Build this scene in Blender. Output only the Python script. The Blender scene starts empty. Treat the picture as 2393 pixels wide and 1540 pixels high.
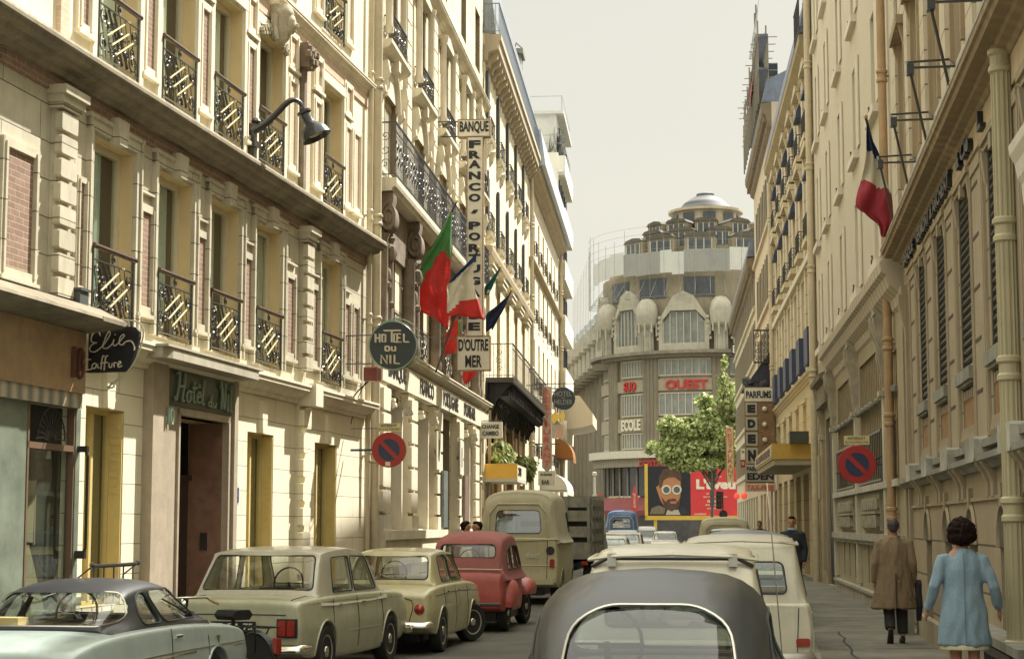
import bpy, bmesh, math, random
from mathutils import Vector, Matrix, noise
from mathutils.bvhtree import BVHTree
random.seed(7)
SC = bpy.context.scene
COL = SC.collection
R_ = math.radians
# ---------------------------------------------------------------- camera
F = 4170.0; TH = math.atan(455/4170); CT, ST = math.cos(TH), math.sin(TH); EYE = 1.72
cam = bpy.data.cameras.new('camera'); camo = bpy.data.objects.new('camera', cam); COL.objects.link(camo)
cam.sensor_width = 36; cam.lens = 36*F/2393; cam.clip_end = 2000; cam.clip_start = .1
camo.location = (0, 0, EYE); camo.rotation_euler = (math.pi/2+TH, 0, 0); SC.camera = camo
# ---------------------------------------------------------------- sky, sun, exposure
SUN = Vector((.55, .60, 1.0)).normalized()
w = bpy.data.worlds.new('World'); SC.world = w; w.use_nodes = True
nt = w.node_tree; nt.nodes.clear()
def N(t, k, **kw):
    n = t.nodes.new(k)
    for a, b in kw.items(): setattr(n, a, b)
    return n
out = N(nt, 'ShaderNodeOutputWorld'); bg = N(nt, 'ShaderNodeBackground'); bg.inputs[1].default_value = 1
sky = N(nt, 'ShaderNodeTexSky'); sky.sky_type = 'NISHITA'; sky.sun_disc = False
sky.sun_elevation = math.asin(SUN.z); sky.sun_rotation = math.atan2(SUN.x, SUN.y); sky.dust_density = 4
sc_ = N(nt, 'ShaderNodeVectorMath', operation='SCALE'); sc_.inputs['Scale'].default_value = .05
nt.links.new(sky.outputs[0], sc_.inputs[0])
tc = N(nt, 'ShaderNodeTexCoord'); mp = N(nt, 'ShaderNodeMapping'); mp.inputs['Scale'].default_value = (1.2, 1.2, 4)
nz = N(nt, 'ShaderNodeTexNoise'); nz.inputs['Scale'].default_value = 2.2; nz.inputs['Detail'].default_value = 5
rp = N(nt, 'ShaderNodeMapRange'); rp.inputs[1].default_value = .3; rp.inputs[2].default_value = .62; rp.inputs[3].default_value = .84; rp.inputs[4].default_value = .96
mx = N(nt, 'ShaderNodeMix', data_type='RGBA'); mx.inputs[7].default_value = (.375, .364, .312, 1)   # thin bright high cloud
nt.links.new(tc.outputs['Generated'], mp.inputs[0]); nt.links.new(mp.outputs[0], nz.inputs[0]); nt.links.new(nz.outputs[0], rp.inputs[0])
nt.links.new(rp.outputs[0], mx.inputs[0]); nt.links.new(sc_.outputs[0], mx.inputs[6]); 
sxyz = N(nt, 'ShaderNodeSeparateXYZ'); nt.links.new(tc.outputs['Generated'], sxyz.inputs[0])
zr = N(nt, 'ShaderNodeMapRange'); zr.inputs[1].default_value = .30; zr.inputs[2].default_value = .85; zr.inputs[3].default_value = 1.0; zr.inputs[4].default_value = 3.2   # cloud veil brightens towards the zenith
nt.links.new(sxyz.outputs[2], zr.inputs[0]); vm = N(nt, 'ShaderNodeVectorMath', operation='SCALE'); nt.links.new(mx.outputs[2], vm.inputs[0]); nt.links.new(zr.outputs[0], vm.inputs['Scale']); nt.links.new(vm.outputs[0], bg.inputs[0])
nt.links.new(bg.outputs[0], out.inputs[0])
sl = bpy.data.lights.new('sun', 'SUN'); sl.energy = 5; sl.angle = R_(.6); sl.color = (1, .96, .87)
so = bpy.data.objects.new('sun', sl); COL.objects.link(so); so.rotation_euler = SUN.to_track_quat('Z', 'Y').to_euler()
SC.view_settings.view_transform = 'Standard'; SC.view_settings.look = 'None'; SC.view_settings.exposure = 1.2
SC.cycles.max_bounces = 6; SC.cycles.transparent_max_bounces = 10; SC.cycles.use_denoising = True
# ---------------------------------------------------------------- materials
MATS = {}
def mat(name, col, rough=.8, var=.12, vscale=3, bump=0, bscale=40, metal=0, coat=0, brick=None, streak=0, emit=None, spec=.5, wave=None, col2=None, stain=0):
    if name in MATS: return MATS[name]
    m = bpy.data.materials.new(name); m.use_nodes = True; t = m.node_tree; b = t.nodes['Principled BSDF']; L = t.links.new
    b.inputs['Roughness'].default_value = rough; b.inputs['Metallic'].default_value = metal
    b.inputs['Coat Weight'].default_value = coat; b.inputs['Coat Roughness'].default_value = .08
    b.inputs['Specular IOR Level'].default_value = spec
    tc = N(t, 'ShaderNodeTexCoord'); cur = None; c4 = (*col, 1)
    def mixc(a, bcol, fac_out, mode='MIX', f=None):
        x = N(t, 'ShaderNodeMix', data_type='RGBA', blend_type=mode)
        if fac_out is not None: L(fac_out, x.inputs[0])
        else: x.inputs[0].default_value = f
        if isinstance(a, tuple): x.inputs[6].default_value = a
        else: L(a, x.inputs[6])
        if isinstance(bcol, tuple): x.inputs[7].default_value = bcol
        else: L(bcol, x.inputs[7])
        return x.outputs[2]
    cur = c4; bh = None
    if brick:
        bw, bh_, mort, c2, cm = brick
        sp = N(t, 'ShaderNodeSeparateXYZ'); cb = N(t, 'ShaderNodeCombineXYZ'); L(tc.outputs['Object'], sp.inputs[0])
        L(sp.outputs[0], cb.inputs[0]); L(sp.outputs[2], cb.inputs[1])
        bt = N(t, 'ShaderNodeTexBrick'); L(cb.outputs[0], bt.inputs[0]); bt.inputs['Scale'].default_value = 1
        bt.inputs['Brick Width'].default_value = bw; bt.inputs['Row Height'].default_value = bh_; bt.inputs['Mortar Size'].default_value = mort
        bt.inputs['Mortar Smooth'].default_value = .3
        bt.inputs['Color1'].default_value = c4; bt.inputs['Color2'].default_value = (*c2, 1); bt.inputs['Mortar'].default_value = (*cm, 1)
        cur = bt.outputs[0]; bh = bt.outputs['Fac']
    if var:
        n = N(t, 'ShaderNodeTexNoise'); n.inputs['Scale'].default_value = vscale; n.inputs['Detail'].default_value = 6; n.inputs['Roughness'].default_value = .65
        L(tc.outputs['Object'], n.inputs[0])
        r = N(t, 'ShaderNodeMapRange'); r.inputs[1].default_value = .3; r.inputs[2].default_value = .7; r.inputs[3].default_value = 1-var; r.inputs[4].default_value = 1+var*.6
        L(n.outputs[0], r.inputs[0])
        v = N(t, 'ShaderNodeVectorMath', operation='SCALE')
        if isinstance(cur, tuple): v.inputs[0].default_value = cur[:3]
        else: L(cur, v.inputs[0])
        L(r.outputs[0], v.inputs['Scale']); cur = v.outputs[0]
        if col2: cur = mixc(cur, (*col2, 1), n.outputs[0])
    if streak:
        mpn = N(t, 'ShaderNodeMapping'); mpn.inputs['Scale'].default_value = (3.5, 3.5, .35); L(tc.outputs['Object'], mpn.inputs[0])
        n2 = N(t, 'ShaderNodeTexNoise'); n2.inputs['Scale'].default_value = 1.6; n2.inputs['Detail'].default_value = 7; n2.inputs['Roughness'].default_value = .7; L(mpn.outputs[0], n2.inputs[0])
        r2 = N(t, 'ShaderNodeMapRange'); r2.inputs[1].default_value = .48; r2.inputs[2].default_value = .78; r2.inputs[3].default_value = 0; r2.inputs[4].default_value = streak; L(n2.outputs[0], r2.inputs[0])
        cur = mixc(cur, (col[0]*.35, col[1]*.33, col[2]*.3, 1), r2.outputs[0])
    if wave:
        ws, wc, ax = wave
        wv = N(t, 'ShaderNodeTexWave'); wv.bands_direction = ax; wv.inputs['Scale'].default_value = ws; wv.inputs['Distortion'].default_value = .6; L(tc.outputs['Object'], wv.inputs[0])
        cur = mixc(cur, (*wc, 1), wv.outputs[1])
    if isinstance(cur, tuple): b.inputs['Base Color'].default_value = cur
    else: L(cur, b.inputs['Base Color'])
    if bump or bh:
        bp = N(t, 'ShaderNodeBump'); bp.inputs['Strength'].default_value = .5; bp.inputs['Distance'].default_value = .02
        if bh is not None:
            inv = N(t, 'ShaderNodeMath', operation='SUBTRACT'); inv.inputs[0].default_value = 1; L(bh, inv.inputs[1]); hh = inv.outputs[0]
            L(hh, bp.inputs['Height'])
        if bump:
            n3 = N(t, 'ShaderNodeTexNoise'); n3.inputs['Scale'].default_value = bscale; n3.inputs['Detail'].default_value = 4; L(tc.outputs['Object'], n3.inputs[0])
            bp2 = N(t, 'ShaderNodeBump'); bp2.inputs['Strength'].default_value = bump; bp2.inputs['Distance'].default_value = .01
            L(n3.outputs[0], bp2.inputs['Height'])
            if bh is not None: L(bp.outputs[0], bp2.inputs['Normal'])
            L(bp2.outputs[0], b.inputs['Normal'])
        else: L(bp.outputs[0], b.inputs['Normal'])
    if emit: b.inputs['Emission Color'].default_value = (*emit[:3], 1); b.inputs['Emission Strength'].default_value = emit[3]
    MATS[name] = m; return m
def glassmat(name, tint, refl=.9, base=.08, mixt=1.0, rough=.02):
    if name in MATS: return MATS[name]
    m = bpy.data.materials.new(name); m.use_nodes = True; t = m.node_tree; t.nodes.clear(); L = t.links.new
    o = N(t, 'ShaderNodeOutputMaterial'); a = N(t, 'ShaderNodeBsdfTransparent'); a.inputs[0].default_value = (*tint, 1)
    g = N(t, 'ShaderNodeBsdfGlossy'); g.inputs['Roughness'].default_value = rough; g.inputs[0].default_value = (refl, refl, refl, 1)
    fr = N(t, 'ShaderNodeFresnel'); fr.inputs[0].default_value = 1.5
    ge = N(t, 'ShaderNodeNewGeometry'); iv = N(t, 'ShaderNodeMath', operation='SUBTRACT'); iv.inputs[0].default_value = 1; L(ge.outputs['Backfacing'], iv.inputs[1]); a0 = N(t, 'ShaderNodeMath', operation='ADD'); a0.inputs[1].default_value = base; L(fr.outputs[0], a0.inputs[0])
    ad = N(t, 'ShaderNodeMath', operation='MULTIPLY'); L(a0.outputs[0], ad.inputs[0]); L(iv.outputs[0], ad.inputs[1])   # only the outer skin reflects
    tcn = N(t, 'ShaderNodeTexCoord'); nn = N(t, 'ShaderNodeTexNoise'); nn.inputs['Scale'].default_value = .9; L(tcn.outputs['Object'], nn.inputs[0])
    bpn = N(t, 'ShaderNodeBump'); bpn.inputs['Strength'].default_value = .06; bpn.inputs['Distance'].default_value = .05; L(nn.outputs[0], bpn.inputs['Height']); L(bpn.outputs[0], g.inputs['Normal'])
    x = N(t, 'ShaderNodeMixShader'); L(ad.outputs[0], x.inputs[0]); L(a.outputs[0], x.inputs[1]); L(g.outputs[0], x.inputs[2]); L(x.outputs[0], o.inputs[0])
    MATS[name] = m; return m
CREAM = mat('cream render', (.74, .675, .52), .85, .14, 1.1, .1, 30, streak=.42)
CREAMG = mat('cream ashlar', (.80, .735, .55), .85, .06, 1.3, .1, 30, brick=(1.6, .37, .007, (.78, .715, .53), (.34, .29, .2)), streak=.08)
GREYST = mat('grey beige stone', (.55, .50, .38), .9, .2, 2.2, .12, 40, brick=(1.9, .43, .008, (.46, .42, .31), (.14, .12, .08)), streak=.35)
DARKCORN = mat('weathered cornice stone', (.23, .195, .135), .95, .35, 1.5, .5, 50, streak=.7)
BRICK = mat('red brown brick', (.29, .18, .125), .9, .2, 8, .2, 60, brick=(.22, .07, .006, (.23, .14, .095), (.38, .32, .24)))
PINKB = mat('faded pink brick', (.62, .46, .34), .9, .1, 8, .2, 60, brick=(.22, .075, .006, (.58, .42, .31), (.66, .56, .42)))
OCHRE = mat('ochre paint', (.60, .47, .19), .6, .08, 4, .1)
OCHREW = mat('ochre reveal plaster', (.62, .49, .27), .8, .08, 2, .1)
IRON = mat('dark iron', (.018, .018, .018), .35, .3, 20, 0, spec=.8)
BRASS = mat('gilt iron bar', (.75, .66, .42), .35, .1, 20, metal=.3)
RAILTOP = mat('varnished handrail', (.07, .035, .022), .3, .2, 10)
DARK = mat('dark interior', (.012, .011, .010), .9, 0)
CURT = mat('grey white curtain', (.50, .54, .47), .9, .1, 5, 0, wave=(7, (.36, .40, .35), 'X'))
CURTW = mat('white net curtain', (.78, .78, .68), .9, .1, 5)
FRAMEW = mat('pale window frame', (.62, .55, .38), .5, .08, 4)
GLASS = glassmat('window glass', (.93, .97, .94), base=.07)
PIPE = mat('painted pipe', (.52, .45, .31), .5, .15, 3, streak=.3)
STONE2 = mat('bank limestone', (.66, .60, .46), .85, .12, 1.2, .25, 30, brick=(3.4, .62, .014, (.63, .555, .39), (.2, .16, .1)), streak=.3)
STONE2P = mat('bank plain limestone', (.66, .60, .46), .85, .14, 2, .25, 30, streak=.3)
SHADOWST = mat('shade dark carved stone', (.20, .155, .11), .9, .4, 3, .6, 25, streak=.5)  # base colour darkened to stand for shade, as under the balcony; streaks are grime
SHUT = mat('louvred shutter', (.42, .39, .29), .6, .1, 3, 0, wave=(11, (.25, .22, .15), 'Z'))
RSTONE = mat('right bank stone', (.345, .285, .19), .85, .14, 1.5, .3, 30, streak=.35)
RSTONEG = mat('right bank grooved stone', (.345, .285, .185), .85, .14, 1.5, .15, 30, brick=(9, .50, .014, (.335, .275, .18), (.10, .08, .05)), streak=.3)
RCORN = mat('right cornice ochre stone', (.36, .27, .155), .85, .3, 1.0, .3, 30, wave=(.9, (.27, .20, .12), 'X'), streak=.5)
RGREY = mat('grey weathered stone', (.25, .245, .20), .9, .35, 3, .5, 30, streak=.4)
PALE = mat('pale render', (.55, .50, .385), .9, .06, 1, .15, 30, streak=.12)
YELST = mat('yellow cream stone', (.55, .475, .32), .85, .08, 1.5, .2, 30, streak=.15)
RUST = mat('rusty panel', (.30, .17, .075), .8, .3, 4, .2, streak=.4)
ZINC = mat('zinc roof', (.30, .33, .36), .45, .2, 2, streak=.3, metal=.3)
ROAD = mat('asphalt', (.10, .10, .08), .88, .4, .8, .5, 90)
PAVE = mat('pavement asphalt', (.17, .165, .13), .9, .38, 1.4, .4, 90)
KERB = mat('granite kerb', (.24, .23, .18), .85, .25, 5, .3, 60)
CHROME = mat('chrome', (.72, .70, .62), .12, 0, metal=1)
RUBBER = mat('tyre rubber', (.02, .02, .019), .8, .2, 10)
HUB = mat('wheel steel', (.42, .40, .32), .35, .2, 10, metal=.5)
CGLASS = glassmat('car glass', (.955, .97, .955), base=.035)
SEAT = mat('dark seat cloth', (.14, .11, .08), .8, .2, 8)
REDL = mat('red lamp lens', (.30, .02, .01), .2, .3, 12, coat=.8)
BLK = mat('black paint', (.015, .015, .017), .4, .2, 8)
WHT = mat('white sign paint', (.70, .67, .55), .5, .08, 3)
SKIN = mat('skin', (.42, .22, .13), .55, .1, 10)
# ---------------------------------------------------------------- mesh builder
def cat(ps, n):     # Catmull-Rom resample of tuples, n steps per span
    o = []; m = len(ps)
    for i in range(m-1):
        a, b, c, d = ps[max(i-1, 0)], ps[i], ps[i+1], ps[min(i+2, m-1)]
        for j in range(n):
            t = j/n
            o.append(tuple(.5*(2*q+(r-p)*t+(2*p-5*q+4*r-s)*t*t+(3*q-p-3*r+s)*t**3) for p, q, r, s in zip(a, b, c, d)))
    o.append(tuple(ps[-1])); return o
def lerp(a, b, t): return a+(b-a)*t
class MB:
    def __init__(s, T=None): s.v = []; s.f = []; s.m = []; s.T = T or (lambda x, y, z: (x, y, z)); s.cm = 0
    def V(s, x, y, z): s.v.append(s.T(x, y, z)); return len(s.v)-1
    def face(s, ids, m=None): s.f.append(ids); s.m.append(s.cm if m is None else m)
    def quad(s, a, b, c, d, m=None): s.face([s.V(*a), s.V(*b), s.V(*c), s.V(*d)], m)
    def box(s, x0, x1, y0, y1, z0, z1, m=None, bev=0):
        if bev: return s.bbox(x0, x1, y0, y1, z0, z1, m, bev)
        i = [s.V(x, y, z) for z in (z0, z1) for y in (y0, y1) for x in (x0, x1)]
        for q in ((0, 2, 3, 1), (4, 5, 7, 6), (0, 1, 5, 4), (2, 6, 7, 3), (0, 4, 6, 2), (1, 3, 7, 5)): s.face([i[k] for k in q], m)
        return s
    def bbox(s, x0, x1, y0, y1, z0, z1, m=None, b=.02):
        s.prism([(x0+b, z0), (x1-b, z0), (x1, z0+b), (x1, z1-b), (x1-b, z1), (x0+b, z1), (x0, z1-b), (x0, z0+b)], y0, y1, 'y', m); return s
    def prism(s, pts, a, b, ax='y', m=None):
        def mk(p, q): return {'y': (p[0], q, p[1]), 'x': (q, p[0], p[1]), 'z': (p[0], p[1], q)}[ax]
        A = [s.V(*mk(p, a)) for p in pts]; B = [s.V(*mk(p, b)) for p in pts]; n = len(pts)
        s.face(A[::-1], m); s.face(B, m)
        for i in range(n): s.face([A[i], A[(i+1) % n], B[(i+1) % n], B[i]], m)
        return s
    def loft(s, secs, closed=True, caps=True, m=None, mf=None):
        ids = [[s.V(*p) for p in q] for q in secs]; n = len(ids[0])
        for i in range(len(ids)-1):
            for j in range(n if closed else n-1):
                k = (j+1) % n; mm = mf(i, j) if mf else m
                s.face([ids[i][j], ids[i][k], ids[i+1][k], ids[i+1][j]], mm)
        if caps and closed: s.face(ids[0][::-1], m); s.face(ids[-1], m)
        return s
    def tube(s, pts, r, n=6, m=None, caps=True):
        P = [Vector(p) for p in pts]; secs = []; up = None
        for i, p in enumerate(P):
            t = (P[min(i+1, len(P)-1)]-P[max(i-1, 0)])
            if t.length < 1e-9: t = Vector((0, 0, 1))
            t.normalize()
            if up is None: up = t.orthogonal().normalized()
            else: up = (up-t*up.dot(t)); up = up.normalized() if up.length > 1e-6 else t.orthogonal().normalized()
            bi = t.cross(up); rr = r[i] if isinstance(r, (list, tuple)) else r
            rx, ry = rr if isinstance(rr, tuple) else (rr, rr)
            secs.append([tuple(p+up*rx*math.cos(2*math.pi*k/n)+bi*ry*math.sin(2*math.pi*k/n)) for k in range(n)])
        return s.loft(secs, m=m, caps=caps)
    def lathe(s, prof, c, ax='z', n=16, m=None, a0=0, a1=2*math.pi):     # prof [(r,h)]
        full = abs(a1-a0-2*math.pi) < 1e-6; secs = []
        for r, h in prof:
            q = []
            for k in range(n if full else n+1):
                a = a0+(a1-a0)*k/n; x, y = r*math.cos(a), r*math.sin(a)
                q.append({'z': (c[0]+x, c[1]+y, c[2]+h), 'y': (c[0]+x, c[1]+h, c[2]+y), 'x': (c[0]+h, c[1]+x, c[2]+y)}[ax])
            secs.append(q)
        return s.loft(secs, closed=full, caps=full, m=m)
    def ball(s, c, r, n=8, m=None):
        rx, ry, rz = r if isinstance(r, tuple) else (r, r, r); h = max(3, n//2)
        secs = []
        for i in range(h+1):
            a = math.pi*(i+.001)/(h+.002); secs.append([(c[0]+rx*math.sin(a)*math.cos(2*math.pi*k/n), c[1]+ry*math.sin(a)*math.sin(2*math.pi*k/n), c[2]-rz*math.cos(a)) for k in range(n)])
        return s.loft(secs, m=m)
    def text(s, body, x0, x1, z0, z1, y=0, th=.02, bold=0., m=None, toward=-1):   # fitted to a box in x,z; front face towards `toward` y
        cu = bpy.data.curves.new('t', 'FONT'); cu.body = body; cu.offset = bold; cu.resolution_u = 3
        ob = bpy.data.objects.new('t', cu); me = ob.to_mesh()
        vs = [v.co.copy() for v in me.vertices]; fs = [tuple(p.vertices) for p in me.polygons]
        ex = {}
        for f_ in fs:
            for i in range(len(f_)):
                e = (f_[i], f_[(i+1) % len(f_)]); k = tuple(sorted(e)); ex[k] = ex.get(k, 0)+1
        ob.to_mesh_clear(); bpy.data.objects.remove(ob); bpy.data.curves.remove(cu)
        if not vs: return s
        ax, bx = min(v.x for v in vs), max(v.x for v in vs); ay, by = min(v.y for v in vs), max(v.y for v in vs)
        g = lambda v: (x0+(v.x-ax)/(bx-ax)*(x1-x0), z0+(v.y-ay)/(by-ay+1e-9)*(z1-z0))
        A = []; B = []
        for v in vs:
            p = g(v); A.append(s.V(p[0], y+toward*th, p[1])); B.append(s.V(p[0], y, p[1]))
        for f_ in fs: s.face([A[i] for i in f_], m)
        for (i, j), c_ in ex.items():
            if c_ == 1: s.face([A[i], A[j], B[j], B[i]], m)
        return s
    def build(s, name, mats, parent=None, smooth=False, fix=True, **props):
        me = bpy.data.meshes.new(name); me.from_pydata(s.v, [], s.f)
        if not isinstance(mats, (list, tuple)): mats = [mats]
        for m in mats: me.materials.append(m)
        if len(mats) > 1: me.polygons.foreach_set('material_index', s.m)
        if fix:
            b = bmesh.new(); b.from_mesh(me); bmesh.ops.recalc_face_normals(b, faces=b.faces); b.to_mesh(me); b.free()
        if smooth: me.polygons.foreach_set('use_smooth', [True]*len(me.polygons)); me.set_sharp_from_angle(angle=R_(smooth if smooth is not True else 40))
        me.update(); o = bpy.data.objects.new(name, me); COL.objects.link(o)
        if parent is not None: o.parent = parent
        for k, v_ in props.items(): o[k] = v_
        return o
def tag(o, label, category, group=None):
    o['label'] = label; o['category'] = category
    if group: o['group'] = group
    return o
class Fr:       # frame: x along, d outward, z up. flip=True when outward is local -y
    def __init__(s, loc, rot, flip=False): s.loc = Vector(loc); s.rot = rot; s.flip = flip
    def mb(s): return MB((lambda x, y, z: (x, -y, z)) if s.flip else None)
    def thing(s, name, label, category, group=None):
        o = bpy.data.objects.new(name, None); o.empty_display_size = .2; COL.objects.link(o); s.put(o); tag(o, label, category, group); return o
    def put(s, o): o.location = s.loc; o.rotation_euler = (0, 0, s.rot); return o
def ray(px, py):
    u = (px-1196.5)/F; v = (770-py)/F
    return Vector((u, CT-v*ST, ST+v*CT))
def P(px, py, Y):
    r = ray(px, py); t = Y/r.y; return Vector((r.x*t, Y, EYE+r.z*t))
class Fac:
    def __init__(s, X0, k, left): s.X0 = X0; s.k = k; s.n = math.hypot(1, k); s.left = left
    def pt(s, S, d=0, z=0):
        sg = 1 if s.left else -1
        return Vector((s.X0+s.k*S/s.n+sg*d/s.n, S/s.n-sg*d*s.k/s.n, z))
    def fr(s, S, z=0): return Fr(s.pt(S, 0, z), math.atan2(1, s.k), s.left)
    def sz(s, px, py, d=0):
        sg = 1 if s.left else -1; r = ray(px, py); X0 = s.X0+sg*d*s.n
        t = X0/(r.x-s.k*r.y); p = Vector((r.x*t, r.y*t, EYE+r.z*t)); return (p.x-s.X0)*s.k/s.n+p.y/s.n, p.z
FH = Fac(-8.73, .175, True); FB = Fac(-6.06, .0964, True); FC = Fac(-5.28, .082, True); FR = Fac(2.3, .1418, False); FM = Fac(3.35, .106, False); FY = Fac(4.17, .09, False)
# ---------------------------------------------------------------- facade helpers (coordinates s, d, z)
def wall(mb, s0, s1, z0, z1, ops, dep=.35, m=0, mr=None, mb_=1, thick=7, room=True):
    ss = sorted({s0, s1, *[o[0] for o in ops], *[o[1] for o in ops]}); zs = sorted({z0, z1, *[o[2] for o in ops], *[o[3] for o in ops]})
    ss = [a for a in ss if s0 <= a <= s1]; zs = [a for a in zs if z0 <= a <= z1]
    for i in range(len(ss)-1):
        for j in range(len(zs)-1):
            c = ((ss[i]+ss[i+1])/2, (zs[j]+zs[j+1])/2)
            if any(o[0] < c[0] < o[1] and o[2] < c[1] < o[3] for o in ops): continue
            mb.quad((ss[i], 0, zs[j]), (ss[i+1], 0, zs[j]), (ss[i+1], 0, zs[j+1]), (ss[i], 0, zs[j+1]), m)
    mr = m if mr is None else mr
    for o in ops:
        a, b, c, e = o[:4]; D = -(o[4] if len(o) > 4 else dep)
        for q in (((a, 0, c), (a, D, c), (a, D, e), (a, 0, e)), ((b, 0, c), (b, 0, e), (b, D, e), (b, D, c)), ((a, 0, e), (a, D, e), (b, D, e), (b, 0, e)), ((a, 0, c), (b, 0, c), (b, D, c), (a, D, c))): mb.quad(*q, mr)
        G = D-.7
        for q in (((a, D, c), (a, G, c), (a, G, e), (a, D, e)), ((b, D, c), (b, D, e), (b, G, e), (b, G, c)), ((a, D, e), (a, G, e), (b, G, e), (b, D, e)), ((a, D, c), (b, D, c), (b, G, c), (a, G, c)), ((a, G, c), (b, G, c), (b, G, e), (a, G, e))): mb.quad(*q, mb_)
    t = -thick
    mb.quad((s0, 0, z0), (s0, t, z0), (s0, t, z1), (s0, 0, z1), m); mb.quad((s1, 0, z0), (s1, 0, z1), (s1, t, z1), (s1, t, z0), m)
    mb.quad((s0, 0, z1), (s0, t, z1), (s1, t, z1), (s1, 0, z1), m); mb.quad((s0, t, z0), (s1, t, z0), (s1, t, z1), (s0, t, z1), m)
def molding(mb, s0, s1, prof, m=None):    # prof [(d,z)] swept along s, closed back to the wall
    mb.prism([(d, z) for d, z in prof], s0, s1, 'x', m)
def cornice_prof(z0, z1, p, n=1):
    h = z1-z0
    return [(0, z0), (p*.18, z0), (p*.25, z0+h*.12), (p*.25, z0+h*.22), (p*.45, z0+h*.30), (p*.62, z0+h*.5), (p*.68, z0+h*.62), (p*.93, z0+h*.64), (p*.93, z0+h*.82), (p, z0+h*.85), (p, z0+h*.97), (p*.9, z1), (0, z1)]
def window(fr, par, a, b, c, e, dep=.35, fw=.07, mull=True, curtain=CURT, framem=None, bars=0, glass=None, lit=0):
    mb = fr.mb(); D = -dep; f1 = D-.05
    for q in ((a, a+fw, c, e), (b-fw, b, c, e), (a+fw, b-fw, c, c+fw), (a+fw, b-fw, e-fw, e)): mb.box(q[0], q[1], f1, D+.03, q[2], q[3])
    if mull: mb.box((a+b)/2-.035, (a+b)/2+.035, f1, D+.04, c+fw, e-fw)
    for k in range(bars):
        z = c+(e-c)*(k+1)/(bars+1); mb.box(a+fw, b-fw, f1, D+.02, z-.02, z+.02)
    o = mb.build('window', framem or FRAMEW, par)
    g = fr.mb(); g.box(a+fw*.5, b-fw*.5, D-.02, D-.01, c+fw*.5, e-fw*.5); g.build('pane', glass or GLASS, o)
    if curtain:
        k = fr.mb(); n = 24; b_ = a+(b-a)*((.66, 1, .78, .9, 1, .7)[int(a*7+c*3) % 6]); pts = [(a+(b_-a)*i/n, D-.06+.015*math.sin(i*2.4)) for i in range(n+1)]
        for i in range(n): k.quad((pts[i][0], pts[i][1], c), (pts[i+1][0], pts[i+1][1], c), (pts[i+1][0], pts[i+1][1], e), (pts[i][0], pts[i][1], e))
        k.build('curtain', curtain, o, smooth=True)
    return o
def arc(cx, cz, r, a0, a1, n=8, y=0): return [(cx+r*math.cos(R_(a0+(a1-a0)*i/n)), y, cz+r*math.sin(R_(a0+(a1-a0)*i/n))) for i in range(n+1)]
def spiral(cx, cz, r, a0, turns, n=18, y=0, rend=.15):
    return [(cx+lerp(r, r*rend, i/n)*math.cos(R_(a0+360*turns*i/n)), y, cz+lerp(r, r*rend, i/n)*math.sin(R_(a0+360*turns*i/n))) for i in range(n+1)]
# ---------------------------------------------------------------- ground
def ground():
    def strip(name, xa, xb, ya, yb, z, m, thick=None, label=None):
        mb = MB(); n = 40
        for i in range(n):
            a, b = lerp(ya, yb, i/n), lerp(ya, yb, (i+1)/n)
            mb.quad((xa(a), a, z), (xb(a), a, z), (xb(b), b, z), (xa(b), b, z))
            if thick:
                mb.quad((xa(a), a, z-thick), (xa(b), b, z-thick), (xa(b), b, z), (xa(a), a, z)); mb.quad((xb(a), a, z-thick), (xb(b), b, z-thick), (xb(b), b, z), (xb(a), a, z))
        o = mb.build(name, m); o['kind'] = 'structure'; return o
    g = MB(); g.quad((-900, -60, -.01), (900, -60, -.01), (900, 1500, -.01), (-900, 1500, -.01)); o = g.build('ground', ROAD); o['kind'] = 'structure'
    LF = lambda y: max(-8.73+.175*y, -6.06+.0964*y) if y < 34 else -6.06+.0964*y
    LF2 = lambda y: (-8.73+.175*y) if y < 34 else (-6.06+.0964*y)
    RF2 = lambda y: (2.3+.1418*y) if y < 29.2 else (3.35+.106*y if y < 51 else 4.17+.09*y)
    LK = lambda y: -6.45+.15*y if y < 34 else -4.55+.094*y
    RKf = lambda y: .62+.1418*y if y < 30 else 1.70+.1058*y
    globals().update(LK=LK, RK=RKf, RF2=RF2, LF2=LF2)
    strip('road', LK, RKf, -20, 128, 0, ROAD)
    strip('pavement', lambda y: LF2(y)-1, LK, -20, 100, .12, PAVE, .13)
    strip('pavement', RKf, lambda y: RF2(y)+1, -20, 118, .12, PAVE, .13)
    strip('kerb', lambda y: LK(y)-.02, lambda y: LK(y)+.22, -20, 100, .126, KERB, .13)
    strip('kerb', lambda y: RKf(y)-.22, lambda y: RKf(y)+.02, -20, 118, .126, KERB, .13)
    # expansion joints and patches in the right pavement
    for y in (17.2, 21.4, 23.3, 27, 31, 36, 42):
        mb = MB(); mb.quad((RKf(y)+.1, y, .124), (RF2(y), y+.2, .124), (RF2(y), y+.245, .124), (RKf(y)+.1, y+.045, .124)); o = mb.build('pavement_joint', mat('joint tar', (.045, .045, .035), .9)); o['kind'] = 'structure'
    mb = MB(); pts = [(RKf(y)+.42+.03*math.sin(y*3), y) for y in [12+.8*i for i in range(20)]]
    for i in range(len(pts)-1): mb.quad((pts[i][0], pts[i][1], .1235), (pts[i][0]+.035, pts[i][1], .1235), (pts[i+1][0]+.035, pts[i+1][1], .1235), (pts[i+1][0], pts[i+1][1], .1235))
    o = mb.build('pavement_joint', mat('joint tar', (.045, .045, .035), .9)); o['kind'] = 'structure'
ground()
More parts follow.
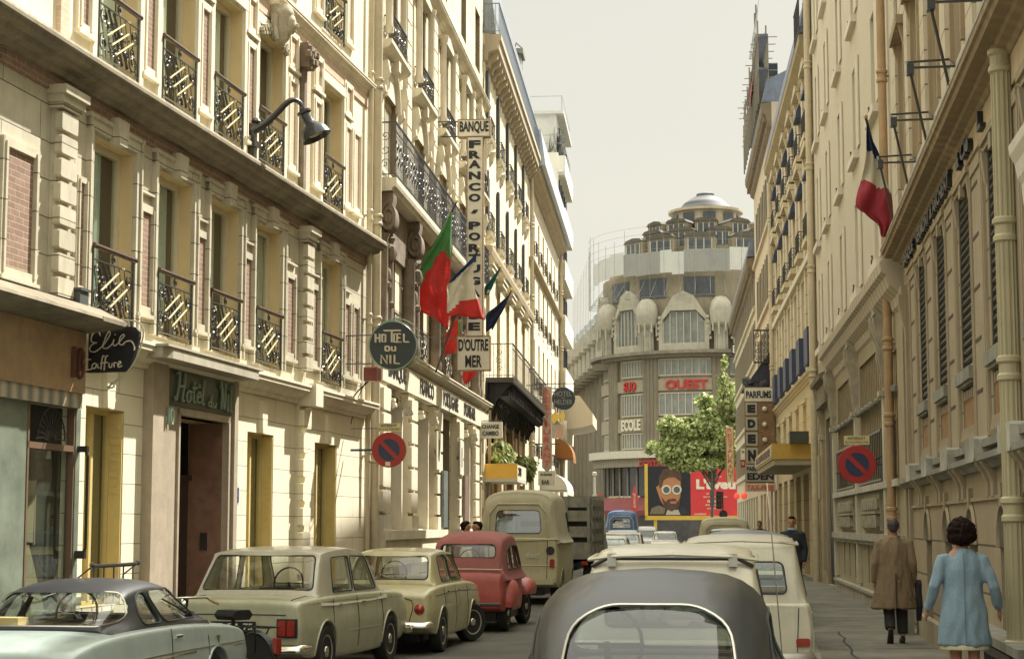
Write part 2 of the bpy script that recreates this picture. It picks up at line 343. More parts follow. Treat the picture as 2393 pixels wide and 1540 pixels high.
# ---------------------------------------------------------------- hotel (left, nearest)
def rail_hotel(fr, par, c, w_, z, d=.04, h=.86):
    mb = fr.mb(); a, b = c-w_/2, c+w_/2
    mb.tube([(a, d, z+.06), (b, d, z+.06)], .012, 5, 0); mb.tube([(a, d, z+h-.16), (b, d, z+h-.16)], .012, 5, 0)
    for x in (a, b): mb.box(x-.012, x+.012, d-.012, d+.012, z, z+h, 0)
    mb.tube([(a-.03, d+.02, z+h), (b+.03, d+.02, z+h)], .035, 8, 2)
    zc = z+.06; zt = z+h-.16; H = zt-zc
    for k in (-.14, 0, .14):                              # three gilt bars rising to the right
        mb.tube([(c-.26+k, d+.02, zc+.20-k*.6), (c+.26+k, d+.02, zc+H-.16-k*.6)], .012, 5, 1)
    for k in (-.07, .09): mb.tube([(c-.28+k, d, zt-.02), (c+.20+k, d, zc+.04)], .016, 5, 0)
    for (x, zz, r, s_) in ((a+.14, zt-.15, .12, 0), (b-.16, zc+.16, .14, 180), (a+.15, zc+.17, .13, 90), (b-.14, zt-.14, .11, 270), (c, zc+.08, .07, 0), (c, zt+.07, .06, 90)):
        mb.tube(spiral(x, zz, r, s_, 1.4, 14, d), .011, 4, 0)
    random.seed(int(c*10))
    for k in range(10): mb.tube(spiral(random.uniform(a+.1, b-.1), random.uniform(zc+.08, zt-.08), .075, 90*k, 1.3, 10, d), .010, 4, 0)
    for k in range(-3, 4): mb.tube([(c+k*.16-.12, d-.01, zt), (c+k*.16+.12, d-.01, zc)], .007, 4, 0)
    for k in range(14): mb.ball((random.uniform(a+.08, b-.08), d+.015, random.uniform(zc+.03, zt)), .016, 5, 1 if k % 3 == 0 else 0)
    mb.build('window_railing', [IRON, BRASS, RAILTOP], par)
def panel(fr, par, a, b, c, e, m=BRICK, fm=None, fw=.10):
    mb = fr.mb(); mb.box(a, b, -.01, .012, c, e, 0)
    for q in ((a-fw, a, c-fw, e+fw), (b, b+fw, c-fw, e+fw), (a, b, c-fw, c), (a, b, e, e+fw)): mb.box(q[0], q[1], -.01, .045, q[2], q[3], 1)
    for q in ((a-fw*.5, a-.005, c-fw*.5, e+fw*.5), (b+.005, b+fw*.5, c-fw*.5, e+fw*.5)): mb.box(q[0], q[1], 0, .062, q[2], q[3], 1)
    mb.box(a-fw-.02, b+fw+.02, 0, .075, c-fw-.05, c-fw, 1)
    mb.build('brick_panel', [m, fm or CREAM], par)
def quoin(fr, par, c, z0, z1, n, m, w_=.44, cap=True):
    mb = fr.mb(); h = (z1-z0)/n
    mb.box(c-w_*.42, c+w_*.42, 0, .07, z0, z1)
    for i in range(n):
        a = z0+h*i+.04; mb.bbox(c-w_/2, c+w_/2, .06, .15, a-.01, a+h-.07, None, .02)
    if cap: mb.box(c-w_*.6, c+w_*.6, 0, .17, z1, z1+.06); mb.box(c-w_*.68, c+w_*.68, 0, .20, z1+.06, z1+.15); mb.box(c-w_*.76, c+w_*.76, 0, .24, z1+.15, z1+.25)
    mb.build('quoin_pilaster', m, par)
def hotel():
    fr = FH.fr(0); T = fr.thing('hotel_building', 'cream and brick hotel facade with iron window railings at the left of the street', 'building')
    W = [22.03, 24.15, 26.2, 28.27, 31.88, 20.0-3.3]; ww = 1.32
    # ground floor
    g = fr.mb(); ops = [(21.40, 22.58, .75, 3.12, .20), (27.42, 28.72, .35, 3.12, .20), (31.05, 32.45, .35, 3.12, .20), (24.37, 26.3, .12, 3.18, .52)]
    wall(g, 20.95, 34.42, 0, 3.9, ops, .20, 0, 1, 2); g.build('ground_floor_wall', [CREAMG, OCHREW, DARK], T)
    for (a, b, c, e, D) in ops[:3]:
        o = window(fr, T, a, b, c, e, .20, .06, True, None, OCHRE)
        k = fr.mb(); k.box(a+.08, b-.08, -.28, -.27, c, e); k.build('curtain', mat('brown net curtain', (.24, .20, .11), .9, .2, 6, wave=(6, (.17, .14, .07), 'X')), o, False)
        for sx, w2 in ((b-.035, .03), (a+.005, .03)):
            s_ = fr.mb(); s_.box(sx, sx+w2, -.19, -.01, c+.03, e-.03)
            for i in range(9): s_.box(sx-.012, sx, -.15, -.05, c+1.35+i*.1, c+1.40+i*.1)
            s_.build('shutter', OCHRE, o)
    # keystones over ground-floor openings
    for x in (22.0, 28.07, 31.75): g = fr.mb(); g.prism([(x-.10, 3.12), (x+.10, 3.12), (x+.15, 3.62), (x-.15, 3.62)], 0, .07, 'y'); g.build('keystone', CREAMG, T)
    # belt cornice
    g = fr.mb(); molding(g, 21.2, 34.42, cornice_prof(3.70, 4.0, .30)); g.box(29.86, 30.3, .02, .36, 3.66, 4.03); g.build('belt_cornice', CREAM, T)
    g = fr.mb(); g.box(29.9, 30.26, 0, .07, 0, 3.7)
    for i in range(9): g.bbox(29.86, 30.30, .06, .16, .1+i*.4, .1+i*.4+.30, None, .02)
    g.build('quoin_pilaster', CREAMG, T)
    # upper wall
    ops = [(c-ww/2, c+ww/2, 4.17, 6.38) for c in W[:5]]+[(c-ww/2, c+ww/2, 7.33, 9.45) for c in W[:5]]+[(c-ww/2, c+ww/2, 10.45, 12.6) for c in W[:5]]+[(17.6, 18.9, 4.17, 6.38), (17.6, 18.9, 7.33, 9.45)]
    lo = [o for o in ops if o[3] < 7]; hi = [o for o in ops if o[2] > 7]
    g = fr.mb(); wall(g, 12, 34.42, 3.9, 6.86, lo, .21, 0, 1, 2); g.build('first_floor_wall', [GREYST, OCHREW, DARK], T)
    g = fr.mb(); wall(g, 12, 34.42, 6.86, 14.5, hi, .21, 0, 1, 2); g.build('upper_wall', [CREAM, OCHREW, DARK], T)
    for o in ops: window(fr, T, o[0], o[1], o[2], o[3], .20, .08, False, CURT if o[2] < 7 else CURTW, FRAMEW)
    for c in W[:5]:
        rail_hotel(fr, T, c, ww-.06, 4.17); rail_hotel(fr, T, c, ww-.06, 7.31); rail_hotel(fr, T, c, ww-.06, 10.42)
        # first floor surround, keystone
        g = fr.mb(); a, b = c-ww/2, c+ww/2
        for q in ((a-.16, a-.02, 4.17, 6.56), (b+.02, b+.16, 4.17, 6.56)): g.box(q[0], q[1], 0, .05, q[2], q[3]); g.box(q[0]+(.0 if q[0] < c else .10), q[0]+(.04 if q[0] < c else .14), .05, .075, q[2], q[3])
        g.box(a-.16, b+.16, 0, .052, 6.42, 6.56); g.box(a-.2, b+.2, 0, .08, 6.56, 6.61)
        g.prism([(c-.12, 6.36), (c+.12, 6.36), (c+.18, 6.68), (c-.18, 6.68)], 0, .14, 'y'); g.build('window_surround', GREYST, T)
        g = fr.mb()
        for q in ((a-.14, a-.02, 7.31, 9.6), (b+.02, b+.14, 7.31, 9.6)): g.box(q[0], q[1], 0, .05, q[2], q[3])
        g.box(a-.14, b+.14, 0, .055, 9.5, 9.66); g.build('window_surround', CREAM, T)
    for c in (23.10, 25.18, 27.24, 29.42, 30.92, 32.92):
        w2 = .19 if c < 29 else .22
        panel(fr, T, c-w2, c+w2, 4.5, 5.72, BRICK, GREYST); panel(fr, T, c-w2*.9, c+w2*.9, 7.62, 9.0, BRICK if c < 29 else PINKB); panel(fr, T, c-w2*.9, c+w2*.9, 9.32, 9.75, PINKB); panel(fr, T, c-w2*.9, c+w2*.9, 10.7, 12.1, PINKB)
        g = fr.mb(); g.box(c-w2-.08, c-w2-.05, 0, .07, 5.98, 6.5); g.box(c-w2-.08, c+w2+.08, 0, .06, 5.95, 5.98); g.build('panel_moulding', GREYST, T)
    panel(fr, T, 33.35, 33.75, 4.5, 5.72, BRICK, GREYST); panel(fr, T, 33.3, 33.75, 7.62, 9.0, PINKB); panel(fr, T, 19.08, 19.78, 4.45, 5.75, BRICK, GREYST); panel(fr, T, 20.98, 21.16, 4.5, 5.72, BRICK, GREYST, .07); panel(fr, T, 20.9, 21.15, 7.62, 9.0, BRICK)
    g = fr.mb(); g.box(18.9, 34.4, 0, .03, 6.62, 6.88); g.build('brick_band', BRICK, T)
    quoin(fr, T, 20.42, 4.25, 6.42, 8, GREYST); quoin(fr, T, 30.2, 4.25, 6.42, 8, GREYST, .40)
    g = fr.mb(); g.box(20.28, 20.52, 0, .06, 7.2, 9.9); g.box(30.1, 30.34, 0, .06, 7.2, 9.9); g.build('pilaster_strip', PINKB, T)
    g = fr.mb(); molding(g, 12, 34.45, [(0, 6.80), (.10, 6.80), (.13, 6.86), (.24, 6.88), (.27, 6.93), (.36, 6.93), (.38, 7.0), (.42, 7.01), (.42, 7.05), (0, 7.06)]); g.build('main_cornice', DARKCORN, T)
    g = fr.mb(); g.box(12, 34.42, 0, .40, 7.06, 7.09); g.build('cornice_ledge', mat('pale ledge', (.5, .45, .33), .9, .3, 6, .3, streak=.5), T)
    g = fr.mb(); molding(g, 12, 34.45, cornice_prof(9.98, 10.18, .17)); g.build('upper_cornice', CREAM, T)
    g = fr.mb(); g.box(20.5, 34.4, 0, .03, 9.72, 9.98); g.build('brick_band', PINKB, T)
    # carved head and bracket above the fourth second-floor window
    h = fr.mb(); c = 28.27; z = 9.62
    pr = [(.10, -.26), (.15, -.2), (.17, -.05), (.19, .08), (.21, .16), (.22, .2), (.2, .26), (.17, .33)]
    h.lathe(pr, (c, .16, z), 'z', 14); h.ball((c, .34, z+.02), (.12, .08, .17), 10); h.ball((c+.02, .43, z), (.03, .04, .05), 6)
    for sx in (-1, 1):
        h.ball((c+sx*.05, .395, z+.07), (.03, .02, .015), 6); h.tube([(c+sx*.18, .12, z+.15), (c+sx*.22, .12, z-.05), (c+sx*.16, .14, z-.25)], .06, 6)
        for k in range(10): h.ball((c+sx*(.28+.045*k), .07, z-.12-.012*k+.06*math.sin(k*2.1)), (.05, .06, .05), 6)
    h.ball((c, .40, z-.09), (.05, .03, .02), 6); h.build('carved_head', mat('carved limestone', (.45, .40, .29), .9, .4, 9, .5), T, smooth=True)
    k = fr.mb(); k.box(29.85, 30.0, .02, .10, 7.2, 9.5); k.prism([(29.75, 9.35), (30.1, 9.35), (30.2, 9.75), (29.7, 9.75)], .02, .2, 'y')  # dark strip stands for the shading along the pilaster
    for i in range(9): k.ball((29.70+.06*i, .2, 9.55+.1*math.sin(i*1.7)), (.07, .07, .09), 6)
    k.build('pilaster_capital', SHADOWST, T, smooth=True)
    # entrance
    e = fr.mb()
    e.box(23.2, 23.7, 0, .14, 0, 3.82); e.box(23.7, 23.86, 0, .10, 0, 3.82); e.box(26.42, 26.58, 0, .14, 0, 3.82); e.box(23.86, 26.42, 0, .08, 3.26, 3.82)
    e.box(23.86, 24.25, 0, .07, 0, 3.26); e.box(26.36, 26.42, 0, .07, 0, 3.26)
    for (a, b, d) in ((24.25, 24.31, .10), (24.31, 24.38, .06), (26.29, 26.36, .10)): e.box(a, b, -.2, d, 0, 3.27)
    e.box(24.25, 26.36, -.2, .10, 3.18, 3.27)
    e.build('door_surround', mat('pinkish stone surround', (.40, .33, .24), .8, .15, 4, .3, streak=.3), T)
    e = fr.mb(); e.prism([(22.85, .0), (22.85, .38), (23.05, .45), (26.55, .45), (26.68, .38), (26.68, 0)], 3.82, 3.96, 'z'); e.box(22.82, 26.72, 0, .47, 3.96, 3.99); e.build('door_canopy', mat('grey canopy stone', (.42, .38, .29), .85, .2, 3, .3, streak=.4), T)
    e = fr.mb(); e.box(23.88, 26.40, .08, .10, 3.29, 3.80); o = e.build('name_board', mat('dark green glazed board', (.045, .055, .038), .3, .2, 5), T)
    st = fr.mb(); NEON = mat('pale green neon tube', (.28, .36, .27), .3, .1)
    def script(mb, strokes, x, z, sc, scz, d, r, m=0):
        for s_ in strokes: mb.tube([(x+p[0]*sc, d, z+p[1]*scz) for p in cat(s_, 4)], r, 5, m)
    H = [[(0, .1), (.12, -.02), (.25, .4), (.33, 1), (.12, .95)], [(.28, .5), (.6, .55)], [(.68, 1.05), (.6, .5), (.5, .02), (.62, 0)],
         [(.95, .42), (.8, .3), (.82, .02), (1., .03), (1.02, .3), (.93, .42), (1.1, .38)], [(1.28, .8), (1.22, .1), (1.32, .02)], [(1.12, .55), (1.42, .58)],
         [(1.45, .22), (1.68, .3), (1.6, .45), (1.46, .3), (1.5, .05), (1.7, .06)], [(1.95, .95), (1.85, .5), (1.82, .05), (1.92, .02)], [(1.5, .62), (1.56, .74), (1.64, .62)]]
    DU = [[(2.4, .3), (2.25, .25), (2.25, .05), (2.4, .1)], [(2.45, .65), (2.4, .05), (2.46, .02)], [(2.55, .3), (2.55, .06), (2.7, .08), (2.74, .3), (2.72, .02)]]
    NI = [[(3.0, .8), (3.15, 1.0), (3.12, .0)], [(3.15, .95), (3.35, .02), (3.42, 1.02)], [(3.6, .62), (3.58, .03), (3.64, .0)], [(3.6, .82), (3.62, .86)], [(3.85, 1.0), (3.8, .05), (3.9, 0)]]
    script(st, H, 23.98, 3.37, .60, .36, .125, .016); script(st, DU, 23.98, 3.35, .60, .26, .125, .012); script(st, NI, 23.98, 3.35, .60, .38, .125, .016)
    st.build('neon_lettering', NEON, o)
    e = fr.mb(); e.box(24.4, 26.27, -.56, -.50, .12, 2.35); e.box(24.4, 26.27, -.5, -.44, 2.35, 2.42); e.build('door', mat('dark door', (.03, .022, .016), .3, .2, 4), T)
    e = fr.mb(); e.box(26.27, 26.295, -.5, .0, .12, 3.17); e.build('door_jamb', mat('pinkish brown marble', (.22, .12, .085), .35, .3, 5), T)
    e = fr.mb(); e.box(26.24, 26.27, -.30, -.20, 1.35, 1.60); e.build('intercom_plate', BLK, T)
    # number 10 tube figures, white H plaque, window guard
    e = fr.mb(); e.tube([(23.66, .17, 3.02), (23.66, .17, 3.24)], .02, 6); e.tube([(23.78+.05*math.cos(t/12*6.283), .17, 3.13+.11*math.sin(t/12*6.283)) for t in range(13)], .018, 6); e.build('house_number', NEON, T)
    e = fr.mb(); e.lathe([(.0, .0), (.18, .0), (.20, .01), (.20, .03), (0, .03)], (26.86, 0, 2.15), 'y', 20); e.text('H', 26.78, 26.94, 2.04, 2.26, .035, .01, .03, 1, toward=1); e.build('hotel_plaque', [WHT, mat('blue enamel', (.05, .10, .25), .3)], T)
    e = fr.mb()
    for z in (1.02, 1.22): e.tube([(21.35, .16, z), (22.62, .16, z)], .012, 5)
    e.tube([(21.30, .18, 1.24), (22.66, .18, 1.24)], .02, 6)
    for i in range(5): e.tube([(21.38+.3*i, .16, .8), (21.38+.3*i, .16, 1.24)], .010, 5)
    for i in range(4): e.tube(spiral(21.53+.3*i, .92, .09, 90*i, 1.3, 12, .16), .010, 4)
    e.ball((21.28, .18, 1.25), .035); e.ball((22.68, .18, 1.25), .035); e.tube([(21.3, 0, 1.1), (21.3, .18, 1.24)], .01); e.tube([(22.66, 0, 1.1), (22.66, .18, 1.24)], .01); e.build('window_guard', IRON, T)
    return T
hotel()
def pipe(fac, S, z0, z1, r, d, label, group=None, m=None, collars=(3, 5.6, 7.6, 10.3), name='drainpipe', fl=0):
    fr = fac.fr(S); mb = fr.mb(); mb.lathe([(r, z0), (r, z1)], (0, d, 0), 'z', 14)
    for c in collars: mb.lathe([(r, c-.12), (r*1.3, c-.1), (r*1.3, c-.06), (r*1.1, c-.04), (r*1.1, c+.04), (r*1.35, c+.06), (r*1.35, c+.1), (r, c+.12)], (0, d, 0), 'z', 14); mb.box(-.02, .02, 0, d, c-.02, c+.02)
    if fl:
        for k in range(fl): a = 6.283*k/fl; mb.tube([(r*math.cos(a), d+r*math.sin(a), z0), (r*math.cos(a), d+r*math.sin(a), z1)], r*.13, 4)
    o = mb.build(name, m or PIPE, smooth=30); fr.put(o); tag(o, label, 'drainpipe', group); return o
pipe(FH, 34.28, 0, 15, .05, .10, 'thin cream drainpipe at the far corner of the brick-panelled hotel')
pipe(FB, 34.45, 0, 18, .085, .13, 'thick cream drainpipe just before the portuguese bank facade')
pipe(FB, 34.72, 0, 18, .035, .08, 'thinnest pipe, tucked beside the thick cream drainpipe at the bank')
pipe(FB, 51.9, 0, 14.3, .09, .12, 'cream drainpipe between the bank and the building with the green hanging plants', collars=(3, 6, 9, 12))
pipe(FC, 73.2, 3, 16.0, .08, .12, 'tall drainpipe left of the plain row of windows beyond the bracketed cornice', collars=(5, 8, 11, 14))
pipe(FC, 95.0, 0, 16.0, .10, .15, 'white drainpipe beside the modern balcony block', collars=(5, 8, 11, 14))
# ---------------------------------------------------------------- hairdresser shop front
def salon():
    fr = FH.fr(17.4); T = fr.thing('salon_shopfront', 'brown marble hairdresser shopfront with dark window below the brick-panelled wall', 'shopfront')
    L = 3.6
    e = fr.mb(); e.prism([(0, 3.92), (.55, 3.98), (.62, 4.02), (.60, 4.06), (.28, 4.22), (0, 4.28)], -3, L+.1, 'x'); e.box(L-.6, L+.05, .3, .62, 4.0, 4.05); e.build('ledge', DARKCORN, T)
    e = fr.mb(); e.box(-3, L, 0, .16, 3.22, 3.93); e.build('fascia', mat('brown marble fascia', (.40, .26, .14), .4, .3, 2.5, streak=.3), T)
    e = fr.mb(); e.text('10', L-.42, L-.12, 3.38, 3.74, .165, .04, .02, None, toward=1); e.build('number_letters', mat('brown letters', (.12, .05, .03), .5), T)
    e = fr.mb(); e.box(-3, L, 0, .13, 3.05, 3.22); e.build('marble_strip', mat('striped marble', (.55, .47, .34), .3, .2, 5, wave=(1.2, (.20, .20, .17), 'X')), T)
    pA = FH.sz(46, 1200)[0]-17.4; pB = FH.sz(158, 1200)[0]-17.4
    e = fr.mb(); e.box(-3, pA, -.35, .06, .0, 3.05); e.box(pB, pB+.12, 0, .08, 0, 3.05); e.build('glazed_pier', mat('blue grey glazed pier', (.20, .23, .18), .25, .4, 1.5), T)
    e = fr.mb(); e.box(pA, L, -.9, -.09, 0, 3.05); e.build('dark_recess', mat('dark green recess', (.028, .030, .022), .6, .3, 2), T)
    e = fr.mb(); e.box(pA+.03, pB-.03, .0, .01, .35, 2.55); e.build('shop_window', GLASS, T)
    e = fr.mb()
    for q in ((pA, pA+.04, 0, 3.05), (pB-.04, pB, 0, 3.05), (pA, pB, 2.55, 2.62), (pA, pB, .3, .36)): e.box(q[0], q[1], -.02, .07, q[2], q[3])
    e.build('window_frame', mat('brown frame', (.16, .10, .06), .5), T)
    e = fr.mb(); cx, cz = (pA+pB)/2, 2.66
    for k in range(13):
        a = R_(180*k/12); e.tube([(cx+.07*math.cos(a), .06, cz+.04*math.sin(a)), (cx+.24*math.cos(a), .06, cz+.2*math.sin(a)+.02), (cx+.40*math.cos(a), .06, cz+.33*math.sin(a))], .009, 4)
    e.tube(arc(cx, cz, .36, 0, 180, 12, .06), .009, 4); e.tube(arc(cx, cz, .08, 0, 180, 8, .06), .009, 4); e.build('fan_grille', IRON, T)
    e = fr.mb(); e.quad((pA, -.06, 1.55), (pA+.48, -.06, 1.52), (pA+.5, -.06, 2.2), (pA, -.06, 2.22)); e.quad((pA, -.07, .5), (pA+.85, -.07, .75), (pA+.4, -.07, 1.5), (pA, -.07, 1.45)); e.box(pA+.5, pA+.53, -.08, -.06, 1.5, 2.22)
    o = e.build('poster', mat('faded poster card', (.26, .22, .14), .7, .2, 3), T)
    e = fr.mb()
    for (x, z, s_) in ((pA+.18, 1.85, 1), (pA+.16, 1.05, 1)): e.ball((x, -.05, z), (.06, .008, .11), 8); e.ball((x+.02, -.05, z+.10), (.09, .008, .07), 8)
    e.build('hair_portrait', mat('dark print ink', (.03, .025, .02), .7), o)
    e = fr.mb(); e.tube([(L+.03, .16, 1.35), (L+.03, .20, 1.45), (L+.03, .20, 2.5), (L+.03, .16, 2.6)], .018, 6); e.box(L+.0, L+.06, .0, .2, 1.33, 1.42); e.box(L+.0, L+.06, 0, .2, 2.55, 2.62); e.build('door_handle', IRON, T)
salon()
mb = FH.fr(20.75, 4.2).mb(); mb.bbox(-.10, .14, .06, .22, .0, .20, None, .02); mb.box(-.12, .16, .05, .24, .19, .22); o = mb.build('planter_box', mat('slate box', (.06, .07, .065), .6)); FH.fr(20.75, 4.2).put(o); tag(o, 'empty dark slate coloured box standing on the shopfront ledge', 'box')
# ---------------------------------------------------------------- signs seen end-on to the street
def face_fr(px, py, Y, k=.12): return Fr(P(px, py, Y), -math.atan(k))     # x right, y away, z up
def pxm(Y): return Y/F*1.0056
def tubes(mb, pts, r, m=0): mb.tube(pts, r, 5, m)
def elie():
    Y = 20.8; fr = face_fr(265, 818, Y, .175); u = pxm(Y); T = fr.thing('hairdresser_sign', 'black hanging sign with white script neon and a curved metal arrow', 'sign')
    q = lambda x, y: ((x-265)*u, (818-y)*u)
    e = fr.mb(); out_ = [q(206, 766), q(313, 764), q(322, 767), q(330, 776), q(330, 790), q(310, 860), q(300, 870), q(207, 871)]; e.prism(out_, -.04, .04, 'y'); e.build('panel', BLK, T)
    e = fr.mb(); Z = lambda zx, zy: (lambda p: (p[0], -.06, p[1]))(q(zx*.336, 518.4/1+zy*.336))
    def S(*p): e.tube([Z(*a) for a in cat(p, 4)], .0085, 5)
    S((705, 795), (690, 765), (650, 780), (640, 830), (680, 845)); S((680, 840), (640, 860), (630, 895), (670, 905), (730, 860)); S((730, 860), (775, 790), (765, 765), (735, 830), (725, 875), (760, 880), (800, 845)); S((805, 820), (800, 855), (815, 865), (840, 845)); S((812, 785), (814, 792))
    S((840, 845), (880, 800), (870, 790), (850, 810), (845, 850), (870, 860), (890, 840), (930, 835), (955, 870), (955, 900))
    S((640, 960), (620, 960), (612, 1000), (625, 1030), (650, 1020)); S((665, 985), (650, 1000), (655, 1020), (675, 1015), (680, 990), (665, 985)); S((690, 990), (692, 1015), (705, 1015)); S((740, 940), (725, 940), (715, 1030)); S((765, 935), (748, 945), (738, 1035)); S((710, 985), (765, 980))
    S((775, 985), (775, 1012), (792, 1012), (798, 985)); S((812, 1015), (812, 985), (828, 985)); S((840, 1000), (860, 985), (850, 975), (838, 995), (845, 1015), (870, 1005))
    e.build('script_tube', mat('white neon tube', (.62, .55, .42), .3), T)
    e = fr.mb()
    def S2(*p): e.tube([Z(*a) for a in cat(p, 4)], .011, 5)
    S2((690, 700), (760, 690), (900, 690), (990, 710), (1020, 780), (1000, 880), (960, 980), (900, 1060), (830, 1110)); S2((830, 1110), (765, 1158), (815, 1150), (800, 1120), (780, 1158)); S2((910, 690), (910, 730))
    e.build('arrow_frame', mat('pale metal tube', (.50, .46, .34), .4, metal=.2), T)
    e = fr.mb(); e.tube([(-.60, 0, .24), (-.29, 0, .24)], .012); e.tube([(-.60, 0, -.25), (-.29, 0, -.25)], .012); e.build('bracket', IRON, T)
elie()
def hotel_disc():
    Y = 32.3; fr = face_fr(920, 808, Y, .175); T = fr.thing('hotel_disc_sign', 'large round dark hotel sign with white neon letters and pale green ring', 'sign'); r = 59*pxm(Y)
    e = fr.mb(); e.lathe([(0, -.07), (r*.93, -.07), (r*.95, -.05), (r*.95, .05), (0, .07)], (0, 0, 0), 'y', 40); e.build('panel', mat('dark teal enamel', (.02, .035, .04), .35, .1), T, smooth=30)
    e = fr.mb(); e.tube([(r*.97*math.cos(6.2832*i/40), -.075, r*.97*math.sin(6.2832*i/40)) for i in range(41)], .013, 5); e.tube([(.04+r*1.02*math.cos(6.2832*i/40), .04, .03+r*1.02*math.sin(6.2832*i/40)) for i in range(41)], .012, 5); e.build('neon_ring', mat('pale green neon tube', (.28, .36, .27), .3), T)
    e = fr.mb(); W_ = mat('white neon tube', (.62, .55, .42), .3); t = -.09; R = .011
    u = r/59
    def L(*p): e.tube([(x*u, t, z*u) for x, z in p], R, 5)
    def dbl(*p):
        L(*p); L(*[(x+2.2, z-1.2) for x, z in p])
    dbl((-42, 28), (-42, 8)); dbl((-32, 28), (-32, 8)); dbl((-42, 18), (-32, 18))
    dbl((-26, 26), (-18, 26), (-18, 9), (-26, 9), (-26, 26)); dbl((-22, 35), (18, 35)); dbl((-3, 35), (-3, 8)); dbl((8, 27), (2.5, 27), (2.5, 8), (12, 8)) ; dbl((18, 27), (10, 27), (10, 8), (19, 8)); dbl((10, 18), (17, 18)); dbl((26, 27), (26, 8), (38, 8))
    dbl((-18, -2), (-18, -12), (-10, -12), (-8, -7), (-10, -2), (-18, -2)); dbl((-3, -2), (-3, -12), (6, -12), (6, -2))
    dbl((-28, -42), (-28, -22), (-14, -42), (-14, -22)); dbl((-6, -22), (-6, -42)); dbl((4, -22), (4, -42), (16, -42)); e.build('neon_letters', W_, T)
    e = fr.mb(); x0 = (805-920)*pxm(Y)
    for z in (.20, -.32): e.tube([(x0, .0, z), (-r*.9, 0, z)], .011)
    e.tube([(x0, 0, .2), (x0-.05, 0, -.5)], .012); e.tube([(r*.9, 0, .15), (r+.45, 0, .12)], .010); e.build('bracket', IRON, T)
hotel_disc()
# red floodlight
fr = FH.fr(33.3, 3.9+.55); mb = fr.mb(); mb.bbox(-.16, .16, .3, .55, -.12, .14, None, .02); mb.tube([(0, 0, -.5), (0, .15, -.3), (0, .35, -.12)], .015, 5, 1); mb.tube([(.1, 0, -.9), (.06, .1, -.5), (0, .3, -.12)], .008, 5, 1)
for i in range(4): mb.tube([(-.12+.08*i, .56, -.1), (-.12+.08*i, .56, .12)], .006, 4, 1)
o = mb.build('floodlight', [mat('dull red box', (.20, .05, .035), .5, .2), IRON]); fr.put(o); tag(o, 'small rusty red floodlight box bracketed to the wall left of the round hotel sign', 'floodlight')
# street lamp on the hotel wall
def lamp():
    Y0 = 27.0; s0, z0 = FH.sz(583, 330); fr = FH.fr(s0, z0); T = fr.thing('wall_street_lamp', 'black swan neck street lamp bolted to the hotel cornice', 'street lamp')
    e = fr.mb(); e.box(-.07, .07, 0, .10, -.30, .26); e.box(-.10, .10, 0, .14, .14, .24); e.ball((0, .1, .3), (.09, .08, .06), 8); e.box(-.1, .1, 0, .12, -.1, 0); e.build('wall_plate', IRON, T)
    top = P(700, 235, 27.3); Rm = Matrix.Rotation(-fr.rot, 3, 'Z')
    def loc(px, py, Y):
        v = Rm @ (P(px, py, Y)-fr.loc); return (v.x, v.y, v.z)
    pts = [loc(590, 308, 26.6), loc(620, 290, 26.65), loc(650, 262, 26.7), loc(672, 240, 26.72), loc(688, 234, 26.75), loc(702, 242, 26.8), loc(706, 252, 26.8)]
    m = MB(); m.tube(cat(pts, 4), [lerp(.055, .033, i/24) for i in range(25)], 8); m.build('arm', IRON, T, smooth=True)
    c = Vector(loc(708, 258, 26.8)); dirv = (Vector(loc(738, 316, 26.8))-c).normalized(); q = dirv.to_track_quat('Z', 'Y')
    u = pxm(26.8)
    def TR(x, y, z): v = q @ Vector((x, y, z))+c; return (v.x, v.y, v.z)
    m = MB(TR); m.lathe([(.0, -.03), (.05, -.02), (.05, .0), (.11, .02), (.11, .06), (.075, .08), (.08, .2), (.09, .24), (.17, .30), (.215, .38), (.235, .46), (.24, .48), (.215, .47), (.19, .40), (.12, .32), (0, .31)], (0, 0, 0), 'z', 24); m.build('lamp_shade', mat('black enamel lamp', (.025, .028, .03), .25, .2, 8), T, smooth=45)
    m = MB(TR); m.ball((0, 0, .39), (.15, .15, .06), 14); m.build('bulb_glass', mat('amber bowl', (.45, .38, .22), .3), T, smooth=True)
lamp()
# ---------------------------------------------------------------- Portuguese bank
def railing(fr, par, s0, s1, z0, h, d, m=IRON, step=.13, dens=1, name='railing', returns=True):
    e = fr.mb(); e.box(s0, s1, d-.02, d+.02, z0+h-.03, z0+h); e.box(s0, s1, d-.012, d+.012, z0+.05, z0+.075); e.box(s0, s1, d-.01, d+.01, z0+h*.82, z0+h*.84)
    n = max(2, int((s1-s0)/step))
    for i in range(n+1):
        x = lerp(s0, s1, i/n); e.tube([(x, d, z0), (x, d, z0+h)], .010, 4, None, False)
        if dens and i < n: e.tube(spiral(x+step*.5, z0+h*.3+.1*(i % 2), step*.42, 90*(i % 4), 1.2, 8, d), .009, 3, None, False); e.tube(spiral(x+step*.5, z0+h*.62-.08*(i % 2), step*.42, 90*(i % 3), 1.2, 8, d), .009, 3, None, False)
    if returns:
        for x in (s0, s1):
            e.box(x-.012, x+.012, 0, d, z0+h-.03, z0+h); e.box(x-.012, x+.012, 0, d, z0+.05, z0+.07)
            k = max(2, int(d/.11))
            for j in range(k): e.tube([(x, d*j/k, z0), (x, d*j/k, z0+h)], .010, 4, None, False)
            cx = d*.5
            for (cz, r, a) in ((.25, .10, 0), (.5, .12, 120), (.75, .10, 240)):
                e.tube([(x, cx+p[0], z0+h*cz+p[2]) for p in spiral(0, 0, r, a, 1.3, 12)], .009, 4)
    return e.build(name, m, par)
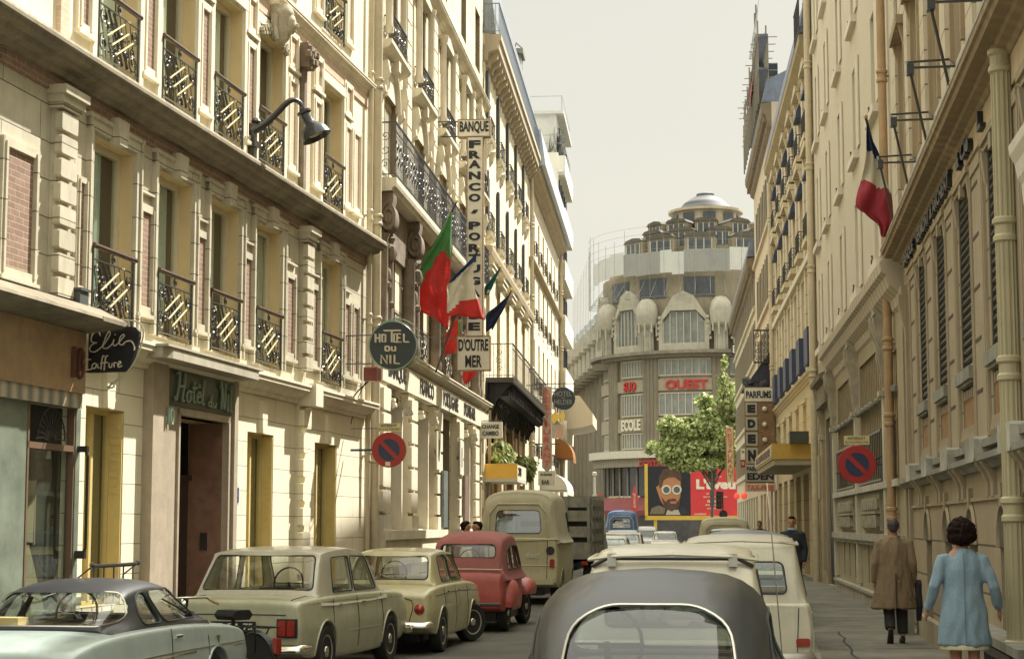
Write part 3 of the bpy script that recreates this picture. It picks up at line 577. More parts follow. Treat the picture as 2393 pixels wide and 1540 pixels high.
def bank():
    fr = FB.fr(0); T = fr.thing('bank_building', 'ornate limestone bank with big iron balcony and carved consoles', 'building')
    C = [36.7, 40.85, 44.95, 49.0, 52.4]
    gf = [(35.7, 38.0, 1.62, 4.38), (39.6, 41.9, 1.62, 4.38), (43.75, 46.3, .12, 4.38), (47.7, 50.0, 1.62, 4.38), (51.2, 53.0, .12, 4.2)]
    ent = [(c-.75, c+.75, 5.4, 8.1) for c in C[:4]]; fl2 = [(c-.78, c+.78, 8.95, 10.55) for c in C[:4]]; fl3 = [(c-.7, c+.7, 11.75, 13.75) for c in C]; fl4 = [(c-.6, c+.6, 15.2, 17.0) for c in C]
    g = fr.mb(); wall(g, 34.85, 53.75, 0, 19, gf+ent+[o+(.15,) for o in fl2+fl3+fl4], .42, 0, 3, 2); g.build('wall', [STONE2, STONE2P, DARK, mat('taupe reveal', (.24, .19, .12), .85, .2, 3)], T)
    for c in C[:4]:     # arched heads over the third row
        g = fr.mb()
        n = 12; pts = [(c-.9, 10.4), (c-.78, 10.4)]+[(c-.78*math.cos(math.pi*i/n), 10.4+.78*math.sin(math.pi*i/n)) for i in range(1, n)]+[(c+.78, 10.4), (c+.9, 10.4), (c+.9, 11.35), (c-.9, 11.35)]
        g.prism(pts, -.02, .035, 'y'); g.tube([(c-.86*math.cos(math.pi*i/n), .05, 10.4+.86*math.sin(math.pi*i/n)) for i in range(n+1)], .05, 5)
        g.prism([(c-.1, 11.1), (c+.1, 11.1), (c+.16, 11.48), (c-.16, 11.48)], 0, .2, 'y'); g.build('window_arch', STONE2P, T, smooth=30)
    for c in C[:4]:
        op2 = fr.mb(); n = 12; op2.prism([(c-.78*math.cos(math.pi*i/n), 10.4+.78*math.sin(math.pi*i/n)) for i in range(n+1)], -.13, -.10, 'y'); op2.build('arch_tympanum', mat('ochre blind', (.50, .38, .20), .8, .1, 4), T)
    for o in fl2+fl3+fl4: window(fr, T, o[0], o[1], o[2], o[3], .15, .06, True, None, SHUT); e = fr.mb(); e.box(o[0]+.05, o[1]-.05, -.135, -.12, o[2]+.04, o[3]-.06); e.build('shutter', SHUT, T)
    for o in gf[:2]+gf[3:4]+ent: window(fr, T, o[0], o[1], o[2], o[3], .42, .07, True, None, mat('dark window frame', (.06, .05, .035), .5), bars=2)
    # ground floor pilasters
    for x in (35.2, 38.8, 42.85, 47.0, 50.6):
        g = fr.mb(); w_ = .42; g.box(x-w_, x+w_, 0, .16, 1.6, 4.5)
        for i in range(5): g.bbox(x-w_-.02, x+w_+.02, .15, .24, 1.95+i*.5, 1.95+i*.5+.44, None, .03)
        g.prism([(x-.55, .12), (x+.55, .12), (x+.48, 1.5), (x+.45, 1.9), (x-.45, 1.9), (x-.48, 1.5)], 0, .26, 'y'); g.build('pilaster', STONE2P, T)
    for x in (35.75, 37.95, 39.65, 41.85, 47.75, 49.95):      # scroll capitals at the openings
        g = fr.mb(); g.box(x-.09, x+.09, 0, .30, 4.16, 4.22); g.tube([(x-.1, .26, 4.08), (x+.1, .26, 4.08)], .07, 10); g.tube([(x-.1, .17, 4.04), (x+.1, .17, 4.04)], .04, 8); g.box(x-.07, x+.07, -.3, .1, 1.6, 4.16); g.build('scroll_capital', STONE2P, T)
    g = fr.mb(); g.box(34.85, 43.6, 0, .34, 1.42, 1.60); g.box(34.85, 43.6, 0, .28, .9, 1.42); g.box(46.4, 53.7, 0, .34, 1.42, 1.6); g.build('plinth_sill', STONE2P, T)
    g = fr.mb(); g.box(34.85, 53.75, 0, .20, 4.52, 5.02); molding(g, 34.85, 53.75, cornice_prof(5.02, 5.3, .34)); g.build('frieze', STONE2P, T)
    g = fr.mb()
    for s_, a, b in (('BANQUE', 35.5, 37.75), ('FRANCO', 39.75, 41.95), ('PORTUGAISE', 43.6, 46.5), ("D'OUTRE-MER", 47.7, 50.3)): g = fr.mb(); g.text(s_, a, b, 4.60, 4.96, .2, .012, .03, None, toward=1); g.build('frieze_word', BLK, T)
    for x in (42.4, 46.75):      # plaques with a dark stroke beside the door
        g = fr.mb(); g.box(x-.3, x+.3, .24, .27, 3.0, 3.9, 0); g.box(x-.04, x+.04, .27, .28, 3.2, 3.7, 1); g.build('wall_plaque', [WHT, BLK], T)
    for x, c_ in ((43.3, (.05, .09, .12)), (47.45, (.25, .05, .05))):
        g = fr.mb(); g.box(x-.35, x+.35, .25, .32, 1.65, 3.0); g.build('display_case', mat('display %.2f' % x, c_, .3, .5, 7, col2=(.25, .28, .25)), T)
    for c in C[:4]:
        railing(fr, T, c-.8, c+.8, 5.35, .75, .08, IRON, .16, 1, 'window_railing', False)
    # carved columns, consoles below the great balcony
    for c in (35.2, 38.75, 42.9, 47.0, 51.0):
        g = fr.mb()
        for sx in (-.33, .33): g.lathe([(.16, 5.35), (.17, 5.5), (.14, 5.6), (.13, 7.3), (.17, 7.4)], (c+sx, .15, 0), 'z', 10)
        sp = [(0, .26+p[0]*.55, 7.75+p[2]) for p in spiral(0, 0, .30, 90, 1.75, 26, rend=.2)]
        for sx in (-.22, .22): g.tube([(c+sx, p[1], p[2]) for p in sp], .045, 5)
        g.loft([[(c+x, .26+.15*math.cos(k*.314), 7.75+.28*math.sin(k*.314)) for k in range(20)] for x in (-.22, .22)]); g.lathe([(.09, -.25), (.09, .25)], (c, .26, 7.75), 'x', 12)
        g.prism([(0, 8.25), (.36, 8.25), (.36, 8.1), (.18, 7.5), (.12, 7.2), (0, 7.0)], c-.2, c+.2, 'x')
        g.ball((c, .28, 7.05), (.13, .13, .2), 8); g.ball((c+.05, .2, 6.6), (.1, .1, .2), 8)
        random.seed(int(c*7))
        for i in range(10): g.ball((c+random.uniform(-.35, .35), random.uniform(.12, .3), 7.5-i*.16), random.uniform(.05, .1), 6)
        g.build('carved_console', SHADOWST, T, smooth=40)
    g = fr.mb(); g.box(34.9, 52, 0, .10, 7.2, 8.3); g.build('carved_spandrel', SHADOWST, T)  # dark tone stands for the shade beneath the balcony slab
    g = fr.mb(); g.prism([(0, 8.25), (.34, 8.27), (.36, 8.33), (.42, 8.35), (.44, 8.42), (.44, 8.52), (0, 8.54)], 34.88, 52, 'x'); g.build('balcony_slab', STONE2P, T)
    railing(fr, T, 34.9, 51.8, 8.53, 1.12, .41, mat('blue black iron', (.035, .045, .07), .3, .3, 20), .15, 1, 'balcony_railing')
    # upper small balconies, pilasters and hoods
    for c in C:
        g = fr.mb(); g.prism([(0, 11.25), (.18, 11.32), (.24, 11.4), (.24, 11.48), (0, 11.48)], c-1.3, c+1.3, 'x'); g.build('balcony_slab', STONE2P, T)
        railing(fr, T, c-.85, c+.85, 11.48, .62, .20, IRON, .14, 1, 'window_railing')
        for sx in (-1, 1):
            g = fr.mb(); x = c+sx*.92; g.lathe([(.09, 11.7), (.1, 11.8), (.075, 11.9), (.07, 13.7), (.10, 13.75), (.13, 13.85), (.13, 13.92)], (x, .12, 0), 'z', 10); g.build('colonnette', STONE2P, T, smooth=30)
            g = fr.mb(); g.prism([(0, 11.0), (.16, 11.05), (.2, 10.8), (.10, 10.55), (.12, 10.4), (0, 10.25)], x+sx*.28-.08, x+sx*.28+.08, 'x'); g.build('bracket', STONE2P, T)
        g = fr.mb(); g.prism([(c-1.05, 13.82), (c+1.05, 13.82), (c+1.05, 13.9), (c, 14.1), (c-1.05, 13.9)], 0, .16, 'y'); g.build('pediment', STONE2P, T)
    for x in (38.75, 42.9, 47.0, 51.0):
        g = fr.mb(); g.box(x-.3, x+.3, 0, .07, 8.9, 14.6)
        for i in range(12): g.box(x-.3, x+.3, .07, .09, 9.0+i*.47, 9.0+i*.47+.42)
        g.build('pilaster_strip', STONE2P, T)
    g = fr.mb(); molding(g, 34.85, 53.8, cornice_prof(14.15, 14.4, .28)); g.build('main_cornice', STONE2P, T)
    g = fr.mb(); molding(g, 34.85, 53.8, cornice_prof(18.5, 19, .30)); g.build('top_cornice', STONE2P, T)
bank()
def bank_sign():
    Y = 43.5; u = pxm(Y); x0, y0 = 1108, 560; fr = face_fr(x0, y0, Y, .0964); T = fr.thing('bank_blade_sign', 'tall white vertical bank sign with black block letters behind the flags', 'sign')
    q = lambda x, y: ((x-x0)*u, (y0-y)*u)
    FRM = mat('brown sign edge', (.28, .17, .09), .6, .2)
    def bx(e, a, b, c, d, y_, y2, m=None): p = q(a, b); r = q(c, d); e.box(p[0], r[0], y_, y2, r[1], p[1], m)
    e = fr.mb()
    for a in ((1070, 275, 1146, 316), (1092, 316, 1130, 790), (1070, 789, 1147, 869)): bx(e, *a, -.10, .10)
    e.build('panel', WHT, T)
    e = fr.mb()
    for (a, b, c, d) in ((1070, 275, 1146, 316), (1092, 316, 1130, 790), (1070, 789, 1147, 869)):
        for r in ((a-1, b, a+1, d), (c-1, b, c+1, d), (a, b-1, c, b+1), (a, d-1, c, d+1)): bx(e, *r, -.112, .112)
    e.build('trim', FRM, T)
    e = fr.mb()
    def tx(s_, a, b, c, d, bold=.03): p = q(a, b); r = q(c, d); e.text(s_, p[0], r[0], r[1], p[1], -.101, .012, bold)
    tx('BANQUE', 1074, 279, 1143, 309, .03)
    ys = [325, 350, 373, 400, 427, 453]
    for ch, y in zip('FRANCO', ys): tx(ch, 1096, y, 1124, y+19, .05)
    p = q(1102, 500); e.prism([q(1101, 500), q(1112, 500), q(1119, 491), q(1108, 491)], -.113, -.1, 'y')
    for ch, y in zip('PORTUGAISE', [519, 545, 572, 596, 621, 650, 678, 706, 731, 757]): tx(ch, 1096 if ch != 'I' else 1106, y, 1124 if ch != 'I' else 1113, y+19, .05)
    tx("D'OUTRE", 1073, 795, 1143, 824); tx('MER', 1089, 834, 1128, 862)
    e.build('lettering', BLK, T)
    e = fr.mb()
    for y in (277, 313, 550, 793, 868): a = q(1018, y); b = q(1072, y); e.tube([(a[0], 0, a[1]), (b[0], 0, b[1])], .018, 5)
    a = q(1022, 868); b = q(1068, 830); e.tube([(a[0], 0, a[1]), (b[0], 0, b[1])], .012, 5)
    e.build('bracket', IRON, T)
bank_sign()
# ---------------------------------------------------------------- flags
def flag(name, label, rows, Y, colf, colors, pole=None, wav=.05, group=None, th=.006, seed=1, Yr=None, ang=.3):
    """rows: control points of the cloth (photo measurements turned into metres at its own distance); a hanging sheet with folds"""
    g = [[P(x, y, Y) for x, y in r] for r in rows]; ctl = rows
    nu, nv = 5, 5
    R2 = [cat([tuple(p)+tuple(c) for p, c in zip(r, cr)], nu) for r, cr in zip(g, ctl)]
    cols = [cat([r[j] for r in R2], nv) for j in range(len(R2[0]))]
    base = P(rows[0][0][0], rows[0][0][1], Y); mb = MB(); ids = []
    for j, c in enumerate(cols):
        t = []
        for i, p in enumerate(c):
            v = Vector(p[:3])-base; v.y += (wav*math.sin(j*1.15+i*.22+seed)*min(1, i/8)+.3*wav*math.sin(i*.5+seed*2))+v.x*ang
            t.append(mb.V(*v))
        ids.append(t)
    for j in range(len(cols)-1):
        for i in range(len(cols[0])-1):
            a = [(cols[j][i][k]+cols[j+1][i+1][k])/2 for k in (3, 4)]
            mb.face([ids[j][i], ids[j+1][i], ids[j+1][i+1], ids[j][i+1]], colf(*a))
    T = bpy.data.objects.new(name, None); COL.objects.link(T); T.location = base; tag(T, label, 'flag', group)
    o = mb.build('cloth', colors, T, smooth=180); so_ = o.modifiers.new('s', 'SOLIDIFY'); so_.thickness = th
    if pole:
        e = MB(); a = P(*pole[0])-base; b = P(*pole[1])-base; e.tube([a, b], .022, 6); d = (a-b).normalized(); e.ball(tuple(a+d*.03), .04, 6, 1); e.build('pole', [mat('dark wood pole', (.05, .035, .025), .5), mat('gilt knob', (.55, .42, .15), .3, metal=.5)], T)
    return T
fR = mat('red flag cloth', (.55, .045, .035), .75, .1, 6); fG = mat('green flag cloth', (.10, .28, .09), .75, .1, 6); fB = mat('blue flag cloth', (.035, .075, .19), .75, .1, 6); fW = mat('white flag cloth', (.62, .58, .46), .75, .1, 6); fT = mat('teal flag cloth', (.02, .12, .12), .75, .1, 6); fN = mat('navy flag cloth', (.02, .03, .08), .75, .1, 6)
for m in (fR, fG, fB, fW, fT, fN):    # thin cloth lets some sun through
    t = m.node_tree; b = t.nodes['Principled BSDF']; tr = N(t, 'ShaderNodeBsdfTranslucent'); tr.inputs[0].default_value = b.inputs['Base Color'].default_value if not b.inputs['Base Color'].links else (1, 1, 1, 1)
    if b.inputs['Base Color'].links: t.links.new(b.inputs['Base Color'].links[0].from_socket, tr.inputs[0])
    mxs = N(t, 'ShaderNodeMixShader'); mxs.inputs[0].default_value = .35; o_ = [n for n in t.nodes if n.type == 'OUTPUT_MATERIAL'][0]
    t.links.new(b.outputs[0], mxs.inputs[1]); t.links.new(tr.outputs[0], mxs.inputs[2]); t.links.new(mxs.outputs[0], o_.inputs[0])
d4 = lambda x, y: (841+.2517*x, 388+.2517*y)
def D4(rows): return [[d4(*p) for p in r] for r in rows]
def i4(x, y): return ((x-841)/.2517, (y-388)/.2517)
def pf(x, y):
    a, b = i4(x, y); return 1 if (b > 1190+(a-520)*(790-1190)/230 and a < 750) or (a >= 750 and b > 770+(a-750)) else 0
flag('portuguese_flag', 'large green and red flag hanging furled in front of the bank balcony', D4([[(842, 430), (848, 430), (854, 430)], [(700, 700), (790, 640), (850, 640)], [(570, 910), (710, 840), (842, 850)], [(455, 1075), (640, 1050), (836, 1050)], [(500, 1200), (670, 1200), (838, 1250)], [(500, 1310), (680, 1330), (834, 1400)], [(660, 1400), (750, 1460), (818, 1530)]]), 40, pf, [fG, fR], (( *d4(895, 340), 40), (*d4(370, 1370), 41)), .09, 'national flags on the bank')
def ff(x, y):
    a, b = i4(x, y)
    if b > 1350 - (a-840)*1.0 and b > 1240: return 2
    if a < 990+(b-960)*-1.05 and b < 1110: return 0
    return 1
flag('french_flag', 'blue white and red flag hanging just right of the big green and red flag', D4([[(1060, 835), (1070, 835), (1080, 835)], [(965, 940), (1020, 920), (1066, 910)], [(825, 1105), (935, 1040), (1050, 1030)], [(815, 1200), (955, 1160), (1078, 1180)], [(810, 1340), (955, 1310), (1112, 1270)], [(812, 1400), (985, 1400), (1156, 1425)]]), 39, ff, [fB, fW, fR], ((*d4(1095, 770), 39), (1018, 870, 41)), .05, 'national flags on the bank', seed=3)
flag('red_flag', 'red and green flag drooping low, left of the vertical bank sign', [[(1066, 745), (1070, 746), (1077, 748)], [(1040, 785), (1060, 790), (1072, 800)], [(1022, 815), (1040, 825), (1064, 822)], [(1020, 840), (1024, 838), (1030, 832)]], 43.9, lambda x, y: 1 if x > 1071 and y < 790 else 0, [fR, fG], ((1086, 712, 43.9), (1030, 850, 44.6)), .05, 'national flags on the bank', seed=5)
flag('red_flag', 'scrap of red flag showing just below the vertical bank sign', [[(1084, 862), (1100, 862), (1114, 862)], [(1081, 885), (1098, 882), (1113, 872)], [(1088, 898), (1096, 892), (1104, 884)]], 45, lambda x, y: 0, [fR], None, .05, 'national flags on the bank', seed=6)
flag('teal_flag', 'narrow teal and white flag high to the right of the vertical bank sign', [[(1165, 630), (1167, 631), (1168, 632)], [(1145, 655), (1151, 658), (1158, 655)], [(1133, 672), (1140, 675), (1149, 676)], [(1133, 690), (1137, 690), (1144, 684)]], 47, lambda x, y: 1 if y > 678 and x > 1138 else 0, [fT, fW], ((1168, 626, 47), (1140, 690, 47.5)), .04, 'national flags on the bank', seed=7)
flag('navy_flag', 'plain dark blue flag hanging to the right of the vertical bank sign', [[(1188, 690), (1189, 691), (1190, 692)], [(1160, 716), (1168, 722), (1178, 722)], [(1138, 735), (1152, 750), (1164, 745)], [(1136, 755), (1142, 770), (1152, 765)], [(1136, 776), (1137, 778), (1140, 774)]], 47, lambda x, y: 0, [fN], ((1195, 680, 47), (1150, 770, 48)), .05, 'national flags on the bank', seed=8)
def fr2(x, y):
    return 0 if y < 395 and (y-280)*.62 > (x-2085)+30*0 and x < 2090 and (y < 352 or x > 2028+(y-352)*.72) else (2 if y > 418+(x-2012)*.46 else 1)
flag('french_flag', 'french tricolour hanging from the right hand facade', [[(2026, 288), (2028, 288), (2030, 289)], [(2024, 320), (2030, 320), (2037, 320)], [(2023, 352), (2036, 355), (2050, 355)], [(2020, 390), (2042, 395), (2062, 390)], [(2014, 420), (2044, 440), (2072, 425)], [(2004, 450), (2042, 470), (2086, 455)], [(2003, 486), (2040, 500), (2090, 480)], [(2046, 515), (2062, 528), (2088, 512)], [(2060, 545), (2064, 555), (2078, 545)]], 27.5,
     lambda x, y: (0 if (y < 355 or (y < 392 and x > 2030+(y-352)*.9)) else (2 if y > 418+(x-2012)*.46 else 1)), [fN, fW, mat('crimson flag cloth', (.26, .015, .025), .75, .1, 6)], ((2024, 278, 27.5), (2095, 560, 28)), .06, seed=9, ang=.1)
# ---------------------------------------------------------------- left: building with plants, plain building, modern block
def b3():
    fr = FC.fr(54.2); T = fr.thing('bracketed_building', 'cream building with deep bracketed cornice and dark iron balcony full of hanging plants', 'building')
    C = [1.2, 4.9, 8.6, 12.3, 16.0]
    rows = [(6.5, 9.4), (10.75, 12.6), (13.75, 15.75)]
    ops = [(c-.62, c+.62, a, b) for a, b in rows for c in C]+[(.6, 6.2, .3, 3.2, 1.5), (7.2, 12, 3.9, 6.1, .3), (.8, 6.5, 3.9, 6.1, .3), (7.5, 11, .2, 3.2, .8), (12.5, 15.5, .2, 3.2, .5)]
    g = fr.mb(); wall(g, 0, 18.8, 0, 17.2, ops, .10, 0, 1, 2); g.build('wall', [mat('cream lined render', (.74, .66, .47), .85, .08, 1.2, .2, 30, brick=(8, .55, .010, (.73, .65, .46), (.38, .33, .22)), streak=.15), OCHREW, DARK], T)
    for o in ops[:15]:
        window(fr, T, o[0], o[1], o[2], o[3], .10, .06, True, None, FRAMEW)
        e = fr.mb(); e.box(o[0]-.3, o[0]-.03, .02, .10, o[2], o[3]) ; e.build('shutter', mat('dark shutter', (.05, .06, .06), .6), T) if o[2] > 10 else None
        if o[2] > 10:
            railing(fr, T, o[0]-.05, o[1]+.05, o[2]-.02, .6, .15, IRON, .2, 0, 'window_railing')
            e = fr.mb(); e.prism([(0, o[2]-.25), (.16, o[2]-.14), (.2, o[2]-.03), (0, o[2]-.03)], o[0]-.15, o[1]+.15, 'x')
            e.prism([(0, o[2]-.75), (.10, o[2]-.6), (.2, o[2]-.3), (0, o[2]-.3)], o[0]-.1, o[0]+.15, 'x'); e.prism([(0, o[2]-.75), (.10, o[2]-.6), (.2, o[2]-.3), (0, o[2]-.3)], o[1]-.15, o[1]+.1, 'x'); e.build('window_sill', STONE2P, T)
        else:
            e = fr.mb(); e.box(o[0]-.2, o[1]+.2, 0, .22, 9.5, 9.65); e.box(o[0]-.3, o[1]+.3, 0, .26, 9.65, 9.72); e.build('window_hood', STONE2P, T)
    g = fr.mb(); g.prism([(0, 9.9), (.22, 9.95), (.26, 10.1), (.26, 10.2), (0, 10.2)], 0, 18.8, 'x'); g.build('string_course', mat('buff stone band', (.45, .38, .25), .85, .15, 2, .2, streak=.3), T)
    g = fr.mb(); molding(g, 0, 18.8, [(0, 16.0), (.08, 16.0), (.12, 16.25), (.44, 16.35), (.46, 16.6), (.52, 16.62), (.52, 16.8), (0, 16.85)]); g.build('main_cornice', mat('buff cornice', (.48, .41, .29), .85, .15, 2, .2, streak=.3), T)
    for i in range(22):
        g = fr.mb(); x = .4+i*.85; g.prism([(0, 15.85), (.10, 15.88), (.18, 16.05), (.36, 16.15), (.40, 16.36), (0, 16.36)], x, x+.26, 'x'); g.build('cornice_bracket', mat('buff cornice', (.48, .41, .29)), T)
    g = fr.mb(); g.prism([(0, 16.85), (.35, 16.85), (.1, 19.3), (-1.5, 20.3), (-7, 20.6), (-7, 17.1)], 0, 18.8, 'x'); g.build('mansard_roof', ZINC, T)
    railing(fr, T, 0, 18.8, 16.85, .95, .45, mat('grey blue railing', (.20, .23, .27), .5), .28, 0, 'roof_railing')
    g = fr.mb(); g.box(17.2, 18.3, -1.3, -.2, 18, 20.9); g.box(17.1, 18.4, -1.4, -.1, 20.8, 21.0); g.tube([(17.4, -.5, 21), (17.4, -.4, 21.3), (17.8, -.2, 21.2)], .03); g.build('chimney', mat('grey chimney', (.22, .22, .18), .9, .4, 3, .3, streak=.4), T)
    # dark iron balcony with canopy underside
    g = fr.mb(); g.box(.6, 17.2, 0, .85, 6.05, 6.2); g.build('balcony_floor', IRON, T)
    railing(fr, T, .6, 17.2, 6.2, 1.05, .82, mat('grey iron rail', (.07, .07, .065), .5), .42, 0, 'balcony_railing')
    g = fr.mb(); random.seed(3)
    for i in range(26):
        x = .8+i*.64; g.prism([(.05, 5.1), (.12, 5.0), (.3, 5.5), (.8, 6.05), (0, 6.05)], x, x+.12, 'x')
        g.ball((x+.3, .5, 5.75), (.25, .25, .2), 6); g.tube(spiral(x+.3, 5.5, .2, 90*i, 1.3, 8, .35), .03, 4); g.tube([(x+.2, .82, 5.85), (x+.2, .82, 5.5+random.random()*.2)], .018, 4)
    g.box(.4, 16.9, .0, .06, 4.9, 6.05); g.build('balcony_brackets', mat('black wrought iron', (.012, .012, .014), .6, .5, 9), T)
    for x in (.55, 2.6, 6.0, 9.2, 12.0, 14.5): g = fr.mb(); g.lathe([(.05, .3), (.05, 5.2)], (x, .12, 0), 'z', 8); g.build('column', mat('pinkish shop column', (.45, .30, .20), .6), T)
    # yellow shop awning box + lettering panel
    g = fr.mb(); g.box(.2, .32, 0, 1.0, 3.1, 3.55, 0); g.box(.32, 3.8, .05, 1.0, 3.1, 3.52, 1); g.text('E RIC', 1.6, .5, 3.2, 3.45, 1.0, .02, .02, 2, toward=1); g.box(.2, 3.8, 0, 1.0, 3.0, 3.1, 3); g.build('shop_fascia', [mat('yellow fascia', (.72, .42, .06), .5, .1), WHT, BLK, mat('white ceiling', (.5, .48, .4), .7)], T)
    g = fr.mb()
    for x in (.7, 1.9, 2.6): g.box(x, x+.12, -.3, 0, .2, 3.0)
    g.build('shop_mullion', mat('pale blue mullion', (.42, .46, .44), .4), T)
    return T
b3()
def b4():
    fr = FC.fr(73.1); T = fr.thing('plain_row_building', 'plain cream building with rows of narrow windows beyond the tall drainpipe', 'building')
    C = [3.1+3.1*i for i in range(6)]; ops = [(c-.45, c+.45, a, b) for a, b in ((4.6, 6.6), (7.4, 9.6), (10.3, 12.3), (13.2, 15.0)) for c in C]+[(1, 4, .2, 3, .5), (5, 8, .2, 3, .5), (10, 15, .2, 3, .6)]
    g = fr.mb(); wall(g, 0, 21.9, 0, 16.5, ops, .10, 0, 1, 2); g.build('wall', [CREAM, OCHREW, DARK], T)
    for o in ops[:24]: window(fr, T, *o[:4], .10, .05, True, None, FRAMEW); railing(fr, T, o[0]-.05, o[1]+.05, o[2]-.02, .55, .12, IRON, .18, 0, 'window_railing')
    g = fr.mb(); molding(g, 0, 21.95, cornice_prof(15.9, 16.4, .5)); g.build('main_cornice', mat('buff cornice', (.48, .41, .29)), T)
    g = fr.mb(); molding(g, 0, 21.9, cornice_prof(12.5, 12.7, .2)); molding(g, 0, 21.9, cornice_prof(6.8, 7.0, .2)); g.build('string_course', mat('buff stone band', (.45, .38, .25)), T)
    g = fr.mb(); g.prism([(0, 16.5), (.7, 16.5), (.5, 18.0), (-1.5, 19), (-7, 19.2), (-7, 16.5)], 0, 21.9, 'x'); g.build('mansard_roof', mat('pale blue zinc', (.45, .50, .56), .5, .1), T)
b4()
def b5():
    fr = FC.fr(95.2); T = fr.thing('modern_apartment_block', 'white modern apartment block with stacked balconies and penthouse terrace', 'building')
    W_ = mat('white modern render', (.74, .70, .56), .8, .05, 1); L = 8.6
    g = fr.mb(); g.box(0, L, -9, 0, 0, 21.7); g.build('wall', W_, T)
    for z in (6.3, 9.1, 11.95, 14.9, 17.75, 20.6):
        g = fr.mb(); g.prism([(0, z-.12), (.36, z-.12), (.38, z+.9), (.33, z+.9), (.31, z), (0, z)], -.1, L, 'x'); g.box(-.1, -.04, 0, .34, z-.1, z+.9); g.build('balcony', W_, T)
        g = fr.mb(); g.box(.2, L-.2, 0, .04, z+.02, z+2.5)
        for i in range(5): g.box(.3+i*1.7, .38+i*1.7, .04, .08, z, z+2.5)
        g.build('window_band', mat('dark blue window', (.02, .03, .045), .1, .3, 3, spec=.9), T)
    g = fr.mb(); g.box(.2, L, -4, -.1, 21.7, 23.9); g.box(0, L+.3, -4.1, .3, 23.85, 24.0); g.build('penthouse', mat('pale penthouse panel', (.62, .60, .52), .7), T)
    g = fr.mb()
    for z in (.5, .95): g.tube([(0, .2, 21.7+z), (L, .2, 21.7+z)], .02, 4); g.tube([(0, -3, 21.7+z), (0, .2, 21.7+z)], .02, 4)
    for i in range(8): g.tube([(L*i/7, .2, 21.7), (L*i/7, .2, 22.6)], .02, 4)
    g.tube([(0, -3.5, 24.8), (0, .2, 24.8), (L, .2, 24.8)], .02, 4); g.tube([(0, .2, 24), (0, .2, 24.8)], .02, 4); g.build('terrace_railing', mat('grey tube', (.3, .3, .28), .5), T)
    g = fr.mb(); random.seed(4)
    for i in range(60): a = Vector((random.uniform(.1, .8), random.uniform(-.6, .1), 21.7)); g.tube([tuple(a), tuple(a+Vector((random.uniform(-.3, .3), random.uniform(-.3, .3), random.uniform(.3, 1.5))))], .012, 3)
    g.build('terrace_shrub', mat('bare twig', (.12, .12, .06), .8), T)
    # white canopy over the entrance
    g = fr.mb(); g.prism([(0, 6.75), (1.2, 6.9), (1.75, 7.05), (1.75, 7.65), (1.05, 8.6), (0, 8.6)], 1.0, 7.5, 'x', 0); g.build('canopy', mat('ribbed white canopy', (.66, .60, .46), .7, .05, 1, wave=(3.2, (.55, .50, .38), 'Y')), T)
b5()
# ---------------------------------------------------------------- plants, left signs
def foliage(name, label, category, blobs, n, size, cols, loc, group=None, droop=0, parent=None, seed=1):
    random.seed(seed); mb = MB()
    tot = sum(b[3]*b[4]*b[5] for b in blobs)
    for b in blobs:
        for _ in range(int(n*b[3]*b[4]*b[5]/tot)):
            v = Vector((random.gauss(0, 1), random.gauss(0, 1), random.gauss(0, 1))).normalized()*(random.random()**.4)
            c = Vector((b[0]+v.x*b[3], b[1]+v.y*b[4], b[2]+v.z*b[5]))
            if noise.noise(c*1.1+Vector((seed, 0, 0))) < -.22: continue
            a = Vector((random.uniform(-1, 1), random.uniform(-1, 1), random.uniform(-.6, .6)-droop)).normalized(); q = a.orthogonal().normalized(); q.rotate(Matrix.Rotation(random.uniform(0, 6.28), 3, a)); s_ = size*random.uniform(.6, 1.3)
            w2 = s_*(.16 if droop else .5); mid = c+a*s_*.5
            ids = [mb.V(*c), mb.V(*(mid+q*w2)), mb.V(*(c+a*s_)), mb.V(*(mid-q*w2))]; mb.face(ids, random.choices(range(len(cols)), [3, 2, 1][:len(cols)])[0])
    o = mb.build(name, cols, parent, fix=False)
    if parent is None: o.location = loc; tag(o, label, category, group)
    return o
def leafmat(name, c):
    m = mat(name, c, .6, .3, 2); t = m.node_tree; b = t.nodes['Principled BSDF']; tr = N(t, 'ShaderNodeBsdfTranslucent'); t.links.new(b.inputs['Base Color'].links[0].from_socket, tr.inputs[0]); x = N(t, 'ShaderNodeMixShader'); x.inputs[0].default_value = .35
    o_ = [n for n in t.nodes if n.type == 'OUTPUT_MATERIAL'][0]; t.links.new(b.outputs[0], x.inputs[1]); t.links.new(tr.outputs[0], x.inputs[2]); t.links.new(x.outputs[0], o_.inputs[0]); return m
GR = [leafmat('grass leaf', (.30, .34, .11)), leafmat('grass leaf pale', (.46, .48, .20)), leafmat('grass leaf dark', (.12, .15, .05))]
for (lab, S, d, z, sx, sz_) in (('bushy trailing green plant above the yellow shop fascia', 55.0, .42, 3.95, 1.4, .36), ('rounder trailing plant right of the first, past the yellow fascia', 64.5, .42, 3.85, 2.2, .40)):
    f_ = FC.fr(S, z); o = foliage('trailing_plant', lab, 'plant', [(0, 0, 0, sx*.5, .42, sz_), (sx*.25, 0, -.22, sx*.4, .3, sz_*.8)], 7000, .2, GR, (0, 0, 0), 'trailing plants over the shop', 1.0, seed=int(S)); o.location = FC.pt(S, d, z); o.rotation_euler = (0, 0, f_.rot)
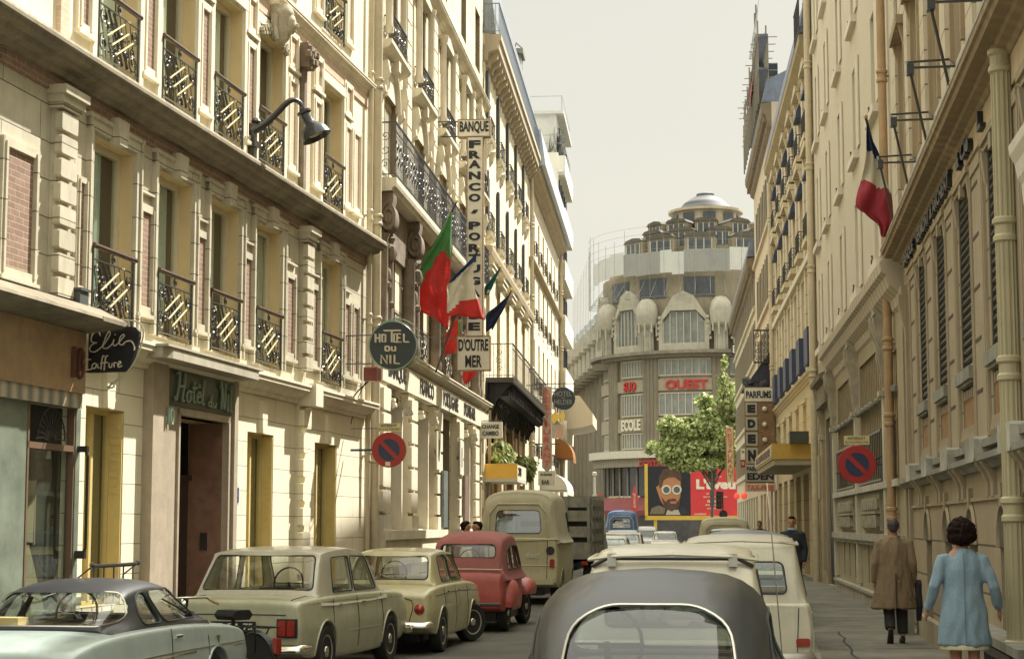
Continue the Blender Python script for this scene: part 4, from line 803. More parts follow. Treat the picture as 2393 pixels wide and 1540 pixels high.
def box_sign(name, label, px0, py0, px1, py1, Y, lines, th=.12, panel=None, ink=None, k=.0964, bold=.03, edge=None, brk=None, ins=.08):
    cx, cy = (px0+px1)/2, (py0+py1)/2; fr = face_fr(cx, cy, Y, k); u = pxm(Y); T = fr.thing(name, label, 'sign'); w_, h = (px1-px0)*u/2, (py1-py0)*u/2
    e = fr.mb(); e.bbox(-w_, w_, -th/2, th/2, -h, h, None, min(w_, h)*.08); e.build('panel', panel or WHT, T)
    if edge:
        e = fr.mb()
        for q in ((-w_-.012, -w_+.02, -h, h), (w_-.02, w_+.012, -h, h), (-w_, w_, -h-.012, -h+.02), (-w_, w_, h-.02, h+.012)): e.box(q[0], q[1], -th/2-.012, th/2+.012, q[2], q[3])
        e.build('trim', edge, T)
    e = fr.mb()
    for s_, a, b, c, d in lines: e.text(s_, -w_+2*w_*a, -w_+2*w_*c, h-2*h*d, h-2*h*b, -th/2-.002, .012, bold)
    e.build('lettering', ink or BLK, T)
    if brk:
        e = fr.mb()
        for (x, y, x2, y2) in brk: e.tube([((x-cx)*u, 0, (cy-y)*u), ((x2-cx)*u, 0, (cy-y2)*u)], .014, 5)
        e.build('bracket', IRON, T)
    return T
box_sign('exchange_sign', 'small white sign reading CHANGE CAMBIO on the pipe above the hanging plants', 1122, 986, 1174, 1024, 51.6, [('CHANGE', .10, .16, .86, .42), ('CAMBIO', .12, .56, .84, .84)], brk=[(1108, 983, 1172, 983), (1108, 1026, 1124, 1024)])
def vert_sign(name, label, x0, x1, y0, y1, Y, word, panel, ink, k, side_tubes=True, depth=.14, scale=.75, bold=.02, edge=None):
    cx, cy = (x0+x1)/2, (y0+y1)/2; fr = face_fr(cx, cy, Y, k); u = pxm(Y); T = fr.thing(name, label, 'sign'); w_, h = (x1-x0)*u/2, (y1-y0)*u/2
    e = fr.mb(); e.prism([(-w_, h), (w_, h), (w_, -h+w_), (0, -h), (-w_, -h+w_)] if side_tubes else [(-w_, h), (w_, h), (w_, -h), (-w_, -h)], -depth/2, depth/2, 'y'); e.build('panel', panel, T)
    if edge:
        e = fr.mb(); e.box(-w_-.02, -w_+.03, -depth/2-.01, depth/2, -h, h); e.box(w_-.03, w_+.02, -depth/2-.01, depth/2, -h, h); e.build('trim', edge, T)
    e = fr.mb(); n = len(word); st = (2*h*.93)/n
    for i, ch in enumerate(word):
        zc = h*.97-st*(i+.5); hw = w_*scale*(.35 if ch == 'I' else 1); e.text(ch, -hw, hw, zc-st*.36, zc+st*.36, -depth/2-.002, .02, bold)
    e.build('lettering', ink, T); return T
NRED = mat('red neon letter', (.62, .07, .05), .4, .1)
t = vert_sign('restaurant_sign', 'narrow grey vertical sign with red neon RESTAURANT on the left side of the street', 1267, 1289, 904, 1103, 74, 'RESTAURANT', mat('grey sign board', (.36, .31, .24), .7, .15), NRED, .0964)
e = MB()
for z in (1.7, -.6): e.tube([(-1.4, 0, z), (.5, 0, z)], .025, 5)
e.tube([(-1.4, 0, 1.9), (1.2, 0, 1.9), (1.2, 0, 1.6)], .02, 5); e.build('bracket', IRON, t)
def helder():
    Y = 80; fr = face_fr(1317, 931, Y); T = fr.thing('round_hotel_sign', 'small round navy hotel sign beside the red neon restaurant sign', 'sign'); r = 27*pxm(Y)
    e = fr.mb(); e.lathe([(0, -.09), (r*.96, -.09), (r, -.06), (r, .06), (0, .09)], (0, 0, 0), 'y', 32); e.build('panel', mat('navy enamel', (.018, .028, .045), .4, .1), T, smooth=30)
    e = fr.mb(); e.text('HOTEL', -r*.78, r*.72, r*.18, r*.60, -.092, .02, -.01); e.text('DU', -r*.14, r*.14, -.02*r, r*.10, -.092, .02, -.01); e.text('HELDER', -r*.78, r*.76, -r*.52, -r*.12, -.092, .02, -.01); e.build('neon_lettering', mat('dim white neon', (.30, .32, .30), .4), T)
    e = fr.mb(); e.tube([(-1.6, 0, 0), (-r, 0, 0)], .03); e.tube([(-1.6, 0, .4), (-r*.8, 0, .3)], .02); e.build('bracket', IRON, T)
helder()
t = box_sign('bar_sign', 'pink lettered AR bar sign with a yellow cut-out on top', 1290, 992, 1316, 1024, 82, [('AR', .25, .18, .98, .98)], .08, mat('grey board', (.36, .34, .29), .7), mat('pink letter', (.72, .30, .20), .5), bold=.0)
e = MB(); u = pxm(82); e.prism([(-.2, .35), (-.1, .42), (.0, .55), (.12, .6), (.3, .55), (.34, .7), (.28, .85), (.15, .78), (.0, .8), (-.1, .92), (-.22, .8), (-.26, .5)], -.04, .04, 'y'); e.build('yellow_cutout', mat('yellow cut out', (.75, .52, .08), .5), t)
t = box_sign('bar_sign', 'grey sign with BAR in dark letters near the white awning', 1258, 1100, 1298, 1134, 76, [('BAR', .2, .62, .66, .92), ('Au Gavroche', .12, .14, .8, .34)], .12, mat('grey white board', (.48, .46, .38), .7), BLK, bold=.02)
def awning(name, label, fac, s0, s1, z0, z1, d, m, group=None):
    fr = fac.fr(s0); e = fr.mb(); n = 8; L = s1-s0; pr = [(d*math.sin(math.pi/2*i/n), z0+(z1-z0)*math.cos(math.pi/2*i/n)) for i in range(n+1)]
    e.prism(pr+[(0, z0)], 0, L, 'x'); e.box(0, L, d-.01, d+.01, z0-.22, z0); o = e.build(name, m, smooth=30); fr.put(o); tag(o, label, 'awning', group); return o
awning('awning', 'rounded white and blue shop awning beyond the grey BAR sign', FC, 80, 86, 3.25, 4.1, 1.2, mat('white awning cloth', (.62, .60, .52), .8, .05))
awning('awning', 'brown orange awning below the white canopy of the modern block', FC, 92, 95, 5.1, 6.1, .9, mat('brown orange canvas', (.30, .12, .03), .8, .1))
# no-parking signs
def noparking(px, py, Y, label, k, pole, rp=41, lines='INTERDIT', sub='DU 1er AU 15 DU MOIS', side=1):
    fr = face_fr(px, py, Y, k); T = fr.thing('no_parking_sign', label, 'road sign'); r = rp*pxm(Y)
    e = fr.mb(); e.lathe([(0, -.012), (r*.98, -.012), (r, 0), (r*.98, .02), (0, .02)], (0, 0, 0), 'y', 40); e.build('red_disc', mat('red enamel', (.36, .025, .02), .4, .12, 6, streak=.1), T)
    e = fr.mb(); e.lathe([(0, -.018), (r*.62, -.018), (r*.62, -.012), (0, -.012)], (0, 0, 0), 'y', 36); o = e.build('blue_disc', mat('blue enamel disc', (.025, .035, .085), .4, .15, 6), T)
    e = fr.mb(); c = math.cos(R_(45)); wv = r*.085
    e.prism([(-r*.48-wv, r*.48-wv), (-r*.48+wv, r*.48+wv), (r*.48+wv, -r*.48+wv), (r*.48-wv, -r*.48-wv)], -.023, -.018, 'y'); e.build('red_bar', mat('red enamel', (.36, .025, .02)), T)
    e = fr.mb(); z0 = r*1.04; z1 = z0+r*.47; w_ = r*.66; e.box(-w_, w_, -.012, .01, z0, z1, 0); e.text(lines, -w_*.7, w_*.7, lerp(z0, z1, .55), lerp(z0, z1, .85), -.013, .003, .01, 1); e.text(sub, -w_*.9, w_*.9, lerp(z0, z1, .14), lerp(z0, z1, .4), -.013, .003, 0., 1); e.build('notice_plate', [mat('pale yellow plate', (.62, .54, .27), .5, .1), BLK], T)
    if side < 0: e = fr.mb(); e.box(-.06, .03, -.025, -.019, -r*.9, -r*.68); e.build('sticker', WHT, T)
    e = fr.mb(); z0 = -P(px, py, Y).z+.12
    if pole: e.lathe([(.032, z0), (.032, .1)], (pole*pxm(Y), .03, 0), 'z', 10); e.box(-.02, pole*pxm(Y), .02, .05, -.02, .02)
    else: e.box(-.72, 0, .02, .05, -.02, .02); e.box(-.72, 0, .02, .05, r*1.2, r*1.24)
    e.build('pole' if pole else 'bracket', mat('blue painted pole', (.03, .06, .12), .5), T)
noparking(909, 1051, 32.4, 'red and blue no parking disc on the left by the bank drainpipes', .14, 0, 41, side=-1)
noparking(2003, 1085, 32.4, 'red and blue no parking disc beside a blue pole on the right pavement', .12, 61, 44, sub='DU 16 A LA FIN DU MOIS')
# ---------------------------------------------------------------- right, nearest bank
def rbank():
    fr = FR.fr(0); T = fr.thing('grooved_stone_building', 'ochre stone bank with shuttered windows, arches and large black letters on its frieze', 'building')
    C = [25.72, 22.97, 20.22, 17.45, 14.7]; w_ = .62
    op = [(c-w_, c+w_, 3.5, 5.5, .035) for c in C]; ar = [(c-.42, c+.42, .18, 1.5, .16) for c in C]; st = [(c-w_, c+w_, 2.72, 3.3, .03) for c in C]
    g = fr.mb(); wall(g, 11, 29.2, 0, 5.95, op+ar+st+[(28.55, 29.1, .15, 5.3, .5)], .4, 0, 1, 1, 7); g.build('wall', [RSTONEG, RSTONE], T)
    up = [(c-.5, c+.5, 7.1, 9.5, .10) for c in C+[28.2]]+[(c-.5, c+.5, 10.5, 12.6, .10) for c in C+[28.2]]
    g = fr.mb(); wall(g, 11, 29.2, 5.95, 17.5, up, .3, 0, 1, 2); g.build('upper_wall', [mat('right upper stone', (.52, .46, .34), .85, .1, 1.5, .2, 30, brick=(2.6, .48, .012, (.51, .45, .33), (.16, .13, .09)), streak=.25), RSTONE, DARK], T)
    for o in up: window(fr, T, *o[:4], .10, .07, True, CURTW, FRAMEW)
    for c in C+[28.2]:
        g = fr.mb()
        for z in (9.5, 12.6): g.box(c-.75, c+.75, 0, .16, z, z+.14); g.prism([(0, z-.5), (.12, z), (0, z)], c-.70, c-.58, 'x'); g.prism([(0, z-.5), (.12, z), (0, z)], c+.58, c+.70, 'x'); g.box(c-.6, c-.5, 0, .05, z-2.4, z)
        g.box(c+.5, c+.6, 0, .05, 7.1, 9.5); g.build('window_hood', RCORN, T)
        g = fr.mb(); g.box(c+1.1, c+1.7, 0, .05, 6.8, 17); g.build('pilaster_strip', mat('right upper stone', (.52, .46, .34)), T)
    for c in C:
        o = fr.mb()
        for i in range(20): z = 3.55+i*.095; o.prism([(-.034, z), (-.012, z+.02), (-.012, z+.04), (-.034, z+.075)], c-w_+.05, c+w_-.05, 'x')
        o.box(c-w_+.02, c-w_+.07, -.033, -.005, 3.5, 5.5); o.box(c+w_-.07, c+w_-.02, -.033, -.005, 3.5, 5.5); o.build('shutter', mat('dark louvre', (.055, .05, .038), .7, .2, 8), T)
        o = fr.mb(); o.box(c-w_-.10, c+w_+.10, -.02, .08, 3.30, 3.44); o.box(c-w_-.02, c+w_+.02, -.02, .05, 3.26, 3.30); o.build('window_sill', RGREY, T)
        o = fr.mb(); o.box(c-w_+.06, c+w_-.06, -.028, -.012, 2.80, 3.2); o.build('rust_panel', RUST, T)
        o = fr.mb()
        for i in range(7): x = c-w_+.08+i*(2*w_-.16)/6; o.lathe([(.03, 2.6), (.045, 2.66), (.03, 2.72), (.02, 2.8)], (x, .01, 0), 'z', 6); o.box(x-.03, x+.03, -.01, .015, 3.12, 3.22)
        o.build('baluster_row', RSTONE, T)
        # window head mouldings and consoles
        o = fr.mb(); o.box(c-w_-.10, c+w_+.10, 0, .03, 5.5, 5.56); o.box(c-w_-.14, c+w_+.14, 0, .06, 5.56, 5.64); o.box(c-.1, c+.1, 0, .05, 5.4, 5.56)
        for x in (c-w_-.08, c+w_+.08): o.prism([(0, 5.15), (.02, 5.2), (.04, 5.4), (.05, 5.5), (0, 5.5)], x-.06, x+.06, 'x')
        o.build('window_head', RSTONE, T)
        # arches
        o = fr.mb(); n = 12; r = .42
        pts = [(c-r-.03, 1.5), (c-r, 1.5)]+[(c-r*math.cos(math.pi*i/n), 1.5+r*math.sin(math.pi*i/n)) for i in range(1, n)]+[(c+r, 1.5), (c+r+.03, 1.5), (c+r+.03, 1.96), (c-r-.03, 1.96)]
        o = fr.mb(); o.box(c-.42, c+.42, -.15, -.13, .18, 1.5); o.build('basement_door', mat('dark panel', (.09, .08, .06), .6, .3, 3), T)
        for sx in (-1.05, .0, 1.05)[0:2]:
            o = fr.mb(); x = c+(1.12 if sx else .66)
            o.prism([(0, 2.0), (.04, 2.0), (.04, 2.15), (.08, 2.25), (.14, 2.33), (.15, 2.40), (0, 2.40)], x-.11, x+.11, 'x'); o.build('corbel', RSTONE, T)
    # arch heads: a flat dark half round panel on the wall stands for the niche's shade
    for c in C:
        g = fr.mb(); n = 14; r = .42; A = [(c-r*math.cos(math.pi*i/n), 1.5+r*math.sin(math.pi*i/n)) for i in range(n+1)]
        g.prism(A, .004, .012, 'y', 1)
        g.tube([(p[0]*1.0, .02, p[1]) for p in A], .03, 5, 0)
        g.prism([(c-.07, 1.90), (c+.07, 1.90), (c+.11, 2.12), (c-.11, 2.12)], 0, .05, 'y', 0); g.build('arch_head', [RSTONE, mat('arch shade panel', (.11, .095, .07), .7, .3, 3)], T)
    for x in (27.15, 24.35, 21.6, 18.85, 16.1, 13.3):
        g = fr.mb(); g.box(x-.42, x+.42, 0, .02, 2.6, 5.55)
        for z in (3.1, 3.65, 4.2, 4.75, 5.3): g.box(x-.10, x+.42, .015, .025, z, z+.04, 1)
        for q in (-.62, -.50, .46, .58): g.box(x+q, x+q+.05, 0, .035, 2.62, 5.5)
        g.box(x-.45, x+.45, 0, .04, 5.45, 5.58); g.build('pilaster', [RSTONE, mat('deep joint', (.07, .055, .035), .9)], T)
        g = fr.mb(); g.bbox(x-.42, x+.42, 0, .17, 2.36, 2.62, None, .03); g.build('balcony_block', mat('pale and dark stained block', (.40, .39, .33), .9, .5, 2.2, .5, streak=.7), T)
    g = fr.mb(); molding(g, 11, 29.2, [(0, 2.28), (.06, 2.28), (.10, 2.33), (.16, 2.36), (.16, 2.42), (0, 2.44)]); g.build('balcony_band', RGREY, T)
    g = fr.mb(); g.box(11, 29.2, 0, .03, 1.97, 2.01); g.box(11, 27, .0, .10, .0, .42); g.build('plinth', RSTONE, T)
    g = fr.mb(); g.box(11, 28.4, 0, .03, 5.66, 5.98); g.build('frieze', mat('tan frieze', (.50, .40, .25), .8, .12, 2, .2, streak=.3), T)
    g = fr.mb(); molding(g, 11, 29.2, [(0, 5.92), (.05, 5.94), (.08, 5.98), (.16, 6.0), (.18, 6.04), (.30, 6.05), (.32, 6.10), (.35, 6.11), (.36, 6.16), (0, 6.18)]); g.build('main_cornice', RCORN, T)
    g = fr.mb(); g.box(11, 29.2, .02, .365, 6.165, 6.20); g.build('cornice_lead', mat('grey lead ledge', (.34, .34, .30), .7, .3, 5, streak=.3), T)
    for s_, a, b in (('BANQUE', 28.1, 26.2), ('VERMONT & ARCHENT', 25.7, 21.0), ('& Cie', 20.2, 18.9), ('L', 18.1, 17.8)): g = fr.mb(); g.text(s_, a, b, 5.70, 5.90, .03, .06, .03, None, toward=1); g.build('frieze_word', BLK, T)
    # blank stone balustrade rail below sills
    g = fr.mb(); g.box(11, 28.4, .02, .09, 2.50, 2.58); g.build('balustrade_rail', RGREY, T)
    g = fr.mb(); g.box(28.45, 29.15, .0, .10, 5.2, 5.5); g.prism([(0, 4.7), (.05, 4.75), (.15, 5.2), (.15, 5.35), (0, 5.35)], 28.35, 28.6, 'x'); g.box(28.3, 28.5, 0, .06, .2, 5.2); g.box(28.9, 29.2, 0, .06, .2, 5.2); g.build('door_moulding', RSTONE, T)
    g = fr.mb(); g.box(26.6, 26.95, .16, .5, .0, .5); g.build('wheel_guard_stone', RGREY, T)
    g = fr.mb(); g.box(15.0, 19.3, 0, .22, .0, .62); g.box(14.9, 19.4, 0, .26, .62, .70); g.build('bench_plinth', RGREY, T)
    g = fr.mb()
    for i in range(16): g.box(15.6+i*.12, 15.63+i*.12, .22, .24, .08, .58)
    g.box(15.5, 17.6, .22, .25, .52, .6); g.build('cellar_grille', IRON, T)
rbank()
# iron flag / awning brackets standing on the cornice
for i, s_ in enumerate((17.9, 20.55, 23.3, 26.1)):
    fr = FR.fr(s_, 6.2); mb = fr.mb()
    mb.tube([(-.1, .55, .80), (-.1, .04, .80)], .016, 5); mb.tube([(.35, .55, .98), (.35, .04, 1.0)], .016, 5); mb.tube([(-.1, .55, .80), (.35, .55, .98)], .016, 5); mb.box(-.14, .0, .50, .58, .72, .84); mb.tube([(-.1, .55, .8), (.1, .36, -.02)], .018, 5); mb.tube([(-.1, .04, .8), (.35, .04, 1.0)], .016, 5)
    o = mb.build('iron_bracket', IRON); fr.put(o); tag(o, ['black folding iron bracket nearest the camera on the right cornice', 'second iron bracket along the right cornice', 'third iron bracket along the right cornice', 'farthest iron bracket on the right cornice, nearest the tricolour'][i], 'bracket', 'iron brackets on the right cornice')
pipe(FR, 16.0, 0, 9, .085, .11, 'fat fluted cream drainpipe at the right edge of the picture', m=mat('cream fluted pipe', (.45, .40, .25), .5, .1, 3, streak=.2), collars=(.6, 1.85, 3.1, 4.35, 5.9), fl=14)
pipe(FM, 30.7, 0, 16, .075, .12, 'orange brown drainpipe between the letter-frieze bank and the grille shopfront', m=mat('orange brown pipe', (.38, .25, .13), .6, .2, 3, streak=.4), collars=(1.9, 3.5, 4.8, 6.0, 9.5, 12))
def moulded_sign():
    fr = FR.fr(15.0, 4.62); T = fr.thing('white_moulded_box', 'corner of a white moulded fascia at the right edge', 'fascia')
    e = fr.mb(); molding(e, -4, .0, [(0, -.35), (.06, -.35), (.09, -.2), (.10, -.05), (.13, .0), (.15, .12), (.19, .2), (.20, .28), (0, .30)]); e.build('moulding', mat('white gloss moulding', (.62, .57, .47), .4), T)
moulded_sign()
# ---------------------------------------------------------------- right, middle building
def rmid():
    fr = FM.fr(29.3); T = fr.thing('pale_facade_building', 'tall pale plain facade above a carved stone shopfront with iron grilles', 'building')
    L = 21.9; C = [3.6+4.2*i-29.3+29.7 for i in range(5)]
    C = [4.0, 8.2, 12.4, 16.6, 20.2]
    up = [(c-.55, c+.55, z, z+1.9, .12) for z in (6.6, 9.5, 12.4, 15.3) for c in C]
    lo = [(3.6, 8.4, 2.5, 5.0, .15), (9.6, 14.6, 2.5, 5.0, .15), (16.7, 19.0, .15, 4.5, .15), (1.2, 2.6, 2.5, 4.7, .15)]+[(x, x+.28, .55, 1.3, .08) for x in (4.2, 5.6, 7.0, 10.2, 11.7, 13.2)]
    g = fr.mb(); wall(g, 0, L, 0, 6.2, lo, .4, 0, 1, 2); g.build('shopfront_wall', [mat('greyish yellow stone', (.37, .325, .21), .85, .15, 2, .3, streak=.3), RSTONE, DARK], T)
    g = fr.mb(); wall(g, 0, L, 6.2, 20.5, up, .3, 0, 0, 1); g.build('upper_wall', [PALE, DARK], T)
    for o in up:
        window(fr, T, *o[:4], .11, .06, True, CURTW, mat('grey frame', (.35, .34, .28), .5))
        g = fr.mb(); g.box(o[0]-.25, o[1]+.25, 0, .12, o[2]-.2, o[2]-.04); g.build('window_sill', mat('white sill', (.62, .58, .48), .7, .1), T)
        g = fr.mb(); g.tube([(o[1]+.2, .03, o[2]+.2), (o[1]+.21, .05, o[2]+.1), (o[1]+.2, .03, o[2]+.03)], .015, 5); g.ball((o[1]+.2, .04, o[2]+.22), .025, 6); g.build('shutter_catch', IRON, T)
        g = fr.mb(); g.prism([(o[0], 0), (o[0]+.52, .06), (o[0]+.52, .02), (o[0], -.04)], o[2], o[3], 'z') if False else g.box(o[0]-.6, o[0]-.02, .01, .04, o[2], o[3]); g.build('shutter', mat('pale louvre shutter', (.58, .53, .41), .7, .05, 3), T)
    # projecting shopfront cornice
    g = fr.mb(); molding(g, -.1, 15.8, [(0, 5.3), (.05, 5.35), (.08, 5.5), (.22, 5.62), (.28, 5.8), (.36, 5.85), (.38, 6.0), (.34, 6.06), (0, 6.4)]); g.build('shop_cornice', mat('pale brown shop cornice', (.40, .34, .24), .7, .2, 2, .2, wave=(.7, (.52, .47, .36), 'X'), streak=.35), T)
    g = fr.mb(); g.box(16.0, 19.7, 0, .22, 4.8, 5.3); g.prism([(0, 5.3), (.34, 5.4), (.36, 5.5), (0, 5.7)], 15.9, 19.8, 'x'); g.build('door_cornice', DARKCORN, T)
    for x in (2.9, 8.9, 15.3, 19.5):
        g = fr.mb(); g.prism([(0, 4.1), (.07, 4.1), (.08, 4.4), (.13, 4.7), (.12, 4.9), (.22, 5.25), (.24, 5.6), (.16, 5.7), (0, 5.7)], x-.16, x+.16, 'x'); g.box(x-.2, x+.2, 0, .16, 4.0, 4.1)
        for sx in (-.17, .17): g.tube([(x+sx, .02+p[1]*1.02, p[0]) for p in ((4.15, .08), (4.4, .09), (4.7, .14), (4.9, .13), (5.15, .23), (5.4, .25), (5.5, .18))], .02, 5)
        g.build('console', mat('console stone', (.40, .36, .27), .7, .3, 4, .3, streak=.5), T)
        g = fr.mb(); g.box(x-.17, x+.17, 0, .09, .5, 4.0); g.build('pilaster', mat('light pilaster stone', (.50, .46, .35), .8, .1, 3, .2, streak=.2) if x < 16 else RSTONE, T)
    for (a, b) in ((3.6, 8.4), (9.6, 14.6), (1.2, 2.6)):
        o = window(fr, T, a, b, 2.5, 5.0 if b > 3 else 4.7, .15, .1, True, None, mat('bronze shop frame', (.20, .155, .085), .5, .2), bars=1)
        g = fr.mb(); n = max(3, int((b-a)/.35))
        for i in range(n+1): x = lerp(a+.1, b-.1, i/n); g.box(x-.05, x+.05, -.13, -.05, 2.5, 5.0)
        g.build('shop_mullion', mat('ochre mullion', (.30, .24, .13), .6, .2), T)
        g = fr.mb(); n = int((b-a)/.34)
        for i in range(n+1): x = lerp(a+.05, b-.05, i/n); g.tube([(x, .05, 2.5), (x, .05, 3.45)], .013, 4); g.ball((x, .05, 2.95), .03, 5)
        g.box(a, b, .03, .07, 3.42, 3.47); g.box(a, b, .03, .07, 2.52, 2.56); g.build('iron_grille', IRON, T)
        g = fr.mb(); g.tube([(a, .03, 4.02), (b, .03, 4.02)], .06, 8)
        for i in range(6): g.ball((lerp(a, b, i/5), .05, 4.02), .08, 6)
        g.build('rolled_blind', RGREY, T)
    g = fr.mb(); g.box(.5, 15.3, 0, .12, 2.36, 2.48); g.build('window_ledge', mat('white stained ledge', (.50, .48, .40), .8, .3, 3, .2, streak=.3), T)
    g = fr.mb(); g.box(.5, 15.5, 0, .14, 1.40, 1.54); g.box(.5, 15.5, 0, .09, 1.32, 1.40); g.box(.5, 15.5, .0, .08, .12, .36); g.box(.5, 15.5, 0, .12, .36, .42); g.build('plinth_mould', mat('pale stained stone', (.40, .38, .30), .85, .3, 3, .3, streak=.4), T)
    for (a, b) in ((4.2, 7.8), (10.2, 14.0)):
        g = fr.mb(); g.box(a, b, 0, .05, 1.6, 2.3)
        n = int((b-a)/.42)
        for i in range(n): x = a+.06+i*.42; g.bbox(x, x+.34, .05, .12, 1.66, 1.9, None, .03); g.bbox(x, x+.34, .05, .10, 2.0, 2.22, None, .03)
        g.box(a, b, .05, .13, 1.92, 1.97); g.build('carved_panel', mat('carved panel stone', (.34, .31, .22), .9, .4, 6, .5, streak=.4), T)
    g = fr.mb(); g.box(16.75, 18.95, -.13, -.08, .15, 4.5); g.build('dark_door', mat('blue black door', (.018, .022, .035), .5, .2), T)
    g = fr.mb(); g.box(19.9, 20.8, 0, .12, 2.4, 3.6); g.build('house_plaque', RSTONE, T)
    g = fr.mb(); molding(g, 0, L, cornice_prof(20.1, 20.7, .6)); g.build('roof_cornice', PALE, T)
rmid()
def ryel():
    fr = FY.fr(51.3); T = fr.thing('yellow_ground_floor_building', 'cream stone building with yellow ground floor, yellow canopy and blue blinds', 'building'); L = 20.3
    C = [1.7+3.42*i for i in range(6)]
    lo = [(c-.75, c+.75, 4.2, 5.45, .14) for c in C]+[(c-1.1, c+1.1, .15, 3.3, .3) for c in C]
    g = fr.mb(); wall(g, 0, L, 0, 6.3, lo, .35, 0, 0, 1); g.build('ground_floor_wall', [mat('yellow cream ashlar', (.55, .465, .29), .85, .08, 1.5, .2, 30, brick=(6, .62, .012, (.54, .455, .28), (.30, .23, .12)), streak=.15), DARK], T)
    up = [(c-.62, c+.62, z, z+h, .1) for z, h in ((6.75, 2.6), (10.2, 2.5), (13.3, 1.9)) for c in C]
    g = fr.mb(); wall(g, 0, L, 6.3, 16.4, up, .3, 0, 1, 2); g.build('upper_wall', [mat('lined cream stone', (.56, .50, .38), .85, .08, 1.5, .2, 30, brick=(5, .58, .014, (.55, .49, .37), (.22, .18, .12)), streak=.2), YELST, DARK], T)
    for o in lo[:6]: window(fr, T, *o[:4], .13, .06, True, CURTW, FRAMEW)
    for o in up: window(fr, T, *o[:4], .1, .06, True, CURTW, FRAMEW)
    BL = mat('navy blind', (.03, .045, .10), .6, .2)
    for o in up:
        c = (o[0]+o[1])/2
        if o[2] < 7: g = fr.mb(); g.box(o[0]-.1, o[1]+.1, .03, .2, 6.42, 7.5); g.build('blue_blind', BL, T)
        else:
            g = fr.mb(); g.prism([(0, o[3]-.1), (.16, o[3]-.5), (.16, o[3]-.62), (0, o[3]-.62)], o[0]-.1, o[1]+.1, 'x'); g.build('blue_blind', BL, T)
            g = fr.mb(); g.box(c-.95, c+.95, 0, .2, o[3]+.12, o[3]+.26); g.prism([(c-.95, o[3]+.26), (c+.95, o[3]+.26), (c, o[3]+.6)], 0, .18, 'y'); g.prism([(0, o[3]-.4), (.15, o[3]+.1), (0, o[3]+.1)], c-.95, c-.75, 'x'); g.prism([(0, o[3]-.4), (.15, o[3]+.1), (0, o[3]+.1)], c+.75, c+.95, 'x'); g.build('window_hood', YELST, T)
            railing(fr, T, o[0]-.1, o[1]+.1, o[2]-.02, .7, .15, IRON, .2, 0, 'window_railing'); g = fr.mb(); g.box(c-.85, c+.85, 0, .2, o[2]-.2, o[2]-.03); g.build('window_sill', YELST, T)
    for x in [3.4*i for i in range(7)]:
        g = fr.mb(); g.box(x-.25, x+.25, 0, .06, 6.3, 15.6); g.build('pilaster_strip', mat('lined cream stone', (.56, .50, .38)), T)
    g = fr.mb(); molding(g, 0, L, cornice_prof(6.0, 6.25, .2)); g.build('string_course', YELST, T)
    g = fr.mb(); g.box(0, L, 0, .14, 9.5, 9.7); g.build('string_course', mat('white string', (.60, .56, .44), .8), T)
    g = fr.mb()
    for c in C: g.box(c-.85, c+.85, 0, .06, 5.5, 5.62)
    g.build('window_head', YELST, T)
    g = fr.mb(); molding(g, 0, L, [(0, 15.3), (.08, 15.35), (.12, 15.6), (.28, 15.75), (.34, 15.8), (.36, 16.0), (0, 16.05)]); g.build('main_cornice', mat('olive brown cornice', (.33, .27, .15), .85, .2, 2, .2, streak=.3), T)
    g = fr.mb(); g.prism([(0, 16.05), (.36, 16.06), (.34, 16.15), (.15, 17.2), (-.8, 18.0), (-7, 18.4), (-7, 16.05)], 0, L, 'x'); g.build('mansard_roof', mat('blue zinc roof', (.17, .20, .25), .5, .3, 2, metal=.2, streak=.4), T)
    railing(fr, T, -.2, 2, 16.1, 1, .35, IRON, .2, 0, 'roof_railing')
    # yellow canopy
    g = fr.mb(); g.box(1.2, 11.5, 0, 1.25, 3.62, 4.08, 0); g.box(1.25, 11.45, 0, 1.2, 3.45, 3.62, 1); g.build('canopy', [mat('mustard canopy', (.52, .33, .06), .5, .1), mat('canopy soffit', (.38, .34, .24), .7)], T)
    g = fr.mb(); g.box(1.3, 11.6, 1.25, 1.28, 3.68, 4.02, 0); g.text('PARFUMERIE', 10.5, 2, 3.74, 3.96, 1.285, .02, .02, 1, toward=1); g.build('canopy_lettering', [mat('cream letter band', (.50, .45, .30), .5), mat('brown letters', (.12, .05, .03), .5)], T)
    g = fr.mb(); g.box(.9, 1.5, .2, .75, 4.08, 4.42); g.build('ventilator_box', mat('dark green box', (.05, .06, .045), .5), T)
ryel()
pipe(FY, 51.0, 0, 20, .10, .14, 'pale grey drainpipe between the pale facade and the blue-blind building', collars=(6, 9, 12, 15))
pipe(FY, 71.7, 4, 15.5, .10, .14, 'pale drainpipe above the parfums sign', collars=(8, 11, 14))
